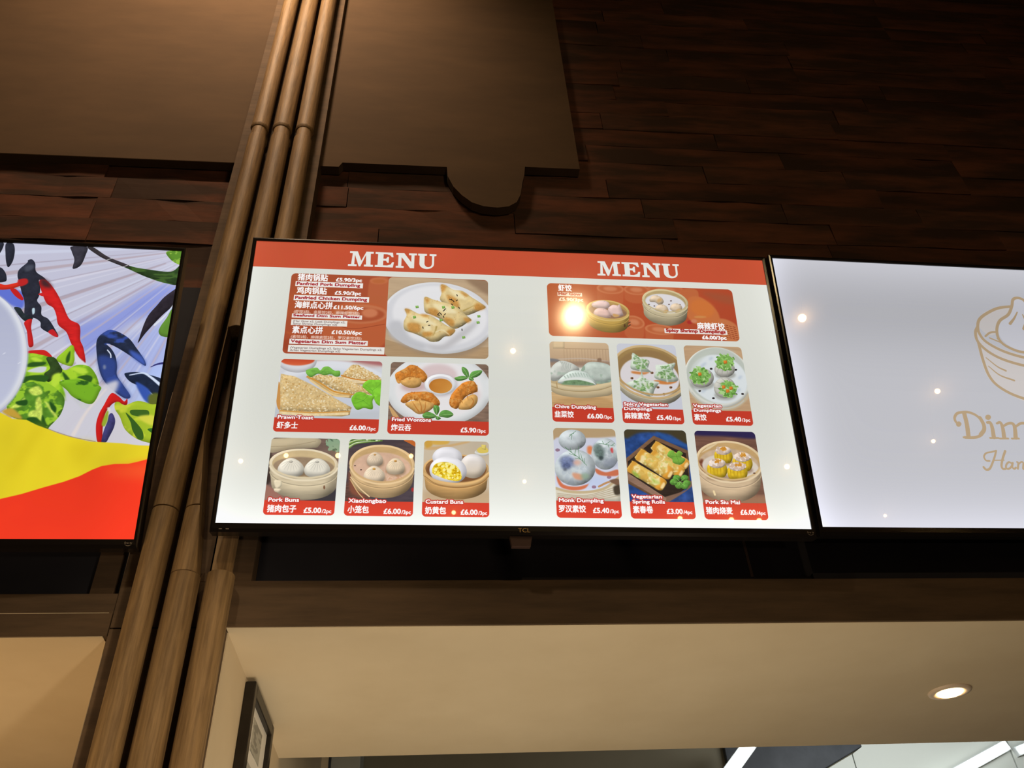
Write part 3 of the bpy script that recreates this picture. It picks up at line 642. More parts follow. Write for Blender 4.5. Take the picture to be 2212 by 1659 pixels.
    m.K(((394,1164),(398,1177),(398,1205)), (3,1), (244,237,220), f=1, a=0.8)
    m.K(((389,1164),(387,1176),(380,1203)), (3.5,1), (180,176,163), f=1, a=0.9)
    m.K(((391,1164),(390,1176),(383,1203)), (3,1), (244,237,220), f=1, a=0.8)
    m.K(((387,1163),(380,1173),(367,1196)), (3.5,1), (180,176,163), f=1, a=0.9)
    m.K(((389,1163),(384,1173),(370,1196)), (3,1), (244,237,220), f=1, a=0.8)
    m.K(((385,1162),(376,1168),(357,1186)), (3.5,1), (180,176,163), f=1, a=0.9)
    m.K(((388,1162),(379,1168),(360,1186)), (3,1), (244,237,220), f=1, a=0.8)
    m.K(((385,1160),(373,1162),(353,1174)), (3.5,1), (180,176,163), f=1, a=0.9)
    m.K(((387,1160),(376,1162),(355,1174)), (3,1), (244,237,220), f=1, a=0.8)
    m.P(((400,1159),(399,1162),(397,1164),(394,1165),(390,1165),(386,1164),(384,1162),(383,1160),(383,1157),(386,1155),(389,1154),(393,1154),(396,1155),(399,1157)), (194,189,175), sm=1, v=(3,0.6,0.2))
    m.K(((472,1184),(466,1196),(454,1207),(437,1217),(417,1225),(393,1230),(368,1234),(341,1234),(314,1233),(288,1229),(263,1223),(241,1214),(223,1205),(209,1193),(200,1181)), 9, (214,198,164), f=0.8)
    m.K(((480,1187),(474,1201),(463,1213),(446,1225),(424,1234),(399,1240),(371,1244),(342,1245),(312,1244),(284,1239),(257,1232),(234,1222),(215,1210),(202,1197),(193,1183)), 8, (228,214,184), f=0.8)
    m.C(187, 1049, 482, 1401, 18)
    m.P(((184,1336),(485,1336),(485,1404),(184,1404)), (200,62,44))
    m.C()
    m.T('Pork Buns', 204, 1342, 330, 17, out=(184,52,44), ow=4, bold=1)
    m.T('猪肉包子', 203, 1386, 322, 24, bold=1.2)
    m.T('£5.00', 355, 1390, 426, 22, bold=1.3)
    m.T('/2pc', 430, 1390, 469, 16, bold=0.8)
    m.C(522, 1049, 812, 1401, 18)
    m.P(((498,1039),(842,1031),(853,1404),(515,1408)), (74,64,70), sm=0, n=(60,0.12,10))
    m.P(((518,1252),(619,1310),(622,1359),(521,1360)), (92,66,58), sm=1, f=6, n=(40,0.3,5))
    m.K(((523,1090),(557,1069),(665,1054)), (9,5), (96,132,60))
    m.K(((523,1086),(557,1066),(655,1053)), (9,5), (146,176,96))
    m.K(((522,1081),(557,1063),(644,1053)), (9,5), (216,226,190))
    m.K(((522,1076),(556,1059),(634,1053)), (9,5), (70,106,44))
    m.K(((522,1072),(556,1056),(623,1052)), (9,5), (96,132,60))
    m.K(((521,1067),(556,1053),(613,1052)), (9,5), (146,176,96))
    m.K(((521,1062),(556,1050),(602,1052)), (9,5), (216,226,190))
    m.K(((521,1058),(556,1047),(592,1051)), (9,5), (70,106,44))
    m.K(((520,1053),(555,1044),(582,1051)), (9,5), (96,132,60))
    m.P(((761,1049),(814,1048),(815,1079),(785,1064)), (192,100,44), sm=1)
    m.P(((814,1280),(813,1284),(812,1288),(809,1290),(806,1290),(804,1288),(802,1285),(801,1280),(801,1276),(803,1273),(806,1271),(809,1271),(811,1272),(813,1276)), (160,50,50), sm=1, f=1)
    m.P(((533,1202),(600,1306),(647,1324),(554,1306),(535,1257)), (128,78,60), sm=1, f=5)
    m.P(((529,1162),(533,1138),(547,1117),(569,1098),(597,1084),(632,1075),(668,1073),(705,1077),(740,1087),(770,1102),(793,1121),(807,1144),(812,1167),(806,1238),(805,1248),(802,1259),(797,1268),(791,1278),(783,1287),(773,1295),(762,1302),(749,1308),(736,1313),(722,1317),(707,1319),(691,1321),(676,1321),(660,1320),(644,1318),(629,1315),(615,1310),(601,1304),(589,1298),(577,1290),(567,1282),(559,1273),(552,1263),(547,1253),(544,1243),(543,1232)), (212,178,130), sm=0, v=(26,0.9,0.35), n=(60,0.05,8))
    m.K(((811,1201),(804,1219),(792,1235),(775,1249),(753,1260),(728,1269),(701,1274),(673,1275),(645,1272),(618,1266),(593,1257),(571,1245),(553,1230),(540,1213),(533,1195)), 2.5, (148,124,91), a=0.8)
    m.K(((810,1205),(803,1223),(791,1239),(774,1253),(753,1265),(728,1273),(701,1278),(673,1279),(645,1276),(618,1270),(594,1261),(572,1249),(554,1234),(542,1217),(534,1200)), 3, (233,195,143), a=0.6)
    m.P(((812,1167),(798,1206),(759,1236),(703,1252),(641,1251),(584,1233),(545,1201),(529,1162),(542,1123),(580,1091),(637,1075),(700,1076),(758,1095),(798,1127)), (224,192,144), sm=1, v=(6,0.5,0.1))
    m.P(((801,1169),(788,1204),(752,1232),(700,1246),(643,1245),(591,1229),(555,1199),(541,1164),(552,1128),(588,1100),(640,1084),(698,1085),(751,1103),(787,1132)), (206,170,118), sm=1, c2=((181,149,103),1.57), n=(40,0.05,12))
    m.P(((797,1182),(784,1212),(750,1235),(700,1247),(645,1245),(594,1231),(559,1207),(546,1177),(557,1148),(591,1124),(642,1112),(698,1113),(749,1127),(784,1152)), (214,178,152), sm=1, f=1.5, n=(30,0.08))
    m.P(((791,1185),(779,1215),(746,1238),(699,1250),(646,1249),(598,1235),(564,1210),(552,1180),(562,1150),(595,1126),(643,1113),(697,1114),(745,1129),(779,1154)), (214,176,150), sm=1, f=3, n=(26,0.06))
    m.S(((772,1218),(766,1229),(748,1238),(722,1244),(693,1244),(667,1240),(648,1231),(641,1220),(647,1209),(665,1200),(691,1195),(720,1195),(747,1199),(765,1207)), 40, (10,4), ((206,150,110),(228,190,160)), seed=5, a=0.6)
    m.P(((678,1158),(675,1168),(665,1177),(651,1182),(634,1182),(619,1178),(608,1170),(604,1159),(607,1149),(617,1141),(632,1136),(648,1136),(663,1140),(674,1148)), (120,98,70), sm=1, f=5, a=0.6)
    m.P(((604,1151),(608,1132),(621,1115),(637,1108),(653,1114),(669,1131),(674,1150),(668,1168),(647,1175),(626,1175),(610,1168)), (226,204,176), sm=1, v=(14,0.9,0.3))
    m.K(((641,1121),(652,1122),(663,1131)), (3.5,1), (180,163,140), f=1, a=0.9)
    m.K(((644,1121),(655,1122),(666,1131)), (3,1), (244,220,190), f=1, a=0.8)
    m.K(((641,1122),(651,1127),(661,1141)), (3.5,1), (180,163,140), f=1, a=0.9)
    m.K(((644,1122),(654,1127),(664,1140)), (3,1), (244,220,190), f=1, a=0.8)
    m.K(((640,1123),(648,1131),(656,1148)), (3.5,1), (180,163,140), f=1, a=0.9)
    m.K(((643,1123),(652,1131),(659,1148)), (3,1), (244,220,190), f=1, a=0.8)
    m.K(((639,1124),(644,1133),(648,1154)), (3.5,1), (180,163,140), f=1, a=0.9)
    m.K(((641,1124),(648,1133),(651,1153)), (3,1), (244,220,190), f=1, a=0.8)
    m.K(((637,1124),(640,1134),(639,1155)), (3.5,1), (180,163,140), f=1, a=0.9)
    m.K(((640,1124),(643,1134),(642,1155)), (3,1), (244,220,190), f=1, a=0.8)
    m.K(((636,1124),(635,1133),(630,1154)), (3.5,1), (180,163,140), f=1, a=0.9)
    m.K(((638,1124),(638,1133),(633,1154)), (3,1), (244,220,190), f=1, a=0.8)
    m.K(((634,1124),(631,1131),(621,1149)), (3.5,1), (180,163,140), f=1, a=0.9)
    m.K(((637,1124),(634,1131),(624,1149)), (3,1), (244,220,190), f=1, a=0.8)
    m.K(((633,1123),(628,1127),(615,1141)), (3.5,1), (180,163,140), f=1, a=0.9)
    m.K(((636,1123),(631,1127),(618,1141)), (3,1), (244,220,190), f=1, a=0.8)
    m.K(((633,1121),(626,1123),(612,1132)), (3.5,1), (180,163,140), f=1, a=0.9)
    m.K(((635,1121),(630,1123),(615,1132)), (3,1), (244,220,190), f=1, a=0.8)
    m.P(((643,1121),(642,1123),(641,1124),(639,1125),(636,1125),(634,1125),(633,1123),(632,1121),(632,1119),(634,1118),(636,1117),(638,1117),(640,1118),(642,1119)), (214,160,90), sm=1, v=(3,0.6,0.2))
    m.P(((774,1192),(771,1204),(759,1213),(742,1219),(724,1219),(706,1214),(694,1205),(690,1193),(693,1182),(704,1172),(721,1167),(740,1166),(757,1171),(770,1180)), (120,98,70), sm=1, f=5, a=0.6)
    m.P(((689,1184),(694,1163),(709,1143),(727,1135),(746,1141),(764,1161),(770,1182),(763,1204),(739,1212),(715,1211),(696,1203)), (230,208,176), sm=1, v=(14,0.9,0.3))
    m.K(((733,1150),(744,1151),(758,1161)), (3.5,1), (184,166,140), f=1, a=0.9)
    m.K(((735,1150),(748,1151),(760,1161)), (3,1), (248,224,190), f=1, a=0.8)
    m.K(((733,1151),(744,1155),(756,1171)), (3.5,1), (184,166,140), f=1, a=0.9)
    m.K(((735,1151),(747,1155),(759,1171)), (3,1), (248,224,190), f=1, a=0.8)
    m.K(((732,1152),(741,1160),(751,1179)), (3.5,1), (184,166,140), f=1, a=0.9)
    m.K(((734,1152),(744,1160),(754,1179)), (3,1), (248,224,190), f=1, a=0.8)
    m.K(((730,1153),(737,1163),(744,1185)), (3.5,1), (184,166,140), f=1, a=0.9)
    m.K(((733,1153),(741,1163),(746,1185)), (3,1), (248,224,190), f=1, a=0.8)
    m.K(((729,1153),(733,1164),(735,1188)), (3.5,1), (184,166,140), f=1, a=0.9)
    m.K(((731,1153),(736,1164),(737,1188)), (3,1), (248,224,190), f=1, a=0.8)
    m.K(((727,1153),(728,1164),(725,1189)), (3.5,1), (184,166,140), f=1, a=0.9)
    m.K(((730,1153),(731,1164),(728,1189)), (3,1), (248,224,190), f=1, a=0.8)
    m.K(((726,1153),(723,1163),(716,1186)), (3.5,1), (184,166,140), f=1, a=0.9)
    m.K(((728,1153),(727,1163),(718,1186)), (3,1), (248,224,190), f=1, a=0.8)
    m.K(((724,1152),(719,1160),(708,1180)), (3.5,1), (184,166,140), f=1, a=0.9)
    m.K(((727,1152),(723,1160),(710,1180)), (3,1), (248,224,190), f=1, a=0.8)
    m.K(((724,1151),(717,1156),(702,1172)), (3.5,1), (184,166,140), f=1, a=0.9)
    m.K(((726,1151),(720,1156),(705,1172)), (3,1), (248,224,190), f=1, a=0.8)
    m.K(((723,1150),(715,1151),(699,1162)), (3.5,1), (184,166,140), f=1, a=0.9)
    m.K(((725,1150),(719,1151),(702,1162)), (3,1), (248,224,190), f=1, a=0.8)
    m.P(((734,1149),(734,1152),(732,1153),(730,1154),(727,1154),(724,1154),(723,1152),(722,1150),(722,1147),(724,1146),(726,1145),(729,1145),(732,1145),(733,1147)), (206,150,70), sm=1, v=(3,0.6,0.2))
    m.P(((690,1232),(686,1244),(673,1254),(654,1260),(633,1260),(613,1255),(600,1246),(594,1234),(598,1222),(611,1212),(630,1206),(651,1205),(671,1211),(685,1220)), (120,98,70), sm=1, f=5, a=0.6)
    m.P(((594,1224),(599,1202),(616,1181),(636,1173),(657,1180),(678,1200),(685,1222),(677,1244),(650,1253),(623,1252),(602,1244)), (232,212,184), sm=1, v=(14,0.9,0.3))
    m.K(((643,1188),(656,1189),(671,1200)), (3.5,1), (185,169,147), f=1, a=0.9)
    m.K(((645,1188),(659,1189),(674,1200)), (3,1), (250,228,198), f=1, a=0.8)
    m.K(((642,1189),(655,1194),(669,1209)), (3.5,1), (185,169,147), f=1, a=0.9)
    m.K(((645,1189),(658,1194),(672,1209)), (3,1), (250,228,198), f=1, a=0.8)
    m.K(((642,1190),(653,1198),(665,1217)), (3.5,1), (185,169,147), f=1, a=0.9)
    m.K(((644,1190),(656,1198),(668,1217)), (3,1), (250,228,198), f=1, a=0.8)
    m.K(((641,1191),(649,1201),(658,1223)), (3.5,1), (185,169,147), f=1, a=0.9)
    m.K(((643,1191),(652,1201),(661,1223)), (3,1), (250,228,198), f=1, a=0.8)
    m.K(((639,1192),(645,1203),(649,1228)), (3.5,1), (185,169,147), f=1, a=0.9)
    m.K(((641,1192),(648,1203),(652,1227)), (3,1), (250,228,198), f=1, a=0.8)
    m.K(((637,1192),(640,1204),(639,1229)), (3.5,1), (185,169,147), f=1, a=0.9)
    m.K(((640,1192),(643,1204),(642,1229)), (3,1), (250,228,198), f=1, a=0.8)
    m.K(((636,1192),(635,1203),(630,1228)), (3.5,1), (185,169,147), f=1, a=0.9)
    m.K(((638,1192),(638,1203),(632,1228)), (3,1), (250,228,198), f=1, a=0.8)
    m.K(((634,1191),(630,1201),(621,1224)), (3.5,1), (185,169,147), f=1, a=0.9)
    m.K(((637,1191),(634,1201),(623,1224)), (3,1), (250,228,198), f=1, a=0.8)
    m.K(((633,1191),(627,1198),(613,1218)), (3.5,1), (185,169,147), f=1, a=0.9)
    m.K(((635,1191),(630,1198),(616,1218)), (3,1), (250,228,198), f=1, a=0.8)
    m.K(((632,1190),(624,1194),(608,1210)), (3.5,1), (185,169,147), f=1, a=0.9)
    m.K(((634,1190),(627,1194),(610,1210)), (3,1), (250,228,198), f=1, a=0.8)
    m.K(((632,1188),(623,1190),(605,1201)), (3.5,1), (185,169,147), f=1, a=0.9)
    m.K(((634,1188),(626,1190),(608,1201)), (3,1), (250,228,198), f=1, a=0.8)
    m.P(((644,1188),(644,1190),(642,1192),(639,1193),(636,1193),(633,1192),(631,1190),(630,1188),(631,1186),(633,1184),(635,1183),(638,1183),(641,1184),(643,1186)), (214,160,80), sm=1, v=(3,0.6,0.2))
    m.P(((558,1174),(558,1175),(557,1176),(555,1177),(554,1177),(552,1176),(551,1175),(551,1174),(551,1173),(552,1172),(553,1172),(555,1172),(557,1172),(558,1173)), (60,40,40), sm=1)
    m.P(((586,1193),(585,1194),(584,1195),(582,1196),(581,1196),(579,1195),(578,1194),(577,1193),(578,1192),(579,1191),(580,1190),(582,1190),(584,1190),(585,1191)), (60,40,40), sm=1)
    m.K(((802,1185),(794,1201),(782,1214),(765,1226),(745,1236),(722,1243),(698,1247),(672,1248),(646,1246),(621,1241),(598,1233),(578,1222),(561,1210),(548,1196),(540,1180)), 8, (206,170,120), f=0.8)
    m.K(((808,1182),(803,1200),(791,1216),(775,1230),(754,1242),(729,1250),(703,1255),(675,1257),(646,1255),(619,1249),(594,1240),(572,1228),(555,1214),(542,1197),(534,1180)), 8, (230,198,150), f=0.8)
    m.K(((539,1227),(580,1276),(624,1315)), 5, (226,196,150))
    m.K(((538,1237),(571,1291),(601,1325)), 4, (206,170,120))
    m.C(522, 1049, 812, 1401, 18)
    m.P(((519,1336),(815,1336),(815,1404),(519,1404)), (200,62,44))
    m.C()
    m.T('Xiaolongbao', 538, 1342, 696, 17, out=(184,52,44), ow=4, bold=1)
    m.T('小笼包', 537, 1386, 625, 24, bold=1.2)
    m.T('£6.00', 689, 1390, 760, 22, bold=1.3)
    m.T('/3pc', 764, 1390, 803, 16, bold=0.8)
    m.C(850, 1049, 1138, 1401, 18)
    m.P(((832,1032),(1182,1024),(1178,1400),(844,1404)), (200,184,160), sm=0, n=(120,0.05))
    m.P(((850,1282),(1179,1277),(1179,1352),(852,1356)), (186,160,126), sm=0, f=12)
    m.P(((848,1084),(939,1071),(1045,1048),(1036,1059),(892,1093)), (206,170,120), sm=1, f=2)
    m.P(((852,1047),(886,1046),(886,1073),(858,1084)), (206,160,70), sm=1, f=3)
    m.P(((891,1046),(948,1045),(963,1050),(949,1066),(891,1067)), (214,170,80), sm=1, f=3)
    m.P(((1143,1101),(1140,1108),(1130,1114),(1116,1117),(1101,1117),(1087,1115),(1077,1109),(1074,1103),(1077,1096),(1087,1090),(1101,1087),(1116,1087),(1130,1089),(1140,1095)), (226,224,216), sm=1, v=(5,0.5,0.2))
    m.P(((1139,1095),(1136,1100),(1127,1104),(1115,1106),(1102,1106),(1090,1104),(1081,1101),(1079,1096),(1081,1092),(1090,1088),(1102,1086),(1115,1085),(1127,1087),(1136,1091)), (206,200,186), sm=1)
    m.P(((1084,1089),(1104,1073),(1128,1078),(1133,1099),(1099,1105)), (220,196,96), sm=1)
    m.P(((1104,1063),(1126,1065),(1123,1089),(1106,1084)), (226,204,110), sm=0, v=(3,0.6,0.2))
    m.P(((850,1179),(855,1162),(869,1146),(891,1132),(921,1121),(956,1114),(993,1112),(1030,1114),(1065,1121),(1095,1132),(1118,1146),(1132,1162),(1136,1179),(1127,1260),(1126,1268),(1123,1276),(1118,1283),(1111,1290),(1103,1296),(1093,1302),(1081,1308),(1069,1312),(1055,1316),(1040,1319),(1025,1322),(1009,1323),(993,1323),(978,1323),(962,1321),(947,1319),(932,1316),(919,1312),(906,1307),(895,1302),(885,1296),(877,1289),(870,1282),(865,1275),(862,1267),(861,1260)), (202,158,100), sm=0, v=(26,0.9,0.35), n=(60,0.05,8))
    m.K(((1134,1213),(1127,1226),(1114,1238),(1097,1249),(1074,1257),(1049,1264),(1022,1268),(993,1269),(964,1267),(937,1263),(911,1257),(890,1248),(872,1237),(859,1225),(852,1212)), 2.5, (141,110,70), a=0.8)
    m.K(((1133,1218),(1126,1231),(1113,1243),(1096,1253),(1074,1262),(1049,1269),(1021,1272),(993,1274),(964,1272),(937,1268),(912,1262),(891,1253),(873,1242),(861,1230),(854,1217)), 3, (222,173,110), a=0.6)
    m.P(((1136,1179),(1121,1208),(1081,1231),(1024,1243),(961,1243),(904,1230),(865,1208),(850,1179),(864,1150),(903,1127),(961,1114),(1025,1114),(1083,1127),(1122,1150)), (210,168,110), sm=1, v=(6,0.5,0.1))
    m.P(((1128,1181),(1114,1207),(1076,1229),(1022,1240),(963,1240),(909,1228),(872,1207),(859,1180),(872,1153),(909,1132),(963,1119),(1023,1119),(1077,1132),(1115,1153)), (150,106,66), sm=1, c2=((132,93,58),1.57), n=(40,0.05,12))
    m.P(((1123,1190),(1110,1213),(1073,1232),(1021,1242),(964,1242),(912,1231),(876,1213),(863,1190),(876,1167),(912,1149),(964,1138),(1022,1138),(1075,1149),(1111,1167)), (120,80,50), sm=1, f=1.5, n=(30,0.08))
    m.P(((1020,1127),(1014,1149),(995,1167),(969,1177),(940,1178),(913,1168),(895,1151),(888,1130),(894,1108),(912,1089),(938,1079),(968,1078),(994,1088),(1013,1105)), (224,222,226), sm=1, v=(16,0.7,0.22))
    m.P(((1125,1166),(1119,1191),(1103,1212),(1081,1223),(1055,1223),(1032,1213),(1016,1193),(1010,1169),(1016,1143),(1031,1123),(1055,1111),(1080,1111),(1104,1122),(1120,1142)), (226,222,222), sm=1, v=(16,0.8,0.25), c2=((214,196,170),1.5))
    m.P(((1040,1196),(1030,1224),(1005,1244),(972,1254),(936,1251),(904,1236),(883,1212),(877,1184),(886,1156),(910,1135),(944,1125),(981,1127),(1013,1143),(1034,1167)), (228,226,230), sm=1, v=(16,0.8,0.25))
    m.P(((890,1201),(894,1171),(912,1155),(950,1150),(989,1164),(1010,1189),(1018,1219),(1004,1237),(961,1233),(914,1216)), (226,192,40), sm=1, n=(9,0.2), st=((248,230,120),10,8,0.1))
    m.S(((894,1201),(903,1165),(950,1154),(989,1169),(1013,1219),(961,1225)), 90, (7,5), ((246,224,80),(206,160,20),(250,238,150)), seed=6)
    m.P(((849,1182),(861,1202),(904,1231),(971,1245),(1037,1244),(1094,1228),(1137,1192),(1138,1212),(1094,1248),(1028,1265),(962,1266),(896,1251),(857,1222)), (214,172,114), sm=1, v=(6,0.5,0.15))
    m.K(((857,1217),(905,1251),(971,1265),(1037,1264),(1104,1243),(1138,1212)), 3, (160,116,66))
    m.C(850, 1049, 1138, 1401, 18)
    m.P(((847,1336),(1141,1336),(1141,1404),(847,1404)), (200,62,44))
    m.C()
    m.T('Custard Buns', 865, 1342, 1025, 17, out=(184,52,44), ow=4, bold=1)
    m.T('奶黄包', 864, 1386, 952, 24, bold=1.2)
    m.T('£6.00', 1016, 1390, 1087, 22, bold=1.3)
    m.T('/3pc', 1091, 1390, 1128, 16, bold=0.8)
    m.R(1430, 187, 2373, 490, 24, (186,92,52), c2=((176,72,46),0.5))
    m.C(1430, 187, 2373, 490, 24)
    m.P(((1680,205),(1684,195),(1695,187),(1711,181),(1731,177),(1752,176),(1773,179),(1792,184),(1806,191),(1815,201),(1817,210),(1807,285),(1803,294),(1793,302),(1777,308),(1759,312),(1739,312),(1719,310),(1702,305),(1689,298),(1680,289),(1679,279)), (190,100,62), sm=0, f=2, a=0.8)
    m.P(((1817,210),(1808,224),(1788,234),(1759,238),(1729,237),(1703,230),(1685,219),(1680,205),(1688,191),(1709,181),(1737,176),(1767,178),(1794,185),(1812,197)), (206,128,86), sm=1, f=2, a=0.8)
    m.P(((1806,210),(1799,220),(1782,227),(1758,231),(1732,230),(1710,224),(1695,216),(1690,205),(1697,195),(1714,188),(1738,184),(1764,185),(1787,191),(1802,200)), (184,94,56), sm=1, f=3, a=0.8)
    m.P(((1782,209),(1778,215),(1768,219),(1754,222),(1739,221),(1725,218),(1717,212),(1714,206),(1718,200),(1728,196),(1742,194),(1758,194),(1771,197),(1780,203)), (210,136,96), sm=1, f=5, a=0.8)
    m.P(((1817,206),(1822,196),(1832,188),(1847,181),(1865,178),(1885,177),(1905,179),(1922,184),(1935,192),(1943,201),(1944,211),(1937,261),(1932,270),(1922,278),(1908,284),(1891,288),(1872,289),(1854,287),(1838,282),(1826,274),(1818,265),(1817,256)), (190,100,62), sm=0, f=2, a=0.8)
    m.P(((1944,211),(1936,224),(1917,234),(1890,239),(1862,238),(1838,231),(1822,220),(1817,206),(1826,192),(1845,182),(1871,177),(1899,178),(1924,185),(1940,197)), (206,128,86), sm=1, f=2, a=0.8)
    m.P(((1935,211),(1928,220),(1912,228),(1889,232),(1865,231),(1845,225),(1831,216),(1827,206),(1834,196),(1850,189),(1872,185),(1896,186),(1917,191),(1931,200)), (184,94,56), sm=1, f=3, a=0.8)
    m.P(((1912,210),(1908,216),(1899,220),(1886,222),(1872,222),(1859,218),(1851,213),(1849,207),(1853,201),(1863,196),(1876,194),(1890,195),(1902,198),(1910,203)), (210,136,96), sm=1, f=5, a=0.8)
    m.P(((1935,198),(1941,189),(1956,180),(1978,174),(2006,171),(2036,171),(2065,173),(2091,179),(2111,187),(2124,196),(2127,206),(2118,243),(2112,253),(2097,261),(2076,267),(2050,270),(2022,271),(1994,268),(1970,263),(1951,255),(1939,246),(1936,236)), (190,100,62), sm=0, f=2, a=0.6)
    m.P(((2127,206),(2115,219),(2086,229),(2047,234),(2005,232),(1967,224),(1943,212),(1935,198),(1947,185),(1975,175),(2014,171),(2057,172),(2095,180),(2120,192)), (206,128,86), sm=1, f=2, a=0.6)
    m.P(((2112,205),(2102,215),(2078,223),(2045,226),(2009,224),(1977,218),(1956,209),(1949,199),(1959,189),(1983,182),(2016,178),(2053,180),(2085,186),(2106,195)), (184,94,56), sm=1, f=3, a=0.6)
    m.P(((2079,204),(2073,210),(2059,214),(2039,216),(2018,215),(1999,212),(1987,206),(1983,200),(1989,194),(2003,190),(2022,188),(2044,189),(2062,192),(2075,198)), (210,136,96), sm=1, f=5, a=0.6)
    m.P(((2112,199),(2192,199),(2182,283),(2114,273)), (190,104,62), sm=1, f=2)
    m.P(((2138,254),(2204,239),(2271,304),(2288,352),(2281,389),(2184,405),(2126,358)), (198,112,64), sm=1, f=3)
    m.P(((2263,330),(2249,347),(2226,357),(2199,357),(2174,347),(2155,329),(2146,306),(2149,284),(2163,265),(2186,255),(2213,255),(2239,266),(2258,284),(2267,307)), (206,116,58), sm=1, f=8)
    m.P(((1805,386),(1810,376),(1820,368),(1833,363),(1849,361),(1865,363),(1879,369),(1892,377),(1900,388),(1904,400),(1904,411),(1895,476),(1890,486),(1880,494),(1867,499),(1853,501),(1838,499),(1824,493),(1813,485),(1805,475),(1801,463),(1802,452)), (190,100,62), sm=0, f=2, a=0.8)
    m.P(((1904,411),(1894,425),(1877,434),(1855,436),(1833,430),(1815,418),(1805,402),(1805,386),(1814,372),(1831,363),(1853,361),(1875,367),(1893,379),(1903,395)), (206,128,86), sm=1, f=2, a=0.8)
    m.P(((1896,409),(1888,420),(1874,426),(1856,427),(1837,422),(1822,412),(1813,400),(1812,388),(1820,377),(1834,371),(1852,370),(1871,375),(1887,385),(1895,397)), (184,94,56), sm=1, f=3, a=0.8)
    m.P(((1879,405),(1874,411),(1866,415),(1855,415),(1844,413),(1835,407),(1830,400),(1829,392),(1834,386),(1842,382),(1853,382),(1864,384),(1873,390),(1878,397)), (210,136,96), sm=1, f=5, a=0.8)
    m.P(((1904,430),(1909,421),(1921,413),(1938,408),(1959,406),(1981,406),(2003,409),(2023,415),(2037,423),(2046,433),(2048,442),(2038,495),(2033,504),(2022,511),(2006,516),(1986,519),(1965,519),(1944,515),(1926,509),(1912,502),(1904,493),(1903,483)), (190,100,62), sm=0, f=2, a=0.8)
    m.P(((2048,442),(2038,454),(2016,463),(1986,466),(1954,463),(1927,455),(1909,443),(1904,430),(1913,417),(1935,409),(1965,405),(1997,408),(2025,416),(2043,428)), (206,128,86), sm=1, f=2, a=0.8)
    m.P(((2037,441),(2029,450),(2010,457),(1985,459),(1958,456),(1934,450),(1919,441),(1915,431),(1922,421),(1941,415),(1966,413),(1993,415),(2017,422),(2033,431)), (184,94,56), sm=1, f=3, a=0.8)
    m.P(((2012,439),(2007,444),(1996,448),(1981,450),(1965,448),(1951,444),(1942,439),(1940,433),(1944,427),(1955,423),(1970,422),(1986,423),(2000,427),(2009,433)), (210,136,96), sm=1, f=5, a=0.8)
    m.P(((2218,207),(2367,226),(2371,276),(2277,254)), (160,84,56), sm=1, f=12, a=0.8)
    m.P(((2147,388),(2145,393),(2140,397),(2135,399),(2129,399),(2123,397),(2120,394),(2119,389),(2121,384),(2125,380),(2131,378),(2137,378),(2142,380),(2146,383)), (170,50,46), sm=1, f=2)
    m.P(((2171,381),(2168,386),(2164,390),(2157,392),(2150,392),(2144,390),(2140,387),(2139,382),(2141,377),(2146,373),(2152,371),(2160,371),(2166,373),(2170,376)), (206,130,96), sm=1, f=3)
    m.P(((2221,355),(2218,358),(2209,360),(2196,362),(2182,362),(2169,362),(2160,360),(2158,357),(2161,354),(2170,352),(2183,350),(2197,350),(2210,351),(2219,352)), (206,140,80), sm=1, f=3)
    m.P(((2284,365),(2365,395),(2370,487),(2290,478)), (196,116,72), sm=1, f=3)
    m.K(((2296,394),(2306,398)), 4, (150,70,44))
    m.K(((2313,399),(2324,402)), 4, (150,70,44))
    m.K(((2331,403),(2341,406)), 4, (150,70,44))
    m.K(((2348,407),(2359,410)), 4, (150,70,44))
    m.K(((2298,406),(2308,410)), 4, (150,70,44))
    m.K(((2315,411),(2325,414)), 4, (150,70,44))
    m.K(((2333,415),(2343,418)), 4, (150,70,44))
    m.K(((2350,419),(2360,422)), 4, (150,70,44))
    m.K(((2299,418),(2309,422)), 4, (150,70,44))
    m.K(((2317,423),(2327,426)), 4, (150,70,44))
    m.K(((2334,427),(2344,430)), 4, (150,70,44))
    m.K(((2351,431),(2362,434)), 4, (150,70,44))
    m.K(((2301,430),(2311,434)), 4, (150,70,44))
    m.K(((2318,434),(2328,438)), 4, (150,70,44))
    m.K(((2336,439),(2346,442)), 4, (150,70,44))
    m.K(((2353,443),(2363,446)), 4, (150,70,44))
    m.K(((2302,442),(2312,445)), 4, (150,70,44))
    m.K(((2320,446),(2330,450)), 4, (150,70,44))
    m.K(((2337,451),(2347,454)), 4, (150,70,44))
    m.K(((2354,455),(2365,458)), 4, (150,70,44))
    m.K(((2304,454),(2314,457)), 4, (150,70,44))
    m.K(((2321,458),(2331,461)), 4, (150,70,44))
    m.K(((2339,462),(2349,466)), 4, (150,70,44))
    m.K(((2356,467),(2366,470)), 4, (150,70,44))
    m.K(((2305,466),(2316,469)), 4, (150,70,44))
    m.K(((2323,470),(2333,473)), 4, (150,70,44))
    m.K(((2340,474),(2350,477)), 4, (150,70,44))
    m.K(((2357,478),(2368,482)), 4, (150,70,44))
    m.P(((1621,321),(1627,306),(1640,294),(1659,284),(1683,277),(1710,275),(1738,276),(1766,282),(1790,291),(1811,303),(1825,317),(1833,332),(1834,348),(1822,419),(1819,425),(1816,432),(1811,438),(1805,443),(1798,448),(1789,452),(1780,456),(1770,459),(1759,461),(1747,462),(1736,463),(1724,462),(1712,461),(1700,459),(1688,457),(1677,453),(1667,449),(1657,444),(1649,439),(1641,433),(1635,427),(1630,421),(1626,414),(1623,407),(1622,401),(1623,394)), (196,160,82), sm=0, v=(26,0.9,0.35), n=(60,0.05,8))
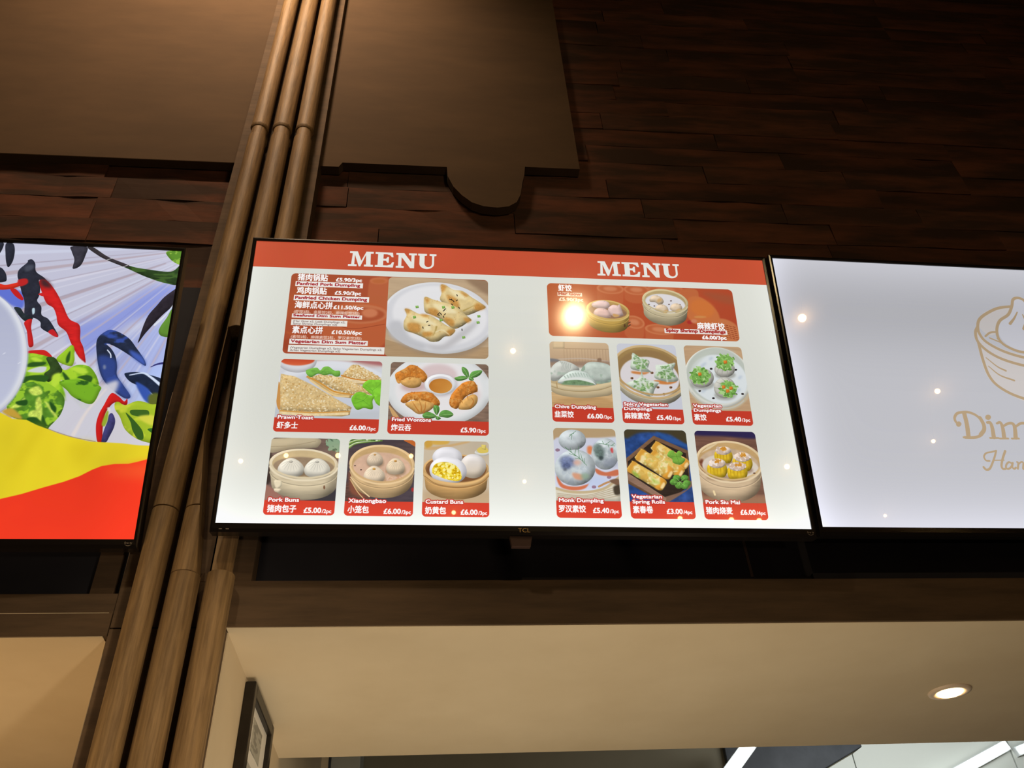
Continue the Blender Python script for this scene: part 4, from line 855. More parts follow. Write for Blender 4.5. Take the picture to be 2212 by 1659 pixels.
    m.K(((1829,377),(1822,388),(1810,397),(1795,405),(1778,410),(1758,413),(1737,414),(1715,413),(1694,409),(1674,403),(1656,395),(1641,385),(1630,374),(1622,363),(1619,351)), 2.5, (137,112,57), a=0.8)
    m.K(((1828,381),(1821,392),(1809,401),(1794,409),(1777,414),(1757,418),(1736,418),(1715,417),(1694,413),(1674,407),(1656,399),(1642,389),(1630,379),(1623,367),(1620,355)), 3, (215,176,90), a=0.6)
    m.P(((1834,348),(1818,371),(1785,387),(1740,393),(1693,387),(1653,370),(1627,347),(1621,321),(1636,297),(1669,281),(1714,275),(1762,281),(1803,297),(1828,321)), (208,176,106), sm=1, v=(6,0.5,0.1))
    m.P(((1823,347),(1809,368),(1779,383),(1739,387),(1697,382),(1660,367),(1637,347),(1631,323),(1645,302),(1675,288),(1715,283),(1758,288),(1795,303),(1818,324)), (190,152,90), sm=1, c2=((167,133,79),1.57), n=(40,0.05,12))
    m.P(((1819,356),(1806,372),(1778,383),(1739,386),(1698,381),(1663,369),(1640,351),(1634,332),(1646,315),(1675,304),(1713,301),(1755,306),(1791,319),(1814,337)), (150,112,84), sm=1, f=1.5, n=(30,0.08))
    m.P(((1650,298),(1685,281),(1717,280),(1737,294),(1735,319),(1708,326),(1657,319)), (228,198,192), sm=1, v=(10,0.9,0.25))
    m.K(((1650,298),(1670,300)), (2.5,1), (193,168,163), f=0.8)
    m.K(((1717,280),(1709,289)), (2.5,1), (193,168,163), f=0.8)
    m.K(((1735,319),(1720,312)), (2.5,1), (193,168,163), f=0.8)
    m.K(((1657,319),(1673,312)), (2.5,1), (193,168,163), f=0.8)
    m.P(((1729,325),(1752,303),(1778,305),(1789,298),(1799,340),(1800,362),(1757,372),(1733,349)), (226,194,186), sm=1, v=(10,0.9,0.25))
    m.K(((1729,325),(1744,328)), (2.5,1), (192,164,158), f=0.8)
    m.K(((1778,305),(1774,316)), (2.5,1), (192,164,158), f=0.8)
    m.K(((1799,340),(1786,337)), (2.5,1), (192,164,158), f=0.8)
    m.K(((1757,372),(1761,356)), (2.5,1), (192,164,158), f=0.8)
    m.P(((1655,352),(1672,327),(1709,325),(1733,343),(1739,373),(1710,379),(1664,370)), (226,190,180), sm=1, v=(10,0.9,0.25))
    m.K(((1655,352),(1672,352)), (2.5,1), (192,161,153), f=0.8)
    m.K(((1709,325),(1704,336)), (2.5,1), (192,161,153), f=0.8)
    m.K(((1739,373),(1722,365)), (2.5,1), (192,161,153), f=0.8)
    m.K(((1664,370),(1677,363)), (2.5,1), (192,161,153), f=0.8)
    m.P(((1753,354),(1784,362),(1768,372),(1752,369)), (206,160,100), sm=1, f=2)
    m.K(((1823,357),(1816,366),(1804,373),(1791,379),(1774,383),(1756,386),(1737,386),(1718,385),(1699,381),(1680,376),(1664,369),(1650,361),(1639,352),(1631,342),(1627,332)), 8, (206,172,100), f=0.8)
    m.K(((1830,357),(1823,368),(1812,377),(1798,385),(1780,391),(1761,394),(1740,395),(1718,394),(1697,390),(1677,384),(1659,376),(1644,367),(1633,356),(1625,345),(1622,333)), 6, (216,186,116), f=0.8)
    m.P(((1809,419),(1808,423),(1807,427),(1805,429),(1803,429),(1801,427),(1800,424),(1800,420),(1801,415),(1803,412),(1804,410),(1806,410),(1808,412),(1809,415)), (90,60,40), sm=1)
    m.K(((1822,406),(1833,399)), 6, (100,70,50))
    m.K(((1821,424),(1833,414)), 6, (100,70,50))
    m.P(((1906,254),(1914,237),(1930,222),(1951,210),(1978,202),(2007,199),(2038,201),(2067,208),(2093,219),(2114,234),(2129,251),(2137,269),(2136,288),(2121,360),(2118,368),(2114,376),(2108,383),(2101,389),(2092,395),(2083,400),(2073,404),(2061,408),(2049,410),(2037,412),(2024,412),(2011,412),(1998,410),(1985,408),(1973,405),(1961,400),(1950,396),(1940,390),(1931,383),(1924,376),(1917,369),(1912,361),(1908,353),(1906,345),(1906,337),(1907,329)), (196,182,148), sm=0, v=(26,0.9,0.35), n=(60,0.05,8))
    m.K(((2130,319),(2121,332),(2108,343),(2091,352),(2071,358),(2049,362),(2026,363),(2003,361),(1980,356),(1959,349),(1940,339),(1925,327),(1913,314),(1906,300),(1903,286)), 2.5, (137,127,103), a=0.8)
    m.K(((2128,323),(2119,336),(2106,347),(2090,356),(2070,363),(2048,366),(2025,367),(2002,365),(1980,361),(1959,353),(1940,343),(1925,332),(1914,319),(1907,305),(1904,290)), 3, (215,200,162), a=0.6)
    m.P(((2136,288),(2117,316),(2080,335),(2031,341),(1980,334),(1937,314),(1911,285),(1906,254),(1924,226),(1962,206),(2011,199),(2063,207),(2106,227),(2132,256)), (206,190,148), sm=1, v=(6,0.5,0.1))
    m.P(((2124,287),(2108,312),(2074,329),(2030,335),(1984,328),(1946,310),(1922,285),(1918,257),(1934,232),(1968,215),(2012,209),(2058,215),(2097,234),(2121,259)), (186,164,116), sm=1, c2=((163,144,102),1.57), n=(40,0.05,12))
    m.P(((2120,297),(2104,318),(2072,332),(2030,336),(1986,330),(1948,314),(1925,292),(1920,268),(1935,247),(1967,232),(2010,228),(2054,235),(2092,251),(2115,273)), (214,208,206), sm=1, f=1.5, n=(30,0.08))
    m.P(((2118,301),(2102,323),(2070,338),(2029,343),(1985,336),(1949,320),(1926,297),(1922,272),(1937,249),(1968,234),(2010,229),(2054,235),(2091,252),(2114,275)), (222,218,220), sm=1, f=2)
    m.P(((1942,292),(1941,294),(1940,295),(1938,296),(1935,296),(1934,296),(1932,294),(1932,293),(1933,291),(1934,290),(1936,289),(1938,289),(1940,290),(1941,291)), (110,90,86), sm=1)
    m.P(((1968,300),(1968,302),(1966,303),(1964,304),(1962,304),(1960,304),(1959,302),(1959,301),(1959,299),(1961,298),(1963,297),(1965,297),(1967,298),(1968,299)), (110,90,86), sm=1)
    m.P(((1945,318),(1944,320),(1942,321),(1941,322),(1938,322),(1937,321),(1935,320),(1935,318),(1936,317),(1937,315),(1939,315),(1941,314),(1943,315),(1944,316)), (110,90,86), sm=1)
    m.P(((2056,267),(2055,269),(2053,270),(2051,271),(2049,271),(2047,270),(2046,269),(2046,267),(2047,266),(2048,264),(2050,264),(2052,263),(2054,264),(2055,265)), (110,90,86), sm=1)
    m.P(((2099,287),(2098,289),(2096,290),(2094,291),(2092,291),(2090,291),(2089,289),(2089,288),(2090,286),(2091,285),(2093,284),(2095,284),(2097,285),(2098,286)), (110,90,86), sm=1)
    m.P(((2044,288),(2043,290),(2042,291),(2040,292),(2038,292),(2036,292),(2034,290),(2034,289),(2035,287),(2036,286),(2038,285),(2040,285),(2042,286),(2043,287)), (110,90,86), sm=1)
    m.P(((1942,265),(1957,242),(1984,238),(2007,253),(2013,277),(1990,294),(1970,279),(1946,277)), (220,198,170), sm=1, v=(10,0.9,0.25))
    m.K(((1942,265),(1956,265)), (2.5,1), (187,168,144), f=0.8)
    m.K(((1984,238),(1981,249)), (2.5,1), (187,168,144), f=0.8)
    m.K(((2013,277),(1998,273)), (2.5,1), (187,168,144), f=0.8)
    m.K(((1970,279),(1972,274)), (2.5,1), (187,168,144), f=0.8)
    m.P(((1963,322),(1979,297),(2006,290),(2028,304),(2031,329),(2008,346),(1986,333)), (220,198,170), sm=1, v=(10,0.9,0.25))
    m.K(((1963,322),(1978,320)), (2.5,1), (187,168,144), f=0.8)
    m.K(((2006,290),(2004,301)), (2.5,1), (187,168,144), f=0.8)
    m.K(((2031,329),(2019,324)), (2.5,1), (187,168,144), f=0.8)
    m.K(((1986,333),(1992,327)), (2.5,1), (187,168,144), f=0.8)
    m.P(((2041,313),(2054,288),(2081,281),(2103,298),(2098,323),(2070,336),(2050,325)), (220,198,170), sm=1, v=(10,0.9,0.25))
    m.K(((2041,313),(2053,311)), (2.5,1), (187,168,144), f=0.8)
    m.K(((2081,281),(2077,292)), (2.5,1), (187,168,144), f=0.8)
    m.K(((2098,323),(2087,317)), (2.5,1), (187,168,144), f=0.8)
    m.K(((2050,325),(2058,319)), (2.5,1), (187,168,144), f=0.8)
    m.P(((2005,257),(2005,262),(2003,267),(1999,272),(1993,276),(1987,278),(1982,277),(1980,274),(1979,270),(1982,265),(1986,259),(1992,256),(1998,254),(2002,254)), (206,168,114), sm=1, f=3)
    m.P(((2030,324),(2030,328),(2028,333),(2024,338),(2018,342),(2012,344),(2008,343),(2005,341),(2005,336),(2007,331),(2011,326),(2017,322),(2023,320),(2028,321)), (206,168,114), sm=1, f=3)
    m.P(((2095,315),(2095,320),(2093,325),(2088,330),(2082,334),(2077,335),(2072,335),(2069,332),(2069,328),(2071,322),(2076,317),(2082,314),(2087,312),(2092,312)), (206,168,114), sm=1, f=3)
    m.K(((2123,299),(2114,309),(2102,318),(2086,325),(2068,329),(2049,332),(2028,333),(2007,331),(1987,326),(1967,320),(1950,312),(1936,302),(1925,292),(1917,280),(1913,268)), 7, (196,178,132), f=0.8)
    m.K(((2131,299),(2123,312),(2110,323),(2094,332),(2075,338),(2053,342),(2030,344),(2007,342),(1984,337),(1963,330),(1944,321),(1929,309),(1917,296),(1910,283),(1907,269)), 6, (212,198,160), f=0.8)
    m.C()
    m.T('虾饺', 1487, 228, 1553, 29, bold=1.3)
    m.R(1481, 239, 1604, 260, 0, (236,218,200))
    m.T('Har Gow', 1487, 254, 1596, 15, col=(190,84,60), bold=1.6)
    m.T('£5.90/3pc', 1488, 288, 1607, 18, bold=1.4, col=(250,222,200))
    m.T('麻辣虾饺', 2168, 424, 2306, 29, bold=1.3)
    m.R(2000, 429, 2315, 455, 0, (238,230,224))
    m.T('Spicy Shrimp Dumplings', 2009, 446, 2306, 16, col=(170,48,44), bold=1.6)
    m.T('£6.00/3pc', 2186, 482, 2306, 19, bold=1.6)
    m.C(1430, 521, 1716, 943, 20)
    m.P(((1416,509),(1761,497),(1750,642),(1410,652)), (206,178,144), sm=0, c2=((186,156,126),1.57))
    m.K(((1499,563),(1498,634)), 2.5, (166,136,106), a=0.6)
    m.K(((1513,562),(1513,634)), 2.5, (166,136,106), a=0.6)
    m.K(((1528,562),(1527,634)), 2.5, (166,136,106), a=0.6)
    m.K(((1542,562),(1541,633)), 2.5, (166,136,106), a=0.6)
    m.K(((1556,561),(1555,633)), 2.5, (166,136,106), a=0.6)
    m.K(((1571,561),(1570,632)), 2.5, (166,136,106), a=0.6)
    m.K(((1585,560),(1584,632)), 2.5, (166,136,106), a=0.6)
    m.K(((1600,560),(1598,631)), 2.5, (166,136,106), a=0.6)
    m.K(((1614,559),(1612,631)), 2.5, (166,136,106), a=0.6)
    m.K(((1628,559),(1627,630)), 2.5, (166,136,106), a=0.6)
    m.K(((1643,558),(1641,630)), 2.5, (166,136,106), a=0.6)
    m.K(((1657,558),(1655,630)), 2.5, (166,136,106), a=0.6)
    m.K(((1672,557),(1670,629)), 2.5, (166,136,106), a=0.6)
    m.K(((1686,557),(1684,629)), 2.5, (166,136,106), a=0.6)
    m.K(((1701,556),(1699,628)), 2.5, (166,136,106), a=0.6)
    m.K(((1715,556),(1713,628)), 2.5, (166,136,106), a=0.6)
    m.P(((1448,521),(1504,519),(1502,558),(1447,560)), (214,188,150), sm=0, v=(6,0.4,0.2))
    m.K(((1502,558),(1715,556)), 4, (176,146,114))
    m.P(((1423,615),(1472,620),(1471,635),(1422,637)), (120,120,124), sm=1, f=3)
    m.K(((1472,617),(1587,610),(1713,622)), 5, (196,180,166), f=2)
    m.P(((1659,608),(1676,607),(1674,632),(1657,633)), (140,112,90), sm=1, f=2)
    m.P(((1422,631),(1752,620),(1750,654),(1421,664)), (150,124,106), sm=0, f=4, a=0.8)
    m.P(((1416,791),(1740,782),(1733,871),(1413,879)), (208,172,124), sm=0, n=(90,0.08,9))
    m.P(((1420,844),(1598,804),(1725,836),(1723,872),(1418,879)), (190,148,98), sm=1, f=6, a=0.7, n=(80,0.1,8))
    m.P(((1424,731),(1425,779),(1469,807),(1570,819),(1673,808),(1718,789),(1720,716)), (206,186,148), sm=1, v=(14,0.5,0.2))
    m.P(((1729,716),(1711,735),(1667,751),(1603,761),(1533,763),(1471,757),(1428,743),(1413,725),(1429,706),(1474,690),(1537,680),(1608,678),(1671,685),(1714,698)), (196,172,130), sm=1, f=1)
    m.P(((1428,689),(1443,651),(1477,626),(1510,628),(1547,645),(1567,672),(1522,704),(1467,730),(1432,731)), (206,208,200), sm=1, v=(16,0.9,0.3), n=(20,0.06), st=((176,190,176),40,34,0.15))
    m.K(((1480,629),(1487,650),(1480,681)), (4,1.5), (170,176,168), f=1.2)
    m.K(((1489,632),(1494,653),(1486,681)), (4,1.5), (170,176,168), f=1.2)
    m.K(((1499,634),(1502,656),(1493,681)), (4,1.5), (170,176,168), f=1.2)
    m.K(((1509,637),(1509,659),(1500,680)), (4,1.5), (170,176,168), f=1.2)
    m.K(((1518,640),(1517,661),(1506,680)), (4,1.5), (170,176,168), f=1.2)
    m.K(((1528,643),(1524,664),(1513,680)), (4,1.5), (170,176,168), f=1.2)
    m.P(((1575,678),(1591,647),(1619,628),(1674,629),(1717,649),(1717,723),(1678,742),(1624,737),(1593,702)), (190,200,190), sm=1, v=(16,0.9,0.3), n=(20,0.07), st=((150,172,152),44,36,0.12))
    m.P(((1461,739),(1490,705),(1529,679),(1567,675),(1605,689),(1630,719),(1642,749),(1563,754),(1488,750)), (206,216,208), sm=1, v=(12,0.9,0.25))
    m.P(((1488,741),(1505,726),(1559,721),(1619,731),(1628,749),(1488,752)), (112,142,104), sm=1, f=3, n=(10,0.2))
    m.P(((1461,739),(1505,718),(1565,712),(1619,725),(1642,749),(1623,740),(1565,726),(1505,730)), (226,230,224), sm=1, f=1)
    m.K(((1495,708),(1502,720)), (7,3), (176,192,180), f=1)
    m.K(((1508,702),(1515,716)), (7,3), (176,192,180), f=1)
    m.K(((1522,697),(1528,713)), (7,3), (176,192,180), f=1)
    m.K(((1535,693),(1542,709)), (7,3), (176,192,180), f=1)
    m.K(((1548,690),(1555,707)), (7,3), (176,192,180), f=1)
    m.K(((1561,689),(1568,706)), (7,3), (176,192,180), f=1)
    m.K(((1574,689),(1581,706)), (7,3), (176,192,180), f=1)
    m.K(((1587,691),(1594,708)), (7,3), (176,192,180), f=1)
    m.K(((1600,694),(1607,710)), (7,3), (176,192,180), f=1)
    m.K(((1613,699),(1620,713)), (7,3), (176,192,180), f=1)
    m.K(((1626,703),(1632,716)), (7,3), (176,192,180), f=1)
    m.P(((1426,734),(1434,746),(1568,764),(1719,732),(1719,753),(1654,776),(1567,786),(1481,780),(1428,761)), (214,194,154), sm=1, v=(6,0.4,0.15))
    m.K(((1428,761),(1492,781),(1572,786),(1654,776),(1718,753)), 3, (170,146,104))
    m.K(((1456,743),(1458,769)), 4, (176,146,100))
    m.C(1430, 521, 1716, 943, 18)
    m.P(((1427,868),(1719,868),(1719,946),(1427,946)), (200,62,44))
    m.C()
    m.T('Chive Dumpling', 1443, 874, 1634, 17, out=(184,52,44), ow=4, bold=1)
    m.T('韭菜饺', 1441, 918, 1528, 24, bold=1.2)
    m.T('£6.00', 1592, 922, 1663, 22, bold=1.3)
    m.T('/3pc', 1667, 922, 1705, 16, bold=0.8)
    m.C(1756, 521, 2045, 943, 20)
    m.P(((1750,504),(2112,492),(2069,875),(1722,883)), (204,206,216), sm=0)
    m.P(((1733,621),(1748,589),(1775,561),(1811,541),(1854,529),(1901,526),(1948,533),(1992,549),(2030,574),(2059,604),(2078,638),(2085,674),(2079,709),(2063,761),(2056,776),(2048,790),(2037,803),(2025,814),(2011,825),(1995,833),(1978,840),(1960,845),(1941,849),(1921,850),(1901,850),(1881,848),(1862,844),(1843,838),(1825,831),(1808,822),(1792,811),(1778,799),(1765,786),(1755,772),(1746,758),(1740,742),(1736,727),(1735,711),(1736,695),(1739,679)), (206,196,170), sm=0, v=(26,0.9,0.35), n=(60,0.05,8))
    m.K(((2070,743),(2053,766),(2030,786),(2002,801),(1970,811),(1935,816),(1900,815),(1864,809),(1831,798),(1800,782),(1773,761),(1752,738),(1737,712),(1729,684),(1728,656)), 2.5, (144,137,118), a=0.8)
    m.K(((2068,746),(2051,769),(2028,789),(2000,804),(1969,814),(1935,819),(1899,818),(1864,812),(1831,801),(1800,785),(1774,765),(1753,741),(1738,715),(1730,688),(1729,660)), 3, (226,215,187), a=0.6)
    m.P(((2079,709),(2043,760),(1981,792),(1905,799),(1829,780),(1768,738),(1733,682),(1733,621),(1767,568),(1829,534),(1907,527),(1986,547),(2048,590),(2081,648)), (196,168,122), sm=1, v=(6,0.5,0.1))
    m.P(((2069,709),(2035,757),(1977,787),(1905,793),(1833,775),(1776,736),(1743,683),(1743,626),(1775,577),(1833,546),(1907,539),(1980,557),(2039,598),(2070,652)), (164,134,84), sm=1, c2=((144,117,73),1.57), n=(40,0.05,12))
    m.P(((2061,728),(2030,769),(1975,794),(1906,798),(1837,781),(1781,745),(1748,698),(1747,648),(1776,605),(1831,579),(1902,574),(1972,592),(2029,629),(2061,678)), (150,118,76), sm=1, f=1.5, n=(30,0.08))
    m.P(((2059,719),(2027,767),(1972,797),(1904,805),(1838,788),(1784,750),(1755,698),(1755,642),(1786,593),(1842,561),(1911,553),(1979,570),(2033,610),(2062,663)), (150,120,78), sm=1, f=4)
    m.P(((2041,731),(2014,774),(1965,802),(1904,810),(1843,797),(1794,766),(1766,721),(1764,673),(1790,629),(1839,600),(1901,591),(1963,605),(2014,637),(2041,683)), (222,216,218), sm=1, f=1.5)
    m.P(((1824,709),(1823,712),(1821,714),(1818,715),(1815,715),(1812,714),(1810,712),(1809,709),(1810,706),(1812,704),(1816,702),(1819,702),(1822,703),(1824,706)), (150,116,86), sm=1)
    m.P(((1822,710),(1822,712),(1820,713),(1818,714),(1816,714),(1815,713),(1814,712),(1813,710),(1814,708),(1815,707),(1817,706),(1819,706),(1821,707),(1822,708)), (96,66,50), sm=1)
    m.P(((1924,677),(1923,680),(1920,682),(1917,684),(1914,684),(1911,683),(1909,680),(1908,677),(1909,674),(1912,672),(1915,671),(1918,670),(1921,672),(1923,674)), (150,116,86), sm=1)
    m.P(((1922,678),(1921,680),(1920,682),(1918,683),(1916,683),(1914,682),(1913,680),(1913,678),(1913,677),(1915,675),(1916,674),(1918,674),(1920,675),(1921,676)), (96,66,50), sm=1)
    m.P(((1945,754),(1944,757),(1942,759),(1938,760),(1935,760),(1932,759),(1930,757),(1930,754),(1931,751),(1933,749),(1936,747),(1940,747),(1943,749),(1945,751)), (150,116,86), sm=1)
    m.P(((1943,755),(1942,757),(1941,758),(1939,759),(1937,759),(1935,759),(1934,757),(1934,755),(1935,753),(1936,752),(1938,751),(1940,751),(1941,752),(1943,753)), (96,66,50), sm=1)
    m.P(((2007,752),(2006,755),(2004,757),(2001,759),(1997,759),(1994,758),(1992,755),(1992,752),(1993,750),(1995,747),(1999,746),(2002,746),(2005,747),(2007,749)), (150,116,86), sm=1)
    m.P(((2005,753),(2005,755),(2003,757),(2001,758),(1999,758),(1998,757),(1997,755),(1996,754),(1997,752),(1998,750),(2000,749),(2002,749),(2004,750),(2005,751)), (96,66,50), sm=1)
    m.P(((1971,789),(1970,792),(1967,794),(1964,796),(1961,796),(1958,795),(1956,792),(1955,790),(1956,787),(1959,784),(1962,783),(1965,783),(1968,784),(1970,786)), (150,116,86), sm=1)
    m.P(((1968,790),(1968,792),(1966,794),(1965,795),(1963,795),(1961,794),(1960,792),(1960,791),(1960,789),(1962,787),(1963,786),(1965,786),(1967,787),(1968,789)), (96,66,50), sm=1)
    m.P(((1820,671),(1880,675),(1909,668),(1879,687),(1824,683)), (206,130,70), sm=1, f=3)
    m.P(((1926,717),(2031,717),(1996,736),(1941,734)), (206,130,70), sm=1, f=2)
    m.P(((1827,786),(1858,797),(1847,800)), (206,130,70), sm=1, f=2)
    m.P(((1827,584),(1834,571),(1865,595),(1908,612),(1899,656),(1914,674),(1859,670),(1816,656),(1822,615)), (196,208,190), sm=1, v=(12,0.9,0.2), n=(16,0.08))
    m.S(((1839,593),(1844,583),(1867,601),(1900,614),(1893,647),(1904,661),(1863,657),(1830,647),(1835,616)), 55, (8,5), ((118,160,92),(150,186,120),(216,222,196),(96,140,76)), seed=1, a=0.7)
    m.K(((1874,620),(1851,602),(1827,584)), (3,7), (226,232,224), f=2, a=0.7)
    m.K(((1874,620),(1870,607),(1865,595)), (3,7), (226,232,224), f=2, a=0.7)
    m.K(((1874,620),(1886,638),(1899,656)), (3,7), (226,232,224), f=2, a=0.7)
    m.K(((1874,620),(1866,645),(1859,670)), (3,7), (226,232,224), f=2, a=0.7)
    m.K(((1874,620),(1848,617),(1822,615)), (3,7), (226,232,224), f=2, a=0.7)
    m.P(((1939,636),(1973,632),(2030,621),(2032,633),(2020,665),(2040,713),(1986,724),(1927,704),(1936,667)), (196,208,190), sm=1, v=(12,0.9,0.2), n=(16,0.08))
    m.S(((1950,641),(1975,638),(2018,630),(2019,639),(2010,663),(2025,699),(1985,707),(1941,693),(1948,665)), 55, (8,5), ((118,160,92),(150,186,120),(216,222,196),(96,140,76)), seed=2, a=0.7)
    m.K(((1982,657),(1961,646),(1939,636)), (3,7), (226,232,224), f=2, a=0.7)
    m.K(((1982,657),(2006,639),(2030,621)), (3,7), (226,232,224), f=2, a=0.7)
    m.K(((1982,657),(2001,661),(2020,665)), (3,7), (226,232,224), f=2, a=0.7)
    m.K(((1982,657),(1984,690),(1986,724)), (3,7), (226,232,224), f=2, a=0.7)
    m.K(((1982,657),(1959,662),(1936,667)), (3,7), (226,232,224), f=2, a=0.7)
    m.P(((1784,739),(1832,719),(1856,700),(1867,669),(1875,703),(1909,720),(1944,728),(1921,765),(1902,803),(1859,791),(1817,768)), (196,208,190), sm=1, v=(12,0.9,0.2), n=(16,0.08))
    m.S(((1806,737),(1842,722),(1859,708),(1868,685),(1874,710),(1899,723),(1926,729),(1909,757),(1894,785),(1862,776),(1830,759)), 55, (8,5), ((118,160,92),(150,186,120),(216,222,196),(96,140,76)), seed=3, a=0.7)
    m.K(((1870,730),(1827,735),(1784,739)), (3,7), (226,232,224), f=2, a=0.7)
    m.K(((1870,730),(1863,715),(1856,700)), (3,7), (226,232,224), f=2, a=0.7)
    m.K(((1870,730),(1872,717),(1875,703)), (3,7), (226,232,224), f=2, a=0.7)
    m.K(((1870,730),(1907,729),(1944,728)), (3,7), (226,232,224), f=2, a=0.7)
    m.K(((1870,730),(1886,767),(1902,803)), (3,7), (226,232,224), f=2, a=0.7)
    m.K(((1870,730),(1843,749),(1817,768)), (3,7), (226,232,224), f=2, a=0.7)
    m.K(((2062,726),(2048,746),(2028,763),(2005,776),(1978,786),(1948,792),(1917,793),(1886,790),(1855,782),(1826,771),(1800,755),(1778,737),(1760,716),(1747,694),(1740,670)), 9, (190,156,104), f=0.8)
    m.K(((2071,734),(2056,757),(2034,777),(2007,793),(1976,804),(1942,810),(1907,810),(1871,805),(1837,794),(1806,779),(1779,759),(1757,737),(1740,711),(1731,684),(1729,657)), 10, (206,176,128), f=0.8)
    m.C(1756, 521, 2045, 943, 18)
    m.P(((1753,868),(2048,868),(2048,946),(1753,946)), (200,62,44))
    m.C()
    m.T('Spicy Vegetarian', 1767, 852, 1973, 15.5, out=(184,52,44), ow=4, bold=1)
    m.T('Dumplings', 1767, 876, 1897, 15.5, out=(184,52,44), ow=4, bold=1)
    m.T('麻辣素饺', 1766, 918, 1884, 24, bold=1.2)
    m.T('£5.40', 1917, 922, 1988, 22, bold=1.3)
    m.T('/3pc', 1992, 922, 2030, 16, bold=0.8)
    m.C(2085, 521, 2373, 943, 20)
    m.P(((2077,506),(2456,493),(2397,878),(2034,887)), (192,158,122), sm=0, n=(90,0.08,9))
    m.P(((2386,773),(2338,831),(2272,865),(2200,868),(2135,840),(2091,786),(2075,716),(2091,644),(2138,583),(2205,547),(2280,544),(2347,573),(2391,630),(2405,702)), (196,180,150), sm=1, f=3)
    m.P(((2380,757),(2333,814),(2268,847),(2196,850),(2132,822),(2087,768),(2071,699),(2088,628),(2134,568),(2200,533),(2275,529),(2341,559),(2385,615),(2399,686)), (222,222,212), sm=1, v=(8,0.5,0.12))
    m.P(((2370,743),(2326,796),(2266,826),(2199,829),(2140,803),(2098,753),(2083,689),(2098,623),(2141,568),(2203,535),(2271,532),(2333,560),(2374,612),(2387,677)), (190,196,186), sm=1, f=3)
    m.P(((2364,757),(2326,802),(2271,827),(2209,828),(2154,803),(2114,759),(2099,703),(2111,646),(2148,599),(2204,572),(2267,572),(2324,597),(2364,643),(2378,700)), (222,228,230), sm=1, f=3)
    m.K(((2345,813),(2329,827),(2311,838),(2292,847),(2272,853),(2251,857),(2230,858),(2209,856),(2189,852),(2170,844),(2152,835),(2136,823),(2121,809),(2109,793),(2099,775)), 5, (196,196,186), f=1)
    m.P(((2108,631),(2172,566),(2267,531),(2344,554),(2229,558),(2155,611),(2107,681)), (196,202,190), sm=1, f=6, a=0.6)
    m.P(((2189,613),(2189,617),(2184,623),(2177,631),(2169,638),(2160,644),(2154,647),(2150,646),(2151,642),(2155,635),(2162,627),(2170,620),(2179,614),(2185,612)), (186,198,212), sm=1, f=5, a=0.8)
    m.P(((2224,582),(2224,585),(2223,589),(2220,594),(2215,598),(2211,600),(2207,600),(2204,599),(2204,595),(2205,591),(2208,587),(2213,583),(2217,581),(2221,580)), (186,198,212), sm=1, f=5, a=0.8)
    m.P(((2173,753),(2173,756),(2170,762),(2165,767),(2159,773),(2152,777),(2147,778),(2144,777),(2144,773),(2147,768),(2152,762),(2158,757),(2165,753),(2170,752)), (186,198,212), sm=1, f=5, a=0.8)
    m.P(((2339,750),(2339,753),(2337,758),(2332,763),(2327,768),(2321,771),(2316,772),(2313,771),(2313,767),(2315,762),(2320,757),(2325,753),(2331,749),(2336,748)), (186,198,212), sm=1, f=5, a=0.8)
    m.P(((2355,680),(2356,683),(2354,688),(2350,693),(2346,697),(2341,699),(2336,700),(2334,698),(2333,695),(2335,691),(2339,686),(2343,682),(2348,679),(2353,679)), (186,198,212), sm=1, f=5, a=0.8)
    m.P(((2215,647),(2214,649),(2212,651),(2209,652),(2206,652),(2203,651),(2201,649),(2201,647),(2202,645),(2204,642),(2207,641),(2210,641),(2213,642),(2214,644)), (50,44,44), sm=1)
    m.P(((2336,648),(2335,650),(2333,652),(2330,654),(2327,654),(2325,653),(2323,651),(2323,648),(2324,646),(2326,644),(2329,643),(2332,643),(2334,644),(2336,645)), (50,44,44), sm=1)
    m.P(((2144,767),(2143,769),(2141,771),(2139,772),(2136,773),(2133,772),(2131,770),(2131,767),(2132,765),(2134,763),(2137,762),(2140,762),(2142,763),(2144,765)), (50,44,44), sm=1)
    m.P(((2206,804),(2205,806),(2203,808),(2200,809),(2197,809),(2194,808),(2193,807),(2192,804),(2193,802),(2195,800),(2198,799),(2201,799),(2204,800),(2205,802)), (50,44,44), sm=1)
    m.P(((2319,780),(2318,782),(2316,784),(2313,785),(2310,785),(2307,784),(2306,783),(2305,780),(2306,778),(2308,776),(2311,775),(2314,775),(2317,776),(2318,777)), (50,44,44), sm=1)
    m.P(((2351,778),(2350,780),(2348,782),(2345,783),(2342,783),(2339,782),(2338,780),(2337,778),(2338,776),(2340,774),(2343,773),(2346,773),(2349,774),(2350,775)), (50,44,44), sm=1)
    m.P(((2324,677),(2318,686),(2303,694),(2282,699),(2259,700),(2240,696),(2227,689),(2223,680),(2229,670),(2244,662),(2265,657),(2288,657),(2308,660),(2321,668)), (150,150,140), sm=1, f=5, a=0.7)
    m.P(((2325,646),(2318,665),(2301,681),(2280,690),(2257,691),(2238,683),(2226,668),(2223,649),(2231,630),(2247,614),(2269,605),(2291,605),(2311,613),(2323,627)), (196,194,184), sm=1, v=(12,0.9,0.3))
    m.K(((2315,607),(2323,646)), (4,1.5), (160,158,150), f=1.2)
    m.K(((2305,630),(2310,671)), (4,1.5), (160,158,150), f=1.2)
    m.K(((2286,644),(2284,687)), (4,1.5), (160,158,150), f=1.2)
    m.K(((2265,644),(2254,688)), (4,1.5), (160,158,150), f=1.2)
    m.K(((2250,631),(2232,673)), (4,1.5), (160,158,150), f=1.2)
    m.K(((2247,609),(2226,649)), (4,1.5), (160,158,150), f=1.2)
    m.K(((2256,587),(2238,625)), (4,1.5), (160,158,150), f=1.2)
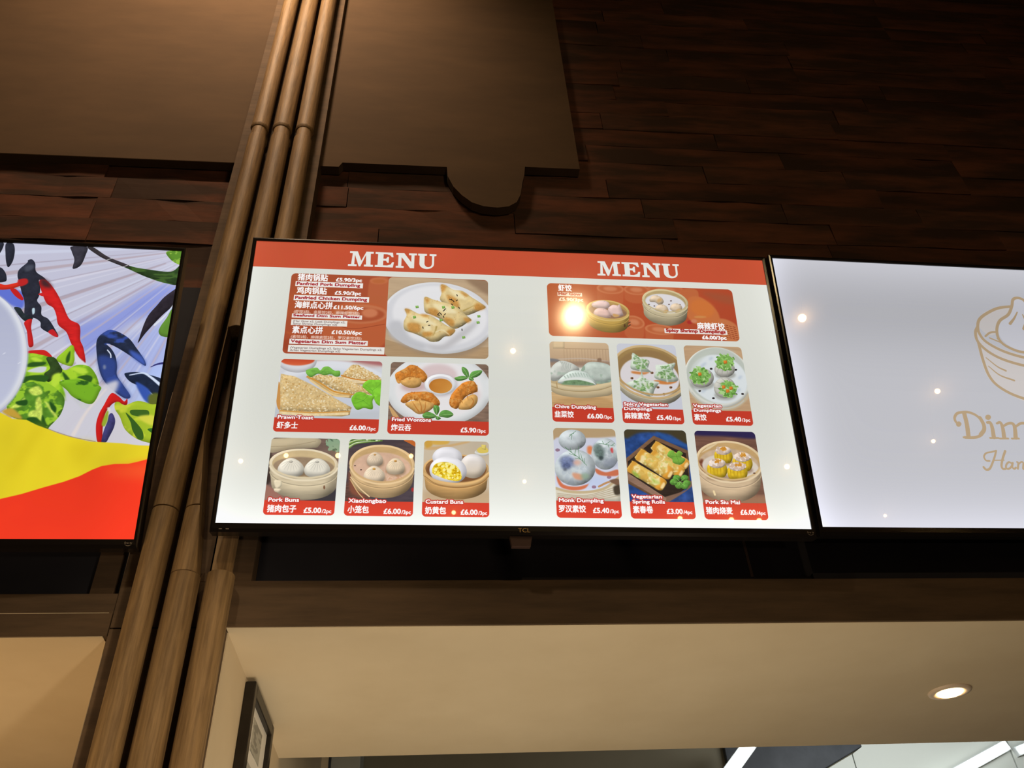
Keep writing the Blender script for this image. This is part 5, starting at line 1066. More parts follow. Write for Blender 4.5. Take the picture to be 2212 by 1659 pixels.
    m.K(((2275,572),(2264,609)), (4,1.5), (160,158,150), f=1.2)
    m.K(((2296,572),(2294,608)), (4,1.5), (160,158,150), f=1.2)
    m.K(((2311,585),(2317,622)), (4,1.5), (160,158,150), f=1.2)
    m.P(((2323,607),(2317,625),(2303,639),(2285,647),(2266,648),(2250,640),(2240,627),(2238,610),(2245,592),(2258,578),(2276,569),(2296,569),(2312,576),(2322,590)), (122,170,84), sm=1, v=(8,0.7,0.2), n=(10,0.2))
    m.S(((2330,607),(2322,627),(2306,643),(2285,653),(2264,654),(2245,645),(2234,630),(2232,610),(2239,589),(2255,573),(2276,563),(2298,562),(2316,571),(2328,587)), 70, (9,5), ((150,198,108),(98,148,64),(176,212,140),(126,176,86)), seed=1)
    m.P(((2274,600),(2292,598),(2292,614),(2275,618)), (222,130,50), sm=0, v=(3,0.6,0.2))
    m.P(((2213,733),(2206,744),(2188,754),(2164,759),(2138,760),(2116,756),(2101,747),(2096,736),(2103,724),(2120,715),(2145,709),(2171,708),(2194,713),(2209,721)), (150,150,140), sm=1, f=5, a=0.7)
    m.P(((2215,696),(2206,719),(2187,738),(2162,748),(2136,749),(2114,740),(2100,722),(2097,699),(2105,677),(2124,658),(2149,647),(2175,646),(2198,655),(2212,673)), (196,194,184), sm=1, v=(12,0.9,0.3))
    m.K(((2185,685),(2212,696)), (4,1.5), (160,158,150), f=1.2)
    m.K(((2175,708),(2197,726)), (4,1.5), (160,158,150), f=1.2)
    m.K(((2155,723),(2167,744)), (4,1.5), (160,158,150), f=1.2)
    m.K(((2133,723),(2133,745)), (4,1.5), (160,158,150), f=1.2)
    m.K(((2117,710),(2107,728)), (4,1.5), (160,158,150), f=1.2)
    m.K(((2113,687),(2100,699)), (4,1.5), (160,158,150), f=1.2)
    m.K(((2122,663),(2114,670)), (4,1.5), (160,158,150), f=1.2)
    m.K(((2142,648),(2144,651)), (4,1.5), (160,158,150), f=1.2)
    m.K(((2164,647),(2179,650)), (4,1.5), (160,158,150), f=1.2)
    m.K(((2181,661),(2205,667)), (4,1.5), (160,158,150), f=1.2)
    m.P(((2194,684),(2187,703),(2173,718),(2154,726),(2134,727),(2117,719),(2106,705),(2104,687),(2110,669),(2125,654),(2144,645),(2164,644),(2181,652),(2191,666)), (122,170,84), sm=1, v=(8,0.7,0.2), n=(10,0.2))
    m.S(((2200,684),(2193,705),(2176,723),(2154,732),(2132,733),(2112,724),(2100,708),(2097,687),(2105,666),(2121,649),(2143,638),(2166,638),(2186,647),(2198,663)), 70, (9,5), ((150,198,108),(98,148,64),(176,212,140),(126,176,86)), seed=2)
    m.P(((2140,670),(2157,668),(2157,684),(2141,688)), (222,130,50), sm=0, v=(3,0.6,0.2))
    m.P(((2312,785),(2305,797),(2289,807),(2267,813),(2244,813),(2223,809),(2210,799),(2206,787),(2213,775),(2229,765),(2251,759),(2274,758),(2295,763),(2308,773)), (150,150,140), sm=1, f=5, a=0.7)
    m.P(((2314,745),(2305,770),(2288,790),(2265,801),(2242,802),(2222,791),(2210,772),(2208,748),(2216,724),(2234,704),(2256,692),(2280,691),(2300,702),(2312,721)), (196,194,184), sm=1, v=(12,0.9,0.3))
    m.K(((2311,752),(2311,745)), (4,1.5), (160,158,150), f=1.2)
    m.K(((2302,773),(2297,777)), (4,1.5), (160,158,150), f=1.2)
    m.K(((2283,786),(2270,797)), (4,1.5), (160,158,150), f=1.2)
    m.K(((2263,787),(2239,798)), (4,1.5), (160,158,150), f=1.2)
    m.K(((2248,774),(2216,779)), (4,1.5), (160,158,150), f=1.2)
    m.K(((2245,753),(2210,748)), (4,1.5), (160,158,150), f=1.2)
    m.K(((2254,732),(2224,717)), (4,1.5), (160,158,150), f=1.2)
    m.K(((2272,718),(2252,696)), (4,1.5), (160,158,150), f=1.2)
    m.K(((2293,718),(2283,695)), (4,1.5), (160,158,150), f=1.2)
    m.K(((2308,730),(2306,714)), (4,1.5), (160,158,150), f=1.2)
    m.P(((2319,751),(2313,768),(2300,782),(2282,789),(2264,790),(2248,783),(2238,770),(2237,754),(2243,737),(2256,723),(2274,715),(2292,715),(2308,722),(2318,735)), (122,170,84), sm=1, v=(8,0.7,0.2), n=(10,0.2))
    m.S(((2326,751),(2318,770),(2303,786),(2283,795),(2262,796),(2244,788),(2233,773),(2230,754),(2238,734),(2253,719),(2273,709),(2295,709),(2313,717),(2324,732)), 70, (9,5), ((150,198,108),(98,148,64),(176,212,140),(126,176,86)), seed=3)
    m.P(((2248,736),(2265,734),(2265,750),(2249,754)), (222,130,50), sm=0, v=(3,0.6,0.2))
    m.P(((2283,741),(2300,739),(2300,755),(2284,759)), (222,130,50), sm=0, v=(3,0.6,0.2))
    m.P(((2265,756),(2282,755),(2282,771),(2265,775)), (222,130,50), sm=0, v=(3,0.6,0.2))
    m.C(2085, 521, 2373, 943, 18)
    m.P(((2082,868),(2376,868),(2376,946),(2082,946)), (200,62,44))
    m.C()
    m.T('Vegetarian', 2096, 852, 2231, 15.5, out=(184,52,44), ow=4, bold=1)
    m.T('Dumplings', 2097, 876, 2226, 15.5, out=(184,52,44), ow=4, bold=1)
    m.T('素饺', 2095, 918, 2152, 24, bold=1.2)
    m.T('£5.40', 2246, 922, 2317, 22, bold=1.3)
    m.T('/3pc', 2321, 922, 2360, 16, bold=0.8)
    m.C(1430, 974, 1716, 1399, 20)
    m.P(((1420,965),(1748,958),(1742,1032),(1417,1039)), (184,156,118), sm=0, f=6)
    m.P(((1428,1039),(1744,1009),(1730,1327),(1416,1331)), (206,212,226), sm=0, f=4)
    m.P(((1428,1039),(1548,1025),(1627,1023),(1720,1055),(1719,1204),(1622,1259),(1434,1262)), (206,208,224), sm=1, f=3)
    m.P(((1670,1232),(1663,1246),(1645,1257),(1620,1264),(1593,1264),(1569,1259),(1553,1248),(1547,1234),(1554,1220),(1572,1208),(1597,1201),(1624,1201),(1649,1207),(1665,1218)), (190,200,226), sm=1, f=14)
    m.P(((1611,1256),(1610,1259),(1607,1262),(1603,1263),(1598,1263),(1594,1262),(1592,1259),(1591,1256),(1592,1253),(1595,1250),(1599,1249),(1604,1249),(1608,1250),(1611,1253)), (150,120,140), sm=1)
    m.P(((1682,1208),(1681,1212),(1678,1214),(1674,1216),(1669,1216),(1665,1215),(1662,1212),(1662,1209),(1663,1205),(1666,1203),(1670,1201),(1675,1201),(1679,1203),(1682,1205)), (150,120,140), sm=1)
    m.P(((1457,1083),(1456,1086),(1453,1089),(1449,1090),(1444,1091),(1440,1089),(1437,1086),(1436,1083),(1437,1080),(1440,1077),(1445,1075),(1449,1075),(1453,1077),(1456,1079)), (150,120,140), sm=1)
    m.P(((1583,1064),(1604,1063),(1602,1097),(1583,1097)), (220,130,84), sm=1, f=4)
    m.P(((1578,1032),(1571,1054),(1552,1072),(1527,1083),(1499,1083),(1475,1074),(1458,1056),(1453,1034),(1460,1012),(1478,993),(1504,982),(1532,982),(1557,991),(1573,1009)), (196,204,206), sm=1, v=(20,1.1,0.3), n=(26,0.08))
    m.S(((1571,1045),(1566,1059),(1551,1071),(1531,1078),(1508,1079),(1489,1073),(1475,1061),(1471,1047),(1477,1032),(1491,1020),(1512,1013),(1534,1013),(1554,1019),(1567,1030)), 60, (12,8), ((170,176,186),(220,224,228)), seed=1, a=0.14)
    m.P(((1516,1000),(1515,1004),(1511,1009),(1504,1013),(1496,1017),(1488,1018),(1483,1017),(1480,1015),(1481,1011),(1485,1006),(1492,1001),(1500,998),(1507,997),(1513,997)), (232,236,238), sm=1, f=5, a=0.8)
    m.P(((1613,1168),(1658,1186),(1713,1172),(1714,1199),(1667,1204),(1621,1195)), (200,112,80), sm=1, f=2)
    m.P(((1725,1097),(1716,1130),(1697,1157),(1671,1172),(1643,1172),(1619,1158),(1604,1132),(1599,1099),(1608,1066),(1627,1039),(1653,1023),(1681,1022),(1706,1037),(1721,1064)), (196,204,206), sm=1, v=(20,1.1,0.3), n=(26,0.08))
    m.S(((1717,1116),(1711,1138),(1695,1155),(1675,1165),(1653,1165),(1633,1156),(1621,1139),(1617,1118),(1623,1096),(1638,1079),(1659,1069),(1682,1068),(1701,1078),(1714,1095)), 60, (12,8), ((96,120,110),(80,86,110),(190,196,200)), seed=2, a=0.14)
    m.P(((1664,1053),(1664,1058),(1660,1064),(1653,1070),(1645,1073),(1637,1074),(1631,1072),(1628,1067),(1628,1062),(1632,1055),(1639,1050),(1647,1047),(1655,1046),(1661,1048)), (232,236,238), sm=1, f=5, a=0.8)
    m.P(((1656,1076),(1658,1092),(1656,1108),(1649,1118),(1639,1122),(1628,1119),(1618,1109),(1611,1094),(1609,1077),(1612,1062),(1619,1051),(1629,1047),(1640,1051),(1650,1061)), (84,104,96), sm=1, f=6, a=0.8, n=(10,0.3))
    m.P(((1652,1118),(1651,1123),(1648,1126),(1644,1129),(1639,1129),(1635,1127),(1632,1123),(1632,1118),(1633,1113),(1636,1109),(1640,1107),(1645,1107),(1649,1109),(1652,1113)), (50,60,62), sm=1, f=3, a=0.8)
    m.P(((1687,1073),(1698,1067),(1699,1089),(1692,1092)), (206,80,80), sm=1, f=2)
    m.P(((1713,1139),(1710,1148),(1700,1156),(1687,1160),(1674,1161),(1661,1157),(1653,1149),(1651,1140),(1655,1130),(1664,1122),(1677,1118),(1691,1118),(1703,1122),(1711,1129)), (140,146,160), sm=1, f=8, a=0.7)
    m.P(((1439,1203),(1465,1246),(1521,1256),(1572,1244),(1583,1233),(1561,1263),(1510,1273),(1459,1262),(1440,1235)), (204,112,78), sm=1, f=1.5)
    m.P(((1613,1165),(1602,1203),(1574,1233),(1537,1249),(1497,1250),(1461,1234),(1437,1205),(1430,1168),(1440,1131),(1467,1100),(1505,1082),(1546,1081),(1582,1098),(1606,1128)), (196,204,206), sm=1, v=(20,1.1,0.3), n=(26,0.08))
    m.S(((1602,1187),(1594,1211),(1572,1231),(1543,1242),(1510,1242),(1482,1232),(1462,1213),(1456,1189),(1464,1165),(1486,1145),(1516,1134),(1548,1133),(1577,1143),(1597,1163)), 60, (12,8), ((120,134,164),(170,180,186),(216,222,224)), seed=3, a=0.14)
    m.P(((1522,1113),(1521,1120),(1515,1128),(1505,1134),(1494,1139),(1482,1141),(1474,1139),(1469,1134),(1470,1128),(1476,1120),(1486,1114),(1498,1109),(1509,1107),(1518,1109)), (232,236,238), sm=1, f=5, a=0.8)
    m.P(((1524,1143),(1518,1155),(1506,1162),(1491,1165),(1475,1162),(1461,1155),(1453,1143),(1452,1131),(1458,1120),(1470,1112),(1486,1109),(1502,1112),(1515,1120),(1523,1131)), (104,116,156), sm=1, f=8, a=0.85, n=(9,0.3))
    m.P(((1503,1159),(1500,1166),(1494,1172),(1486,1175),(1477,1175),(1469,1172),(1463,1167),(1461,1160),(1464,1152),(1470,1147),(1478,1143),(1487,1143),(1495,1146),(1501,1152)), (70,80,116), sm=1, f=5, a=0.7, n=(8,0.3))
    m.P(((1549,1142),(1547,1147),(1542,1152),(1535,1155),(1527,1155),(1520,1152),(1516,1148),(1514,1142),(1516,1137),(1521,1132),(1528,1129),(1536,1129),(1543,1131),(1548,1136)), (220,170,150), sm=1, f=6, a=0.8)
    m.P(((1509,1191),(1554,1201),(1550,1223),(1517,1218)), (214,150,116), sm=1, f=4, a=0.9)
    m.P(((1585,1206),(1582,1213),(1576,1219),(1568,1222),(1559,1222),(1551,1219),(1545,1214),(1544,1207),(1546,1200),(1552,1194),(1561,1191),(1570,1191),(1578,1194),(1583,1199)), (140,164,140), sm=1, f=6, a=0.8)
    m.P(((1484,1176),(1483,1178),(1481,1181),(1478,1182),(1474,1182),(1471,1181),(1469,1179),(1468,1176),(1469,1173),(1471,1171),(1475,1169),(1478,1169),(1481,1170),(1484,1173)), (90,96,110), sm=1, f=4)
    m.K(((1481,1068),(1508,1093),(1543,1120),(1575,1155)), (2.6,1.6), (86,130,92))
    m.K(((1508,1093),(1504,1071)), (2.6,1.6), (86,130,92))
    m.K(((1523,1104),(1530,1076)), (2.6,1.6), (86,130,92))
    m.K(((1543,1120),(1541,1064)), (2.6,1.6), (86,130,92))
    m.K(((1558,1136),(1550,1098)), (2.6,1.6), (86,130,92))
    m.K(((1528,1109),(1498,1099)), (2.6,1.6), (86,130,92))
    m.K(((1548,1125),(1523,1120)), (2.6,1.6), (86,130,92))
    m.K(((1563,1144),(1565,1119)), (2.6,1.6), (86,130,92))
    m.K(((1502,1015),(1535,987)), (2.6,1.6), (86,130,92))
    m.K(((1515,1009),(1511,1031)), (2.6,1.6), (86,130,92))
    m.K(((1523,1000),(1505,1006)), (2.6,1.6), (86,130,92))
    m.K(((1636,1046),(1709,1058)), (2.6,1.6), (86,130,92))
    m.K(((1667,1051),(1689,1036)), (2.6,1.6), (86,130,92))
    m.K(((1678,1053),(1682,1067)), (2.6,1.6), (86,130,92))
    m.K(((1657,1048),(1653,1034)), (2.6,1.6), (86,130,92))
    m.K(((1693,1056),(1710,1044)), (2.6,1.6), (86,130,92))
    m.P(((1424,1262),(1434,1268),(1570,1279),(1653,1254),(1719,1199),(1715,1322),(1426,1326)), (206,198,178), sm=0, v=(10,0.5,0.2))
    m.K(((1426,1263),(1494,1280),(1580,1279),(1653,1259),(1719,1207)), 12, (190,170,134), f=1)
    m.K(((1438,1289),(1569,1295),(1721,1247)), 3, (160,140,112), a=0.7)
    m.K(((1438,1296),(1569,1301),(1720,1259)), 3, (160,140,112), a=0.7)
    m.K(((1437,1303),(1569,1307),(1719,1271)), 3, (160,140,112), a=0.7)
    m.K(((1437,1311),(1568,1314),(1718,1282)), 3, (160,140,112), a=0.7)
    m.K(((1437,1318),(1568,1320),(1717,1294)), 3, (160,140,112), a=0.7)
    m.P(((1671,1226),(1708,1215),(1722,1231),(1720,1252),(1695,1242)), (120,90,70), sm=1, f=2)
    m.P(((1689,1253),(1721,1247),(1718,1285),(1692,1290)), (70,60,48), sm=1, f=3)
    m.K(((1623,1254),(1655,1237),(1670,1232)), 9, (186,140,96))
    m.C(1430, 974, 1716, 1399, 18)
    m.P(((1427,1321),(1719,1321),(1719,1402),(1427,1402)), (200,62,44))
    m.C()
    m.T('Monk Dumpling', 1443, 1327, 1639, 17, out=(184,52,44), ow=4, bold=1)
    m.T('罗汉素饺', 1441, 1371, 1558, 24, bold=1.2)
    m.T('£5.40', 1591, 1375, 1661, 22, bold=1.3)
    m.T('/3pc', 1665, 1375, 1704, 16, bold=0.8)
    m.C(1756, 974, 2045, 1399, 20)
    m.P(((1748,964),(2124,955),(2078,1333),(1719,1337)), (44,74,134), sm=0, n=(34,0.35))
    m.P(((1748,964),(2059,957),(2049,1043),(1958,993),(1831,990),(1764,1020)), (70,62,44), sm=1, f=5)
    m.P(((1906,983),(2039,1043),(2045,1060),(1955,1028)), (46,86,150), sm=1, f=4)
    m.P(((1893,1003),(2046,1074),(2037,1242),(1914,1327),(1752,1236),(1757,1116)), (116,86,64), sm=0, v=(8,0.6,0.2), n=(50,0.1,10))
    m.P(((1894,1023),(2034,1088),(2035,1193),(2020,1253),(1920,1319),(1762,1214),(1763,1132)), (48,38,32), sm=0, n=(50,0.15,9))
    m.P(((2014,1264),(2040,1220),(2042,1248),(1924,1324),(1906,1303)), (120,92,76), sm=1, f=1)
    m.P(((1759,1187),(1922,1303),(1917,1324),(1754,1220)), (140,110,92), sm=0, n=(50,0.12,10))
    m.P(((1898,1035),(1905,1031),(1976,1076),(2044,1124),(2037,1148),(2016,1164),(1946,1120),(1878,1072),(1882,1054)), (222,184,94), sm=1, v=(12,1,0.3), n=(22,0.1), st=((240,220,160),30,26,0.05))
    m.P(((2019,1107),(2044,1124),(2037,1148),(2016,1164),(1994,1150),(2016,1135)), (214,146,50), sm=1, f=3, v=(6,0.5,0.1), a=0.9)
    m.P(((1905,1031),(1922,1042),(1903,1059),(1894,1083),(1878,1072),(1887,1049)), (212,150,54), sm=1, f=3, a=0.9)
    m.S(((1921,1053),(2011,1113),(1993,1140),(1903,1080)), 26, (10,5), ((236,214,150),(206,160,70),(196,200,110)), seed=1, a=0.5, sm=0)
    m.P(((2035,1131),(2040,1141),(2028,1158),(2019,1154),(2024,1140)), (238,210,150), sm=1, f=1.5)
    m.P(((1882,1080),(1888,1075),(1954,1117),(2017,1162),(2008,1187),(1987,1204),(1922,1163),(1860,1118),(1864,1100)), (222,184,94), sm=1, v=(12,1,0.3), n=(22,0.1), st=((240,220,160),30,26,0.05))
    m.P(((1994,1146),(2017,1162),(2008,1187),(1987,1204),(1967,1190),(1989,1174)), (214,146,50), sm=1, f=3, v=(6,0.5,0.1), a=0.9)
    m.P(((1888,1075),(1904,1086),(1884,1104),(1875,1129),(1860,1118),(1870,1094)), (212,150,54), sm=1, f=3, a=0.9)
    m.S(((1902,1097),(1985,1153),(1966,1181),(1883,1125)), 26, (10,5), ((236,214,150),(206,160,70),(196,200,110)), seed=2, a=0.5, sm=0)
    m.P(((2007,1170),(2011,1180),(2000,1197),(1990,1194),(1997,1180)), (238,210,150), sm=1, f=1.5)
    m.P(((1825,1076),(1833,1070),(1903,1116),(1969,1165),(1958,1194),(1934,1214),(1866,1169),(1799,1120),(1806,1099)), (222,184,94), sm=1, v=(12,1,0.3), n=(22,0.1), st=((240,220,160),30,26,0.05))
    m.P(((1945,1148),(1969,1165),(1958,1194),(1934,1214),(1913,1199),(1938,1180)), (214,146,50), sm=1, f=3, v=(6,0.5,0.1), a=0.9)
    m.P(((1833,1070),(1850,1082),(1827,1103),(1816,1131),(1799,1120),(1812,1092)), (212,150,54), sm=1, f=3, a=0.9)
    m.S(((1847,1094),(1935,1156),(1913,1188),(1825,1127)), 26, (10,5), ((236,214,150),(206,160,70),(196,200,110)), seed=3, a=0.5, sm=0)
    m.P(((1958,1174),(1962,1186),(1948,1205),(1938,1202),(1946,1186)), (238,210,150), sm=1, f=1.5)
    m.P(((1780,1135),(1787,1130),(1859,1174),(1928,1221),(1919,1249),(1896,1267),(1826,1225),(1757,1178),(1762,1158)), (222,184,94), sm=1, v=(12,1,0.3), n=(22,0.1), st=((240,220,160),30,26,0.05))
    m.P(((1903,1205),(1928,1221),(1919,1249),(1896,1267),(1874,1253),(1898,1235)), (214,146,50), sm=1, f=3, v=(6,0.5,0.1), a=0.9)
    m.P(((1787,1130),(1804,1141),(1783,1161),(1774,1189),(1757,1178),(1768,1151)), (212,150,54), sm=1, f=3, a=0.9)
    m.S(((1802,1153),(1893,1212),(1873,1243),(1782,1184)), 26, (10,5), ((236,214,150),(206,160,70),(196,200,110)), seed=4, a=0.5, sm=0)
    m.P(((1918,1229),(1922,1241),(1910,1259),(1900,1256),(1906,1241)), (238,210,150), sm=1, f=1.5)
    m.P(((1778,1176),(1798,1186),(1812,1208),(1791,1203)), (140,178,70), sm=1, f=4, a=0.8)
    m.P(((1863,1213),(1893,1223),(1902,1239),(1871,1234)), (160,190,80), sm=1, f=5, a=0.6)
    m.P(((1947,1101),(1958,1078),(1977,1075),(1986,1089),(2003,1075),(2020,1088),(2010,1105),(2028,1116),(2018,1133),(1998,1144),(1970,1134),(1967,1117)), (122,170,66), sm=1, v=(6,0.7,0.15), n=(16,0.12))
    m.K(((1990,1105),(1971,1103),(1947,1101)), (2.5,1), (80,130,44), a=0.6)
    m.K(((1990,1105),(1990,1097),(1986,1089)), (2.5,1), (80,130,44), a=0.6)
    m.K(((1990,1105),(2002,1105),(2010,1105)), (2.5,1), (80,130,44), a=0.6)
    m.K(((1990,1105),(1996,1125),(1998,1144)), (2.5,1), (80,130,44), a=0.6)
    m.P(((1996,1208),(1993,1214),(1988,1220),(1981,1223),(1973,1223),(1966,1220),(1961,1215),(1960,1208),(1963,1202),(1968,1196),(1976,1193),(1984,1193),(1991,1196),(1995,1201)), (96,150,62), sm=1, v=(6,0.7,0.2), n=(8,0.2))
    m.K(((1992,1227),(1978,1208)), 2, (140,190,100))
    m.P(((2033,1207),(2030,1214),(2025,1219),(2017,1222),(2009,1222),(2002,1219),(1998,1214),(1997,1208),(2000,1201),(2005,1196),(2013,1192),(2021,1192),(2027,1195),(2032,1200)), (96,150,62), sm=1, v=(6,0.7,0.2), n=(8,0.2))
    m.K(((1992,1227),(2015,1207)), 2, (140,190,100))
    m.P(((2040,1231),(2038,1238),(2032,1243),(2025,1246),(2017,1246),(2010,1244),(2006,1238),(2005,1232),(2007,1225),(2013,1220),(2020,1217),(2028,1217),(2035,1220),(2039,1225)), (96,150,62), sm=1, v=(6,0.7,0.2), n=(8,0.2))
    m.K(((1992,1227),(2023,1232)), 2, (140,190,100))
    m.P(((2003,1243),(2000,1249),(1995,1255),(1987,1258),(1979,1258),(1972,1255),(1968,1250),(1967,1243),(1970,1237),(1975,1231),(1982,1228),(1990,1228),(1997,1231),(2002,1236)), (96,150,62), sm=1, v=(6,0.7,0.2), n=(8,0.2))
    m.K(((1992,1227),(1985,1243)), 2, (140,190,100))
    m.P(((1981,1227),(1978,1233),(1973,1239),(1965,1242),(1958,1242),(1951,1239),(1946,1234),(1945,1227),(1948,1221),(1953,1215),(1961,1212),(1969,1212),(1975,1215),(1980,1220)), (96,150,62), sm=1, v=(6,0.7,0.2), n=(8,0.2))
    m.K(((1992,1227),(1963,1227)), 2, (140,190,100))
    m.P(((2028,1245),(2026,1252),(2020,1257),(2013,1260),(2005,1260),(1998,1257),(1994,1252),(1993,1246),(1995,1239),(2001,1234),(2008,1231),(2016,1230),(2023,1233),(2027,1238)), (96,150,62), sm=1, v=(6,0.7,0.2), n=(8,0.2))
    m.K(((1992,1227),(2011,1245)), 2, (140,190,100))
    m.C(1756, 974, 2045, 1399, 18)
    m.P(((1753,1321),(2048,1321),(2048,1402),(1753,1402)), (200,62,44))
    m.C()
    m.T('Vegetarian', 1767, 1305, 1902, 15.5, out=(184,52,44), ow=4, bold=1)
    m.T('Spring Rolls', 1769, 1329, 1913, 15.5, out=(184,52,44), ow=4, bold=1)
    m.T('素春卷', 1768, 1371, 1856, 24, bold=1.2)
    m.T('£3.00', 1918, 1375, 1988, 22, bold=1.3)
    m.T('/4pc', 1992, 1375, 2031, 16, bold=0.8)
    m.C(2085, 974, 2373, 1399, 20)
    m.P(((2069,962),(2452,954),(2390,1339),(2025,1344)), (116,82,68), sm=0, n=(90,0.15,9))
    m.P(((2085,968),(2396,961),(2378,1007),(2227,999),(2087,996)), (48,40,80), sm=1, f=5)
    m.P(((2072,1082),(2113,1137),(2089,1332),(2078,1333)), (130,90,70), sm=0)
    m.P(((2083,1290),(2398,1285),(2392,1328),(2078,1333)), (146,108,84), sm=0, f=6)
    m.P(((2079,1107),(2090,1082),(2110,1059),(2139,1041),(2175,1028),(2214,1022),(2255,1022),(2295,1029),(2330,1042),(2358,1061),(2377,1084),(2386,1109),(2385,1135),(2360,1239),(2356,1250),(2350,1261),(2342,1271),(2332,1281),(2321,1289),(2308,1297),(2294,1304),(2279,1309),(2263,1314),(2247,1317),(2230,1319),(2212,1319),(2195,1318),(2179,1316),(2162,1312),(2147,1307),(2133,1301),(2119,1294),(2108,1286),(2097,1277),(2089,1267),(2082,1257),(2077,1246),(2075,1235),(2074,1224),(2076,1212)), (206,180,146), sm=0, v=(26,0.9,0.35), n=(60,0.05,8))
    m.K(((2375,1180),(2363,1199),(2345,1215),(2322,1229),(2296,1239),(2267,1246),(2236,1249),(2205,1248),(2175,1243),(2147,1235),(2122,1223),(2102,1208),(2086,1191),(2077,1172),(2074,1152)), 2.5, (144,125,102), a=0.8)
    m.K(((2373,1186),(2361,1205),(2343,1221),(2320,1235),(2294,1245),(2265,1252),(2235,1255),(2204,1254),(2174,1250),(2146,1241),(2122,1229),(2102,1214),(2087,1197),(2078,1178),(2075,1158)), 3, (226,198,160), a=0.6)
    m.P(((2385,1135),(2359,1176),(2309,1205),(2243,1218),(2176,1212),(2119,1188),(2085,1150),(2079,1107),(2103,1065),(2154,1035),(2220,1021),(2289,1028),(2347,1053),(2381,1091)), (220,196,156), sm=1, v=(6,0.5,0.1))
    m.P(((2374,1136),(2350,1174),(2303,1201),(2242,1213),(2180,1207),(2127,1184),(2095,1150),(2089,1110),(2112,1072),(2159,1043),(2221,1031),(2285,1037),(2338,1060),(2370,1095)), (200,164,112), sm=1, c2=((176,144,98),1.57), n=(40,0.05,12))
    m.P(((2367,1150),(2345,1182),(2301,1204),(2242,1214),(2182,1208),(2131,1188),(2099,1159),(2092,1125),(2113,1093),(2157,1070),(2216,1060),(2278,1066),(2330,1086),(2362,1116)), (196,170,140), sm=1, f=1.5, n=(30,0.08))
    m.P(((2087,1132),(2110,1115),(2118,1181),(2093,1165)), (120,70,50), sm=1, f=4)
    m.K(((2091,1137),(2117,1142)), 4, (160,100,80))
    m.P(((2363,1163),(2343,1189),(2302,1207),(2247,1214),(2190,1209),(2141,1192),(2110,1167),(2104,1139),(2122,1113),(2163,1095),(2218,1088),(2277,1093),(2326,1110),(2357,1135)), (216,204,190), sm=1, f=2)
    m.P(((2172,1169),(2167,1181),(2157,1191),(2144,1196),(2130,1197),(2118,1191),(2110,1182),(2109,1170),(2113,1158),(2123,1148),(2137,1143),(2151,1142),(2163,1148),(2171,1157)), (196,160,110), sm=1, f=8, a=0.6)
    m.K(((2109,1081),(2155,1058)), 3, (226,206,168), a=0.7)
    m.K(((2115,1076),(2162,1053)), 3, (226,206,168), a=0.7)
    m.K(((2121,1071),(2169,1048)), 3, (226,206,168), a=0.7)
    m.K(((2127,1066),(2176,1044)), 3, (226,206,168), a=0.7)
    m.K(((2133,1060),(2183,1039)), 3, (226,206,168), a=0.7)
    m.K(((2139,1055),(2190,1034)), 3, (226,206,168), a=0.7)
    m.P(((2249,1127),(2244,1135),(2230,1141),(2212,1144),(2192,1145),(2174,1142),(2163,1136),(2159,1129),(2165,1122),(2178,1116),(2196,1112),(2216,1112),(2234,1115),(2246,1120)), (120,84,60), sm=1, f=5, a=0.6)
    m.P(((2172,1078),(2200,1065),(2234,1065),(2249,1081),(2250,1106),(2234,1130),(2204,1132),(2172,1129),(2165,1104)), (218,182,44), sm=1, v=(10,1,0.3), n=(14,0.1))
    m.K(((2180,1087),(2178,1125)), (4,2), (188,146,30), f=1.2)
    m.K(((2194,1086),(2192,1124)), (4,2), (188,146,30), f=1.2)
    m.K(((2209,1086),(2206,1124)), (4,2), (188,146,30), f=1.2)
    m.K(((2224,1086),(2221,1124)), (4,2), (188,146,30), f=1.2)
    m.K(((2238,1086),(2235,1124)), (4,2), (188,146,30), f=1.2)
    m.P(((2248,1071),(2243,1080),(2231,1087),(2216,1092),(2200,1092),(2186,1088),(2177,1081),(2174,1072),(2179,1063),(2190,1055),(2206,1051),(2222,1050),(2236,1054),(2245,1061)), (226,206,190), sm=1, v=(8,0.8,0.2), n=(9,0.14))
    m.S(((2247,1069),(2242,1076),(2232,1083),(2217,1086),(2202,1087),(2189,1084),(2180,1078),(2178,1070),(2182,1062),(2192,1056),(2207,1052),(2222,1052),(2235,1055),(2244,1061)), 30, (7,5), ((238,224,214),(206,180,160)), seed=1)
    m.S(((2230,1061),(2228,1065),(2224,1068),(2217,1070),(2211,1070),(2205,1068),(2201,1065),(2200,1062),(2202,1058),(2207,1055),(2213,1053),(2220,1053),(2226,1055),(2229,1058)), 16, (7,3), ((226,170,80),(206,140,50)), seed=10)
    m.P(((2336,1164),(2330,1173),(2315,1179),(2295,1183),(2273,1184),(2254,1180),(2241,1174),(2238,1166),(2244,1158),(2258,1151),(2279,1147),(2301,1146),(2320,1150),(2333,1156)), (120,84,60), sm=1, f=5, a=0.6)
    m.P(((2253,1109),(2283,1094),(2321,1093),(2337,1112),(2338,1141),(2319,1167),(2286,1170),(2252,1166),(2244,1138)), (218,182,44), sm=1, v=(10,1,0.3), n=(14,0.1))
    m.K(((2261,1118),(2258,1161)), (4,2), (188,146,30), f=1.2)
    m.K(((2277,1118),(2274,1161)), (4,2), (188,146,30), f=1.2)
    m.K(((2293,1118),(2289,1160)), (4,2), (188,146,30), f=1.2)
    m.K(((2309,1117),(2305,1160)), (4,2), (188,146,30), f=1.2)
    m.K(((2325,1117),(2321,1160)), (4,2), (188,146,30), f=1.2)
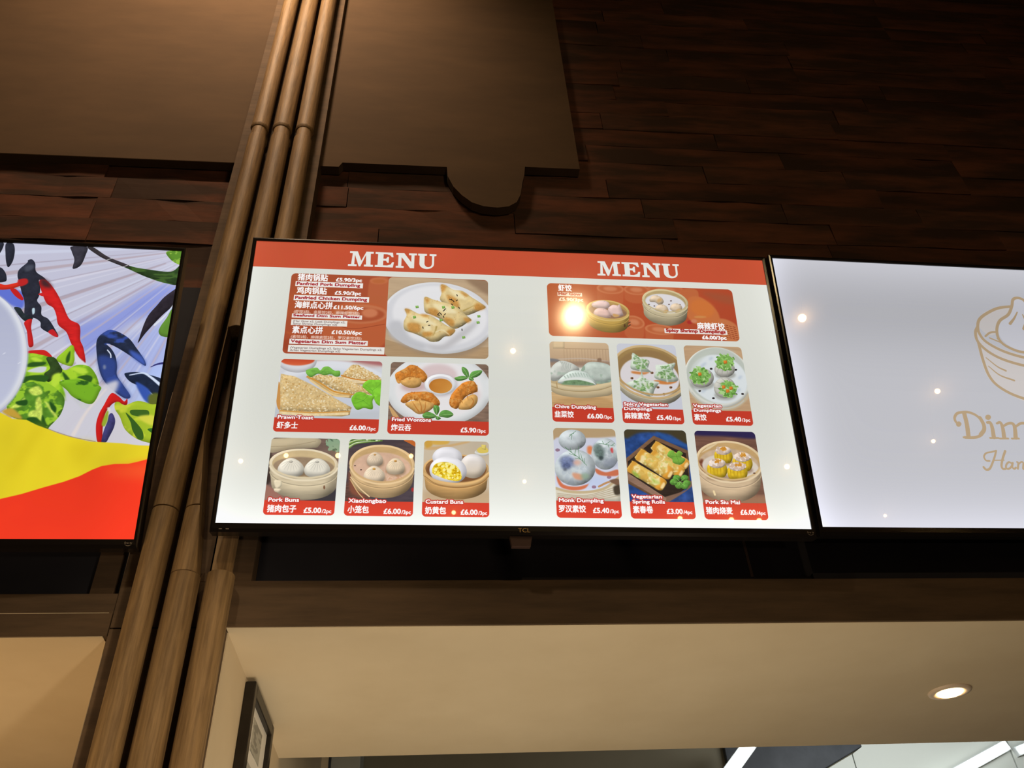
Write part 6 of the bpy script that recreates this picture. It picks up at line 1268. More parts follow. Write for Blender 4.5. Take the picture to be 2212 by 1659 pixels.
    m.P(((2336,1100),(2330,1111),(2318,1119),(2301,1124),(2283,1124),(2268,1120),(2258,1112),(2255,1102),(2260,1091),(2273,1083),(2290,1078),(2308,1077),(2323,1082),(2333,1090)), (226,206,190), sm=1, v=(8,0.8,0.2), n=(9,0.14))
    m.S(((2334,1098),(2329,1107),(2318,1114),(2302,1118),(2285,1118),(2271,1115),(2261,1108),(2259,1099),(2264,1090),(2275,1083),(2291,1079),(2308,1079),(2323,1082),(2332,1089)), 30, (7,5), ((238,224,214),(206,180,160)), seed=2)
    m.S(((2317,1090),(2315,1094),(2309,1097),(2302,1099),(2295,1099),(2289,1098),(2285,1094),(2284,1090),(2286,1086),(2291,1083),(2298,1081),(2305,1080),(2312,1082),(2316,1085)), 16, (7,3), ((226,170,80),(206,140,50)), seed=11)
    m.P(((2215,1197),(2209,1205),(2194,1212),(2174,1215),(2153,1216),(2134,1212),(2121,1206),(2117,1198),(2123,1190),(2137,1183),(2157,1179),(2179,1179),(2198,1182),(2211,1189)), (120,84,60), sm=1, f=5, a=0.6)
    m.P(((2131,1142),(2161,1127),(2199,1126),(2215,1145),(2216,1173),(2198,1199),(2165,1202),(2131,1198),(2123,1170)), (218,182,44), sm=1, v=(10,1,0.3), n=(14,0.1))
    m.K(((2139,1151),(2138,1193)), (4,2), (188,146,30), f=1.2)
    m.K(((2155,1151),(2153,1193)), (4,2), (188,146,30), f=1.2)
    m.K(((2171,1151),(2168,1193)), (4,2), (188,146,30), f=1.2)
    m.K(((2187,1150),(2184,1192)), (4,2), (188,146,30), f=1.2)
    m.K(((2203,1150),(2199,1192)), (4,2), (188,146,30), f=1.2)
    m.P(((2213,1133),(2208,1144),(2196,1152),(2179,1157),(2161,1157),(2146,1153),(2136,1145),(2133,1135),(2139,1124),(2151,1116),(2167,1111),(2185,1111),(2201,1115),(2211,1123)), (226,206,190), sm=1, v=(8,0.8,0.2), n=(9,0.14))
    m.S(((2212,1131),(2207,1140),(2196,1147),(2180,1151),(2164,1151),(2149,1148),(2140,1141),(2137,1132),(2142,1124),(2153,1116),(2169,1112),(2185,1112),(2200,1116),(2209,1122)), 30, (7,5), ((238,224,214),(206,180,160)), seed=3)
    m.S(((2194,1123),(2192,1127),(2187,1130),(2180,1132),(2173,1132),(2167,1131),(2163,1127),(2161,1123),(2164,1119),(2169,1116),(2175,1114),(2183,1114),(2189,1115),(2193,1119)), 16, (7,3), ((226,170,80),(206,140,50)), seed=12)
    m.P(((2307,1205),(2301,1213),(2287,1219),(2267,1223),(2245,1223),(2226,1220),(2213,1214),(2209,1207),(2215,1199),(2229,1193),(2250,1190),(2271,1189),(2291,1192),(2304,1198)), (120,84,60), sm=1, f=5, a=0.6)
    m.P(((2223,1155),(2253,1142),(2291,1141),(2307,1158),(2308,1184),(2291,1208),(2258,1210),(2223,1207),(2215,1181)), (218,182,44), sm=1, v=(10,1,0.3), n=(14,0.1))
    m.K(((2231,1164),(2230,1202)), (4,2), (188,146,30), f=1.2)
    m.K(((2247,1163),(2245,1202)), (4,2), (188,146,30), f=1.2)
    m.K(((2263,1163),(2261,1202)), (4,2), (188,146,30), f=1.2)
    m.K(((2279,1163),(2276,1202)), (4,2), (188,146,30), f=1.2)
    m.K(((2295,1163),(2292,1201)), (4,2), (188,146,30), f=1.2)
    m.P(((2306,1147),(2300,1157),(2288,1164),(2271,1169),(2254,1169),(2238,1165),(2228,1158),(2226,1149),(2231,1139),(2243,1131),(2260,1127),(2277,1127),(2293,1130),(2303,1138)), (226,206,190), sm=1, v=(8,0.8,0.2), n=(9,0.14))
    m.S(((2304,1145),(2300,1153),(2288,1160),(2273,1163),(2256,1164),(2241,1160),(2232,1154),(2229,1146),(2234,1138),(2245,1132),(2261,1128),(2278,1128),(2292,1131),(2302,1137)), 30, (7,5), ((238,224,214),(206,180,160)), seed=4)
    m.S(((2287,1138),(2285,1141),(2280,1145),(2273,1146),(2265,1146),(2259,1145),(2255,1142),(2254,1138),(2256,1134),(2261,1131),(2268,1129),(2275,1129),(2281,1131),(2286,1134)), 16, (7,3), ((226,170,80),(206,140,50)), seed=13)
    m.K(((2369,1154),(2356,1170),(2339,1184),(2317,1195),(2293,1204),(2267,1209),(2239,1212),(2211,1211),(2183,1206),(2158,1199),(2135,1189),(2116,1176),(2101,1161),(2091,1145),(2086,1128)), 8, (206,176,128), f=0.8)
    m.K(((2377,1154),(2366,1172),(2349,1189),(2327,1203),(2301,1214),(2272,1221),(2242,1225),(2211,1224),(2181,1220),(2153,1211),(2128,1200),(2108,1185),(2092,1168),(2083,1149),(2080,1130)), 8, (226,204,168), f=0.8)
    m.K(((2141,1268),(2144,1284)), 9, (230,206,160))
    m.P(((2347,1179),(2346,1180),(2344,1182),(2342,1183),(2339,1183),(2336,1182),(2335,1181),(2334,1179),(2335,1177),(2337,1176),(2340,1175),(2343,1175),(2345,1176),(2347,1177)), (120,90,70), sm=1)
    m.C(2085, 974, 2373, 1399, 18)
    m.P(((2082,1321),(2376,1321),(2376,1402),(2082,1402)), (200,62,44))
    m.C()
    m.T('Pork Siu Mai', 2098, 1327, 2253, 17, out=(184,52,44), ow=4, bold=1)
    m.T('猪肉烧麦', 2095, 1371, 2214, 24, bold=1.2)
    m.T('£6.00', 2250, 1375, 2318, 22, bold=1.3)
    m.T('/4pc', 2322, 1375, 2363, 16, bold=0.8)
    m.C()
    return m.a
def paint_poster():
    l = Canvas(2560, 1440, (196, 196, 216))
    l.P(((1640,-23),(2638,-88),(2753,857),(1843,881)), (196,196,216), sm=0)
    l.K(((2501,-17),(1374,97),(354,200)), (6,56), (206,210,230), f=2, a=0.85)
    l.K(((2504,10),(1423,256),(469,472)), (6,56), (182,166,176), f=2, a=0.85)
    l.K(((2499,37),(1472,395),(585,705)), (6,56), (214,212,228), f=2, a=0.85)
    l.K(((2494,75),(1542,560),(739,970)), (6,56), (176,160,170), f=2, a=0.85)
    l.K(((2528,85),(1624,682),(877,1174)), (6,56), (206,210,230), f=2, a=0.85)
    l.K(((2537,108),(1700,799),(1019,1360)), (6,56), (182,166,176), f=2, a=0.85)
    l.K(((2556,122),(1783,902),(1164,1527)), (6,56), (214,212,228), f=2, a=0.85)
    l.K(((2545,173),(1864,1020),(1325,1690)), (6,56), (176,160,170), f=2, a=0.85)
    l.K(((2569,191),(1974,1123),(1509,1852)), (6,56), (206,210,230), f=2, a=0.85)
    l.K(((2603,181),(2080,1196),(1677,1980)), (6,56), (182,166,176), f=2, a=0.85)
    l.K(((2610,214),(2172,1271),(1834,2084)), (6,56), (214,212,228), f=2, a=0.85)
    l.K(((2629,240),(2286,1345),(2024,2190)), (6,56), (176,160,170), f=2, a=0.85)
    l.K(((2661,211),(2403,1384),(2208,2274)), (6,56), (206,210,230), f=2, a=0.85)
    l.K(((2675,250),(2507,1436),(2380,2338)), (6,56), (182,166,176), f=2, a=0.85)
    l.K(((2698,229),(2619,1457),(2559,2389)), (6,56), (214,212,228), f=2, a=0.85)
    l.K(((2718,227),(2732,1475),(2743,2425)), (6,56), (176,160,170), f=2, a=0.85)
    l.K(((2744,272),(2858,1502),(2945,2447)), (6,56), (206,210,230), f=2, a=0.85)
    l.K(((2530,-6),(1619,155),(790,300)), (2,12), (150,136,150), f=2, a=0.6)
    l.K(((2523,11),(1641,240),(850,445)), (2,12), (222,222,236), f=2, a=0.6)
    l.K(((2517,28),(1664,314),(907,568)), (2,12), (150,136,150), f=2, a=0.6)
    l.K(((2536,34),(1698,375),(961,674)), (2,12), (222,222,236), f=2, a=0.6)
    l.K(((2540,48),(1731,447),(1027,793)), (2,12), (150,136,150), f=2, a=0.6)
    l.K(((2549,56),(1762,504),(1085,889)), (2,12), (222,222,236), f=2, a=0.6)
    l.K(((2565,65),(1810,579),(1169,1017)), (2,12), (150,136,150), f=2, a=0.6)
    l.K(((2550,87),(1832,632),(1224,1094)), (2,12), (222,222,236), f=2, a=0.6)
    l.K(((2561,97),(1877,696),(1304,1198)), (2,12), (150,136,150), f=2, a=0.6)
    l.K(((2574,104),(1925,754),(1385,1295)), (2,12), (222,222,236), f=2, a=0.6)
    l.K(((2586,111),(1978,815),(1478,1395)), (2,12), (150,136,150), f=2, a=0.6)
    l.K(((2593,119),(2016,857),(1544,1462)), (2,12), (222,222,236), f=2, a=0.6)
    l.K(((2599,131),(2066,910),(1632,1544)), (2,12), (150,136,150), f=2, a=0.6)
    l.K(((2597,156),(2107,958),(1710,1609)), (2,12), (222,222,236), f=2, a=0.6)
    l.K(((2610,158),(2159,998),(1794,1676)), (2,12), (150,136,150), f=2, a=0.6)
    l.K(((2630,149),(2223,1037),(1898,1749)), (2,12), (222,222,236), f=2, a=0.6)
    l.K(((2634,159),(2261,1066),(1963,1791)), (2,12), (150,136,150), f=2, a=0.6)
    l.K(((2640,183),(2324,1113),(2072,1855)), (2,12), (222,222,236), f=2, a=0.6)
    l.K(((2652,176),(2371,1133),(2148,1895)), (2,12), (150,136,150), f=2, a=0.6)
    l.K(((2661,187),(2425,1162),(2238,1937)), (2,12), (222,222,236), f=2, a=0.6)
    l.K(((2669,202),(2478,1189),(2326,1974)), (2,12), (150,136,150), f=2, a=0.6)
    l.K(((2681,219),(2549,1220),(2444,2015)), (2,12), (222,222,236), f=2, a=0.6)
    l.K(((2693,222),(2604,1235),(2533,2041)), (2,12), (150,136,150), f=2, a=0.6)
    l.K(((2703,193),(2649,1234),(2606,2059)), (2,12), (222,222,236), f=2, a=0.6)
    l.K(((2717,218),(2724,1256),(2729,2082)), (2,12), (150,136,150), f=2, a=0.6)
    l.K(((2727,227),(2772,1264),(2808,2093)), (2,12), (222,222,236), f=2, a=0.6)
    l.P(((2130,450),(2289,357),(2446,216),(2557,193),(2555,344),(2385,406),(2242,597),(2195,573)), (126,142,222), sm=1, f=26, a=0.75)
    l.P(((2319,542),(2562,398),(2576,662),(2433,717),(2362,669)), (150,166,226), sm=1, f=22, a=0.65)
    l.P(((1766,252),(1891,267),(1909,353),(1860,345),(1776,295)), (98,116,210), sm=1, f=6)
    l.K(((2598,64),(2237,377),(1907,662)), (2,14), (206,206,226), f=2, a=0.7)
    l.K(((2618,62),(2273,415),(1961,735)), (2,14), (190,174,184), f=2, a=0.7)
    l.K(((2627,71),(2310,460),(2025,810)), (2,14), (206,206,226), f=2, a=0.7)
    l.K(((2620,101),(2340,509),(2089,876)), (2,14), (190,174,184), f=2, a=0.7)
    l.K(((2645,85),(2386,535),(2156,937)), (2,14), (206,206,226), f=2, a=0.7)
    l.K(((2651,97),(2423,569),(2222,989)), (2,14), (190,174,184), f=2, a=0.7)
    l.K(((2659,110),(2472,607),(2306,1047)), (2,14), (206,206,226), f=2, a=0.7)
    l.K(((2671,108),(2512,626),(2372,1085)), (2,14), (190,174,184), f=2, a=0.7)
    l.K(((2680,124),(2562,657),(2459,1127)), (2,14), (206,206,226), f=2, a=0.7)
    l.K(((2691,116),(2601,666),(2523,1152)), (2,14), (190,174,184), f=2, a=0.7)
    l.K(((2700,122),(2646,682),(2598,1176)), (2,14), (206,206,226), f=2, a=0.7)
    l.K(((2712,124),(2699,693),(2687,1196)), (2,14), (190,174,184), f=2, a=0.7)
    l.P(((2425,718),(2568,631),(2589,910),(2464,913)), (170,190,238), sm=1, f=20, a=0.7)
    l.P(((1761,4),(1792,2),(1808,41),(1812,98),(1800,136),(1785,111),(1771,61)), (44,46,58), sm=1, v=(10,0.7,0.15), n=(20,0.18))
    l.P(((1726,3),(1752,4),(1749,51),(1735,69)), (44,46,58), sm=1, v=(10,0.7,0.15), n=(20,0.18))
    l.P(((1748,147),(1768,140),(1790,162),(1803,189),(1804,215),(1763,216)), (44,46,58), sm=1, v=(10,0.7,0.15), n=(20,0.18))
    l.P(((2053,3),(2123,1),(2125,51),(2113,109),(2082,128),(2080,77),(2060,32)), (58,56,66), sm=1, v=(10,0.7,0.15), n=(20,0.18))
    l.P(((2126,4),(2152,1),(2230,53),(2332,97),(2408,112),(2524,120),(2566,83),(2575,186),(2510,187),(2414,155),(2316,109),(2219,68),(2168,37)), (44,66,34), sm=1, v=(10,0.7,0.15), n=(20,0.18), st=((66,96,44),60,16,0))
    l.P(((2126,4),(2152,1),(2230,53),(2328,94),(2311,104),(2218,67),(2168,37)), (60,54,58), sm=1, v=(10,0.7,0.15), n=(20,0.18))
    l.K(((2224,71),(2253,56)), 3, (200,200,200))
    l.K(((2306,104),(2327,92)), 3, (200,200,200))
    l.P(((2490,5),(2569,3),(2579,76),(2546,73),(2509,45)), (92,138,46), sm=1, v=(8,0.5,0.2), st=((140,180,70),26,20,0.1))
    l.P(((2593,185),(2560,215),(2516,263),(2487,314),(2459,365),(2445,420),(2437,484),(2435,516),(2460,462),(2514,373),(2552,322),(2602,253)), (44,38,46), sm=1, v=(10,0.7,0.15), n=(20,0.18))
    l.P(((2605,281),(2561,322),(2541,378),(2521,422),(2516,454),(2533,476),(2572,473),(2589,397)), (92,134,50), sm=1, v=(10,0.6,0.2))
    l.K(((2566,294),(2535,361),(2493,418)), (4,10), (214,220,230), f=1)
    l.P(((1775,229),(1810,233),(1859,216),(1889,195),(1900,217),(1864,241),(1828,257),(1781,259)), (214,50,34), sm=1, v=(8,0.4,0.15))
    l.P(((1832,254),(1858,255),(1898,300),(1894,313),(1861,291)), (196,36,36), sm=1)
    l.P(((1849,181),(1849,147),(1876,106),(1877,92),(1894,87),(1912,109),(1925,154),(1966,185),(1995,217),(1986,218),(1947,198),(1960,241),(1964,285),(1961,313),(1985,344),(1995,387),(2027,407),(2062,453),(2087,497),(2041,478),(2006,455),(1996,424),(1962,404),(1936,424),(1923,401),(1908,321),(1884,267),(1862,213)), (44,46,58), sm=1, v=(10,0.7,0.15), n=(20,0.18))
    l.P(((1856,205),(1891,195),(1901,220),(1872,238)), (190,40,40), sm=1, f=2)
    l.P(((1948,357),(1958,353),(1963,377),(1956,386)), (190,214,226), sm=1, f=1)
    l.P(((1871,129),(1904,116),(1909,138),(1881,156)), (90,96,110), sm=1, f=5, a=0.6)
    l.P(((1870,355),(1896,354),(1922,385),(1962,407),(1936,424),(1906,402)), (40,48,52), sm=1, v=(10,0.7,0.15), n=(20,0.18))
    l.P(((1949,209),(1969,196),(1999,217),(2040,270),(2078,334),(2117,402),(2161,427),(2175,459),(2184,511),(2205,552),(2227,628),(2197,604),(2150,533),(2117,472),(2076,436),(2057,384),(2037,347),(2007,327),(1981,284)), (208,36,36), sm=1, v=(10,0.6,0.2), n=(40,0.12,14))
    l.P(((1950,192),(1983,201),(2012,239),(1995,240),(1966,230)), (70,40,44), sm=1, f=8)
    l.P(((1958,277),(1978,269),(1982,287)), (206,40,40), sm=1)
    l.P(((2040,475),(2059,461),(2087,497),(2070,497)), (196,36,40), sm=1)
    l.P(((1929,430),(1957,410),(1964,457),(1985,519),(1991,550),(1972,551),(1951,479)), (206,38,38), sm=1, v=(8,0.5,0.2))
    l.P(((1975,576),(2025,569),(2051,573),(2082,603),(2048,604),(2004,593),(1980,596)), (204,38,34), sm=1)
    l.P(((2102,617),(2127,570),(2155,538),(2172,574),(2178,620),(2166,646)), (150,196,44), sm=1, v=(8,0.5,0.2))
    l.P(((2170,574),(2192,599),(2237,638),(2221,646),(2189,635)), (216,214,222), sm=1, f=2)
    l.P(((1967,597),(2038,594),(2103,622),(2145,667),(2190,640),(2242,643),(2279,682),(2302,732),(2310,781),(2306,820),(2270,851),(2219,842),(2181,819),(2159,834),(2150,873),(1964,878),(1957,806),(1977,707)), (118,170,36), sm=1, v=(14,0.6,0.2), n=(40,0.2), st=((166,210,50),46,38,0.05))
    l.P(((2058,609),(2091,605),(2118,637),(2137,672),(2117,698),(2089,728),(2065,689),(2084,659)), (50,72,34), sm=1, v=(10,0.7,0.15), n=(20,0.18))
    l.P(((1978,652),(2007,631),(2057,629),(2056,644),(2012,656)), (46,86,32), sm=1, f=2)
    l.P(((1978,712),(2025,696),(2084,699),(2073,729),(2013,721),(1988,742)), (46,86,32), sm=1, f=2)
    l.P(((2138,677),(2168,701),(2203,755),(2238,813),(2223,823),(2178,755)), (46,86,32), sm=1, f=2)
    l.P(((2205,700),(2241,688),(2268,698),(2264,723),(2228,709)), (46,86,32), sm=1, f=2)
    l.P(((2225,739),(2255,743),(2271,762),(2245,758)), (46,86,32), sm=1, f=2)
    l.P(((2141,601),(2152,569),(2157,620),(2146,631)), (46,86,32), sm=1, f=2)
    l.P(((2168,656),(2209,649),(2247,673),(2215,684)), (186,222,64), sm=1, f=4)
    l.P(((1991,611),(2015,605),(2044,625),(2011,626)), (186,222,64), sm=1, f=4)
    l.P(((2100,698),(2131,682),(2135,727),(2112,757)), (186,222,64), sm=1, f=4)
    l.P(((2175,716),(2208,735),(2219,754),(2193,745)), (186,222,64), sm=1, f=4)
    l.K(((2141,717),(2159,746),(2197,814),(2229,852)), (4,30), (196,196,206), f=2)
    l.P(((1992,677),(2033,655),(2067,654),(2063,679),(2030,683)), (206,210,216), sm=1, f=2)
    l.P(((2255,518),(2262,487),(2288,459),(2309,452),(2351,467),(2395,497),(2432,543),(2455,573),(2479,609),(2481,632),(2413,585),(2360,551),(2322,531),(2299,527),(2325,552),(2348,588),(2363,638),(2370,684),(2401,728),(2444,787),(2420,797),(2354,750),(2311,701),(2284,641),(2264,570)), (36,44,66), sm=1, v=(10,0.7,0.15), n=(20,0.18), st=((56,80,160),50,40,0.1))
    l.P(((2276,590),(2352,608),(2370,684),(2411,738),(2444,787),(2420,797),(2354,750),(2306,691)), (52,74,148), sm=1, f=8, a=0.85)
    l.P(((2404,554),(2455,578),(2479,609),(2481,632),(2422,590)), (66,92,176), sm=1, f=6)
    l.K(((2309,558),(2325,578),(2330,596)), 5, (214,222,240))
    l.P(((2317,645),(2317,651),(2316,655),(2314,657),(2311,657),(2309,655),(2306,651),(2305,646),(2304,640),(2305,636),(2307,634),(2310,634),(2313,636),(2315,640)), (120,130,160), sm=1, f=3)
    l.P(((2401,678),(2413,670),(2460,666),(2514,679),(2569,703),(2577,763),(2555,784),(2498,745),(2443,722),(2418,703)), (30,40,62), sm=1, v=(10,0.7,0.15), n=(20,0.18))
    l.K(((2424,682),(2478,670),(2515,689),(2569,733)), (5,14), (206,218,240), f=1)
    l.P(((2455,717),(2496,735),(2526,764),(2542,814),(2516,814),(2485,776)), (54,84,168), sm=1, f=3)
    l.P(((2520,785),(2562,773),(2583,862),(2540,863)), (92,100,40), sm=1, f=5)
    l.K(((2508,638),(2536,622),(2591,610)), (3,14), (50,50,110))
    l.P(((2162,869),(2170,817),(2182,786),(2306,740),(2383,717),(2354,864),(2337,995),(2246,997),(2128,940)), (206,204,214), sm=1, f=8, a=0.95)
    l.K(((2336,755),(2275,866),(2239,977)), (6,18), (224,214,212), f=3)
    l.P(((2361,904),(2398,862),(2562,1010),(2467,1022),(2379,1014)), (206,202,210), sm=1, f=6)
    l.P(((1932,799),(1957,752),(2022,729),(2084,732),(2144,772),(2174,817),(2169,884),(2137,940),(2126,953),(2076,936),(2007,913),(1959,884)), (84,134,40), sm=1, v=(12,0.6,0.2), n=(30,0.2), st=((150,196,50),34,30,0.05))
    l.P(((1931,875),(1970,859),(2019,908),(1970,899)), (196,158,60), sm=1, f=4)
    l.P(((2017,770),(2052,749),(2076,784),(2044,795)), (196,216,92), sm=1, f=3, n=(10,0.2))
    l.P(((2056,816),(2072,805),(2097,891),(2090,921),(2067,871)), (196,216,92), sm=1, f=3, n=(10,0.2))
    l.P(((2042,872),(2075,866),(2081,896),(2043,897)), (196,216,92), sm=1, f=3, n=(10,0.2))
    l.P(((2093,825),(2112,834),(2158,894),(2139,885)), (196,216,92), sm=1, f=3, n=(10,0.2))
    l.P(((1961,854),(1990,828),(2009,807),(2006,843),(1983,858)), (196,216,92), sm=1, f=3, n=(10,0.2))
    l.P(((2036,907),(2073,901),(2120,940),(2131,953),(2076,936)), (38,80,30), sm=1, f=2)
    l.P(((1977,828),(2018,817),(2023,842),(1989,843)), (38,80,30), sm=1, f=2)
    l.P(((2115,824),(2145,849),(2146,874),(2125,855)), (38,80,30), sm=1, f=2)
    l.P(((2096,886),(2122,930),(2137,940),(2106,936)), (38,80,30), sm=1, f=2)
    l.P(((2135,725),(2212,712),(2306,740),(2310,772),(2286,830),(2211,801),(2174,766)), (120,176,40), sm=1, v=(10,0.6,0.2), st=((46,92,32),40,30,0.22))
    l.P(((2361,775),(2395,790),(2421,813),(2432,799),(2433,831),(2386,819),(2364,843),(2352,879),(2353,940),(2361,1009),(2341,1005),(2324,935),(2326,880),(2340,833)), (202,32,30), sm=1, v=(8,0.6,0.2))
    l.P(((2369,879),(2382,873),(2398,903),(2399,939),(2387,984),(2378,1009),(2359,1009),(2360,955),(2367,914)), (62,60,110), sm=1, v=(10,0.7,0.15), n=(20,0.18))
    l.P(((2352,879),(2362,858),(2367,904),(2359,935),(2346,925)), (150,170,50), sm=1, f=2)
    l.P(((2369,849),(2371,854),(2372,858),(2372,862),(2370,863),(2366,863),(2363,861),(2360,857),(2357,852),(2356,848),(2357,845),(2359,843),(2362,843),(2366,846)), (220,220,210), sm=1, f=2)
    l.P(((2384,822),(2399,816),(2428,831),(2478,809),(2534,823),(2573,842),(2597,1009),(2562,1010),(2502,991),(2447,948),(2415,888),(2389,852)), (160,184,44), sm=1, v=(12,0.5,0.2), st=((196,206,60),60,50,0.1))
    l.P(((2454,856),(2494,852),(2530,856),(2530,885),(2467,879)), (60,98,34), sm=1)
    l.P(((2436,867),(2475,901),(2518,951),(2528,991),(2506,991),(2478,952),(2463,912)), (54,92,32), sm=1)
    l.P(((2539,945),(2565,940),(2568,965)), (50,100,34), sm=1)
    l.P(((2494,883),(2556,879),(2562,925),(2511,906)), (206,204,70), sm=1, f=4)
    l.P(((361,978),(1924,880),(1981,909),(2037,912),(2085,936),(2131,953),(2182,974),(2246,992),(2313,1008),(2378,1010),(2444,1013),(2511,1021),(2643,1024),(2667,1203),(2347,1323),(530,1402)), (228,206,40), sm=0, f=1, n=(220,0.06))
    l.K(((2121,948),(2182,971),(2245,990),(2334,1007)), (2,3), (120,80,40), a=0.7, f=1)
    l.P(((2002,1165),(2084,931),(2116,945),(2039,1165)), (214,190,32), sm=0, f=22, a=0.6)
    l.P(((2226,1027),(2336,1015),(2293,1113)), (214,190,32), sm=1, f=20, a=0.5)
    l.P(((546,1443),(1894,1305),(2008,1270),(2085,1248),(2162,1219),(2240,1192),(2298,1166),(2344,1136),(2379,1119),(2429,1109),(2485,1107),(2522,1097),(2605,1069),(2670,1524),(578,1525)), (236,58,34), sm=0, f=1, n=(260,0.04))
    l.P(((2379,1145),(2566,1099),(2577,1176),(2446,1159)), (240,92,44), sm=0, f=24, a=0.7)
    l.P(((1979,589),(1985,733),(1946,846),(1871,908),(1773,911),(1672,853),(1584,746),(1527,606),(1513,461),(1546,338),(1622,266),(1726,260),(1835,324),(1926,442)), (180,184,206), sm=1, f=3)
    l.P(((1973,588),(1980,730),(1941,842),(1867,904),(1771,907),(1670,850),(1583,743),(1527,605),(1513,461),(1546,339),(1621,267),(1724,262),(1831,325),(1921,442)), (232,234,242), sm=1, v=(16,0.2,0.12))
    l.P(((1956,585),(1963,724),(1926,834),(1854,895),(1760,897),(1662,841),(1578,737),(1522,601),(1508,460),(1540,342),(1613,271),(1713,266),(1817,328),(1905,443)), (206,210,224), sm=1, f=5)
    l.P(((1946,588),(1953,725),(1918,833),(1848,893),(1757,895),(1662,840),(1579,737),(1525,604),(1511,465),(1541,348),(1612,279),(1709,274),(1811,335),(1896,448)), (176,180,204), sm=1, f=8, c2=((192,196,218),1.57))
    l.K(((1874,597),(1882,589)), (2,4), (226,228,240), f=1)
    l.K(((1946,642),(1955,634)), (2,4), (226,228,240), f=1)
    return l.a
def paint_logo():
    r = Canvas(2560, 1440, (194, 194, 200))
    r.P(((1073,335),(1124,276),(1216,242),(1294,232),(1258,284),(1190,330),(1160,396),(1112,412),(1075,378)), (206,200,198), sm=1)
    r.P(((1041,400),(1088,448),(1205,506),(1398,534),(1607,520),(1621,596),(1456,763),(1310,806),(1186,783),(1068,701),(1027,615)), (206,200,198), sm=1)
    r.K(((1308,231),(1214,246),(1136,282),(1084,320),(1062,364),(1060,407),(1086,455),(1171,507),(1295,541),(1429,543),(1577,507),(1680,447),(1724,381),(1722,308),(1668,259),(1579,234)), 15.84, (184,160,128))
    r.K(((1062,364),(1039,401),(1039,457),(1088,517),(1175,562),(1312,592),(1463,584),(1599,541),(1691,475),(1721,409)), 15.84, (184,160,128))
    r.K(((1039,457),(1036,560),(1044,648),(1079,707),(1162,758),(1283,787),(1421,770),(1545,700),(1621,596),(1691,475)), 15.84, (184,160,128))
    r.P(((1170,374),(1199,323),(1258,284),(1294,232),(1315,187),(1347,174),(1378,184),(1386,228),(1437,262),(1467,319),(1458,391),(1414,464),(1341,501),(1243,491),(1183,444)), (206,206,214), sm=1)
    r.K(((1386,228),(1376,191),(1345,178),(1314,190),(1294,232),(1258,284),(1199,323),(1167,374),(1160,431),(1188,472),(1259,504),(1341,501),(1423,456),(1467,384),(1467,319),(1435,269),(1386,228)), 15.84, (184,160,128))
    r.K(((1315,267),(1286,305),(1252,339)), (6.6,15.84), (184,160,128))
    r.K(((1342,281),(1345,324),(1321,368)), (6.6,15.84), (184,160,128))
    r.K(((1386,293),(1400,336),(1407,379)), (6.6,15.84), (184,160,128))
    r.K(((1089,420),(1123,397),(1165,392)), 10.56, (184,160,128))
    r.K(((1110,429),(1161,452)), 7.92, (184,160,128))
    r.K(((1153,431),(1163,445)), 7.92, (184,160,128))
    r.K(((1057,546),(1105,595),(1145,617)), (5.28,10.56), (184,160,128))
    r.K(((1056,594),(1104,643),(1175,671)), (5.28,10.56), (184,160,128))
    r.K(((1434,629),(1546,598)), (5.28,10.56), (184,160,128))
    r.K(((1383,685),(1491,661)), (10.56,5.28), (184,160,128))
    r.K(((1386,228),(1457,221),(1526,224),(1579,234)), 15.84, (184,160,128))
    r.K(((810,921),(794,908),(792,886),(810,863),(837,855),(876,854),(915,873),(936,911),(932,946),(905,975),(870,987),(820,988)), (13.2,14.52), (184,160,128))
    r.K(((809,915),(801,922)), 22.44, (184,160,128))
    r.K(((928,882),(937,917),(931,946),(906,972)), 19.8, (184,160,128))
    r.K(((850,859),(848,919),(839,982)), 22.44, (184,160,128))
    r.K(((812,988),(864,987)), 10.56, (184,160,128))
    r.P(((988,878),(984,884),(979,889),(972,892),(965,892),(959,889),(956,885),(957,878),(960,872),(966,867),(973,864),(980,864),(985,867),(988,872)), (184,160,128), sm=1)
    r.K(((959,907),(975,907),(978,935),(972,983)), (13.2,22.44), (184,160,128))
    r.K(((951,988),(996,987)), 9.24, (184,160,128))
    r.K(((1009,910),(1030,905),(1034,934),(1027,982)), (10.56,22.44), (184,160,128))
    r.K(((1002,990),(1047,989)), 9.24, (184,160,128))
    r.K(((1032,928),(1071,909),(1095,910),(1099,933),(1088,983)), (10.56,22.44), (184,160,128))
    r.K(((1066,989),(1104,988)), 9.24, (184,160,128))
    r.K(((1100,929),(1138,907),(1167,909),(1173,931),(1162,982)), (10.56,22.44), (184,160,128))
    r.K(((1138,987),(1181,986)), 9.24, (184,160,128))
    r.K(((914,1107),(896,1105),(891,1086),(907,1068),(937,1061),(964,1054)), (9.24,7.92), (184,160,128))
    r.K(((964,1054),(947,1085),(927,1116),(903,1147),(883,1152),(874,1140)), (9.24,11.88), (184,160,128))
    r.K(((1011,1055),(988,1091),(970,1128),(971,1146),(984,1147)), (11.88,10.56), (184,160,128))
    r.K(((934,1104),(991,1102)), 5.94, (184,160,128))
    r.K(((1027,1118),(1013,1112),(997,1124),(990,1140),(999,1147),(1018,1136),(1033,1115)), 9.24, (184,160,128))
    r.K(((1033,1115),(1024,1136),(1031,1146),(1042,1139)), 9.24, (184,160,128))
    r.K(((1057,1111),(1061,1117),(1050,1145)), 9.9, (184,160,128))
    r.K(((1057,1126),(1076,1111),(1088,1114),(1078,1144),(1087,1145)), (6.6,9.9), (184,160,128))
    return r.a

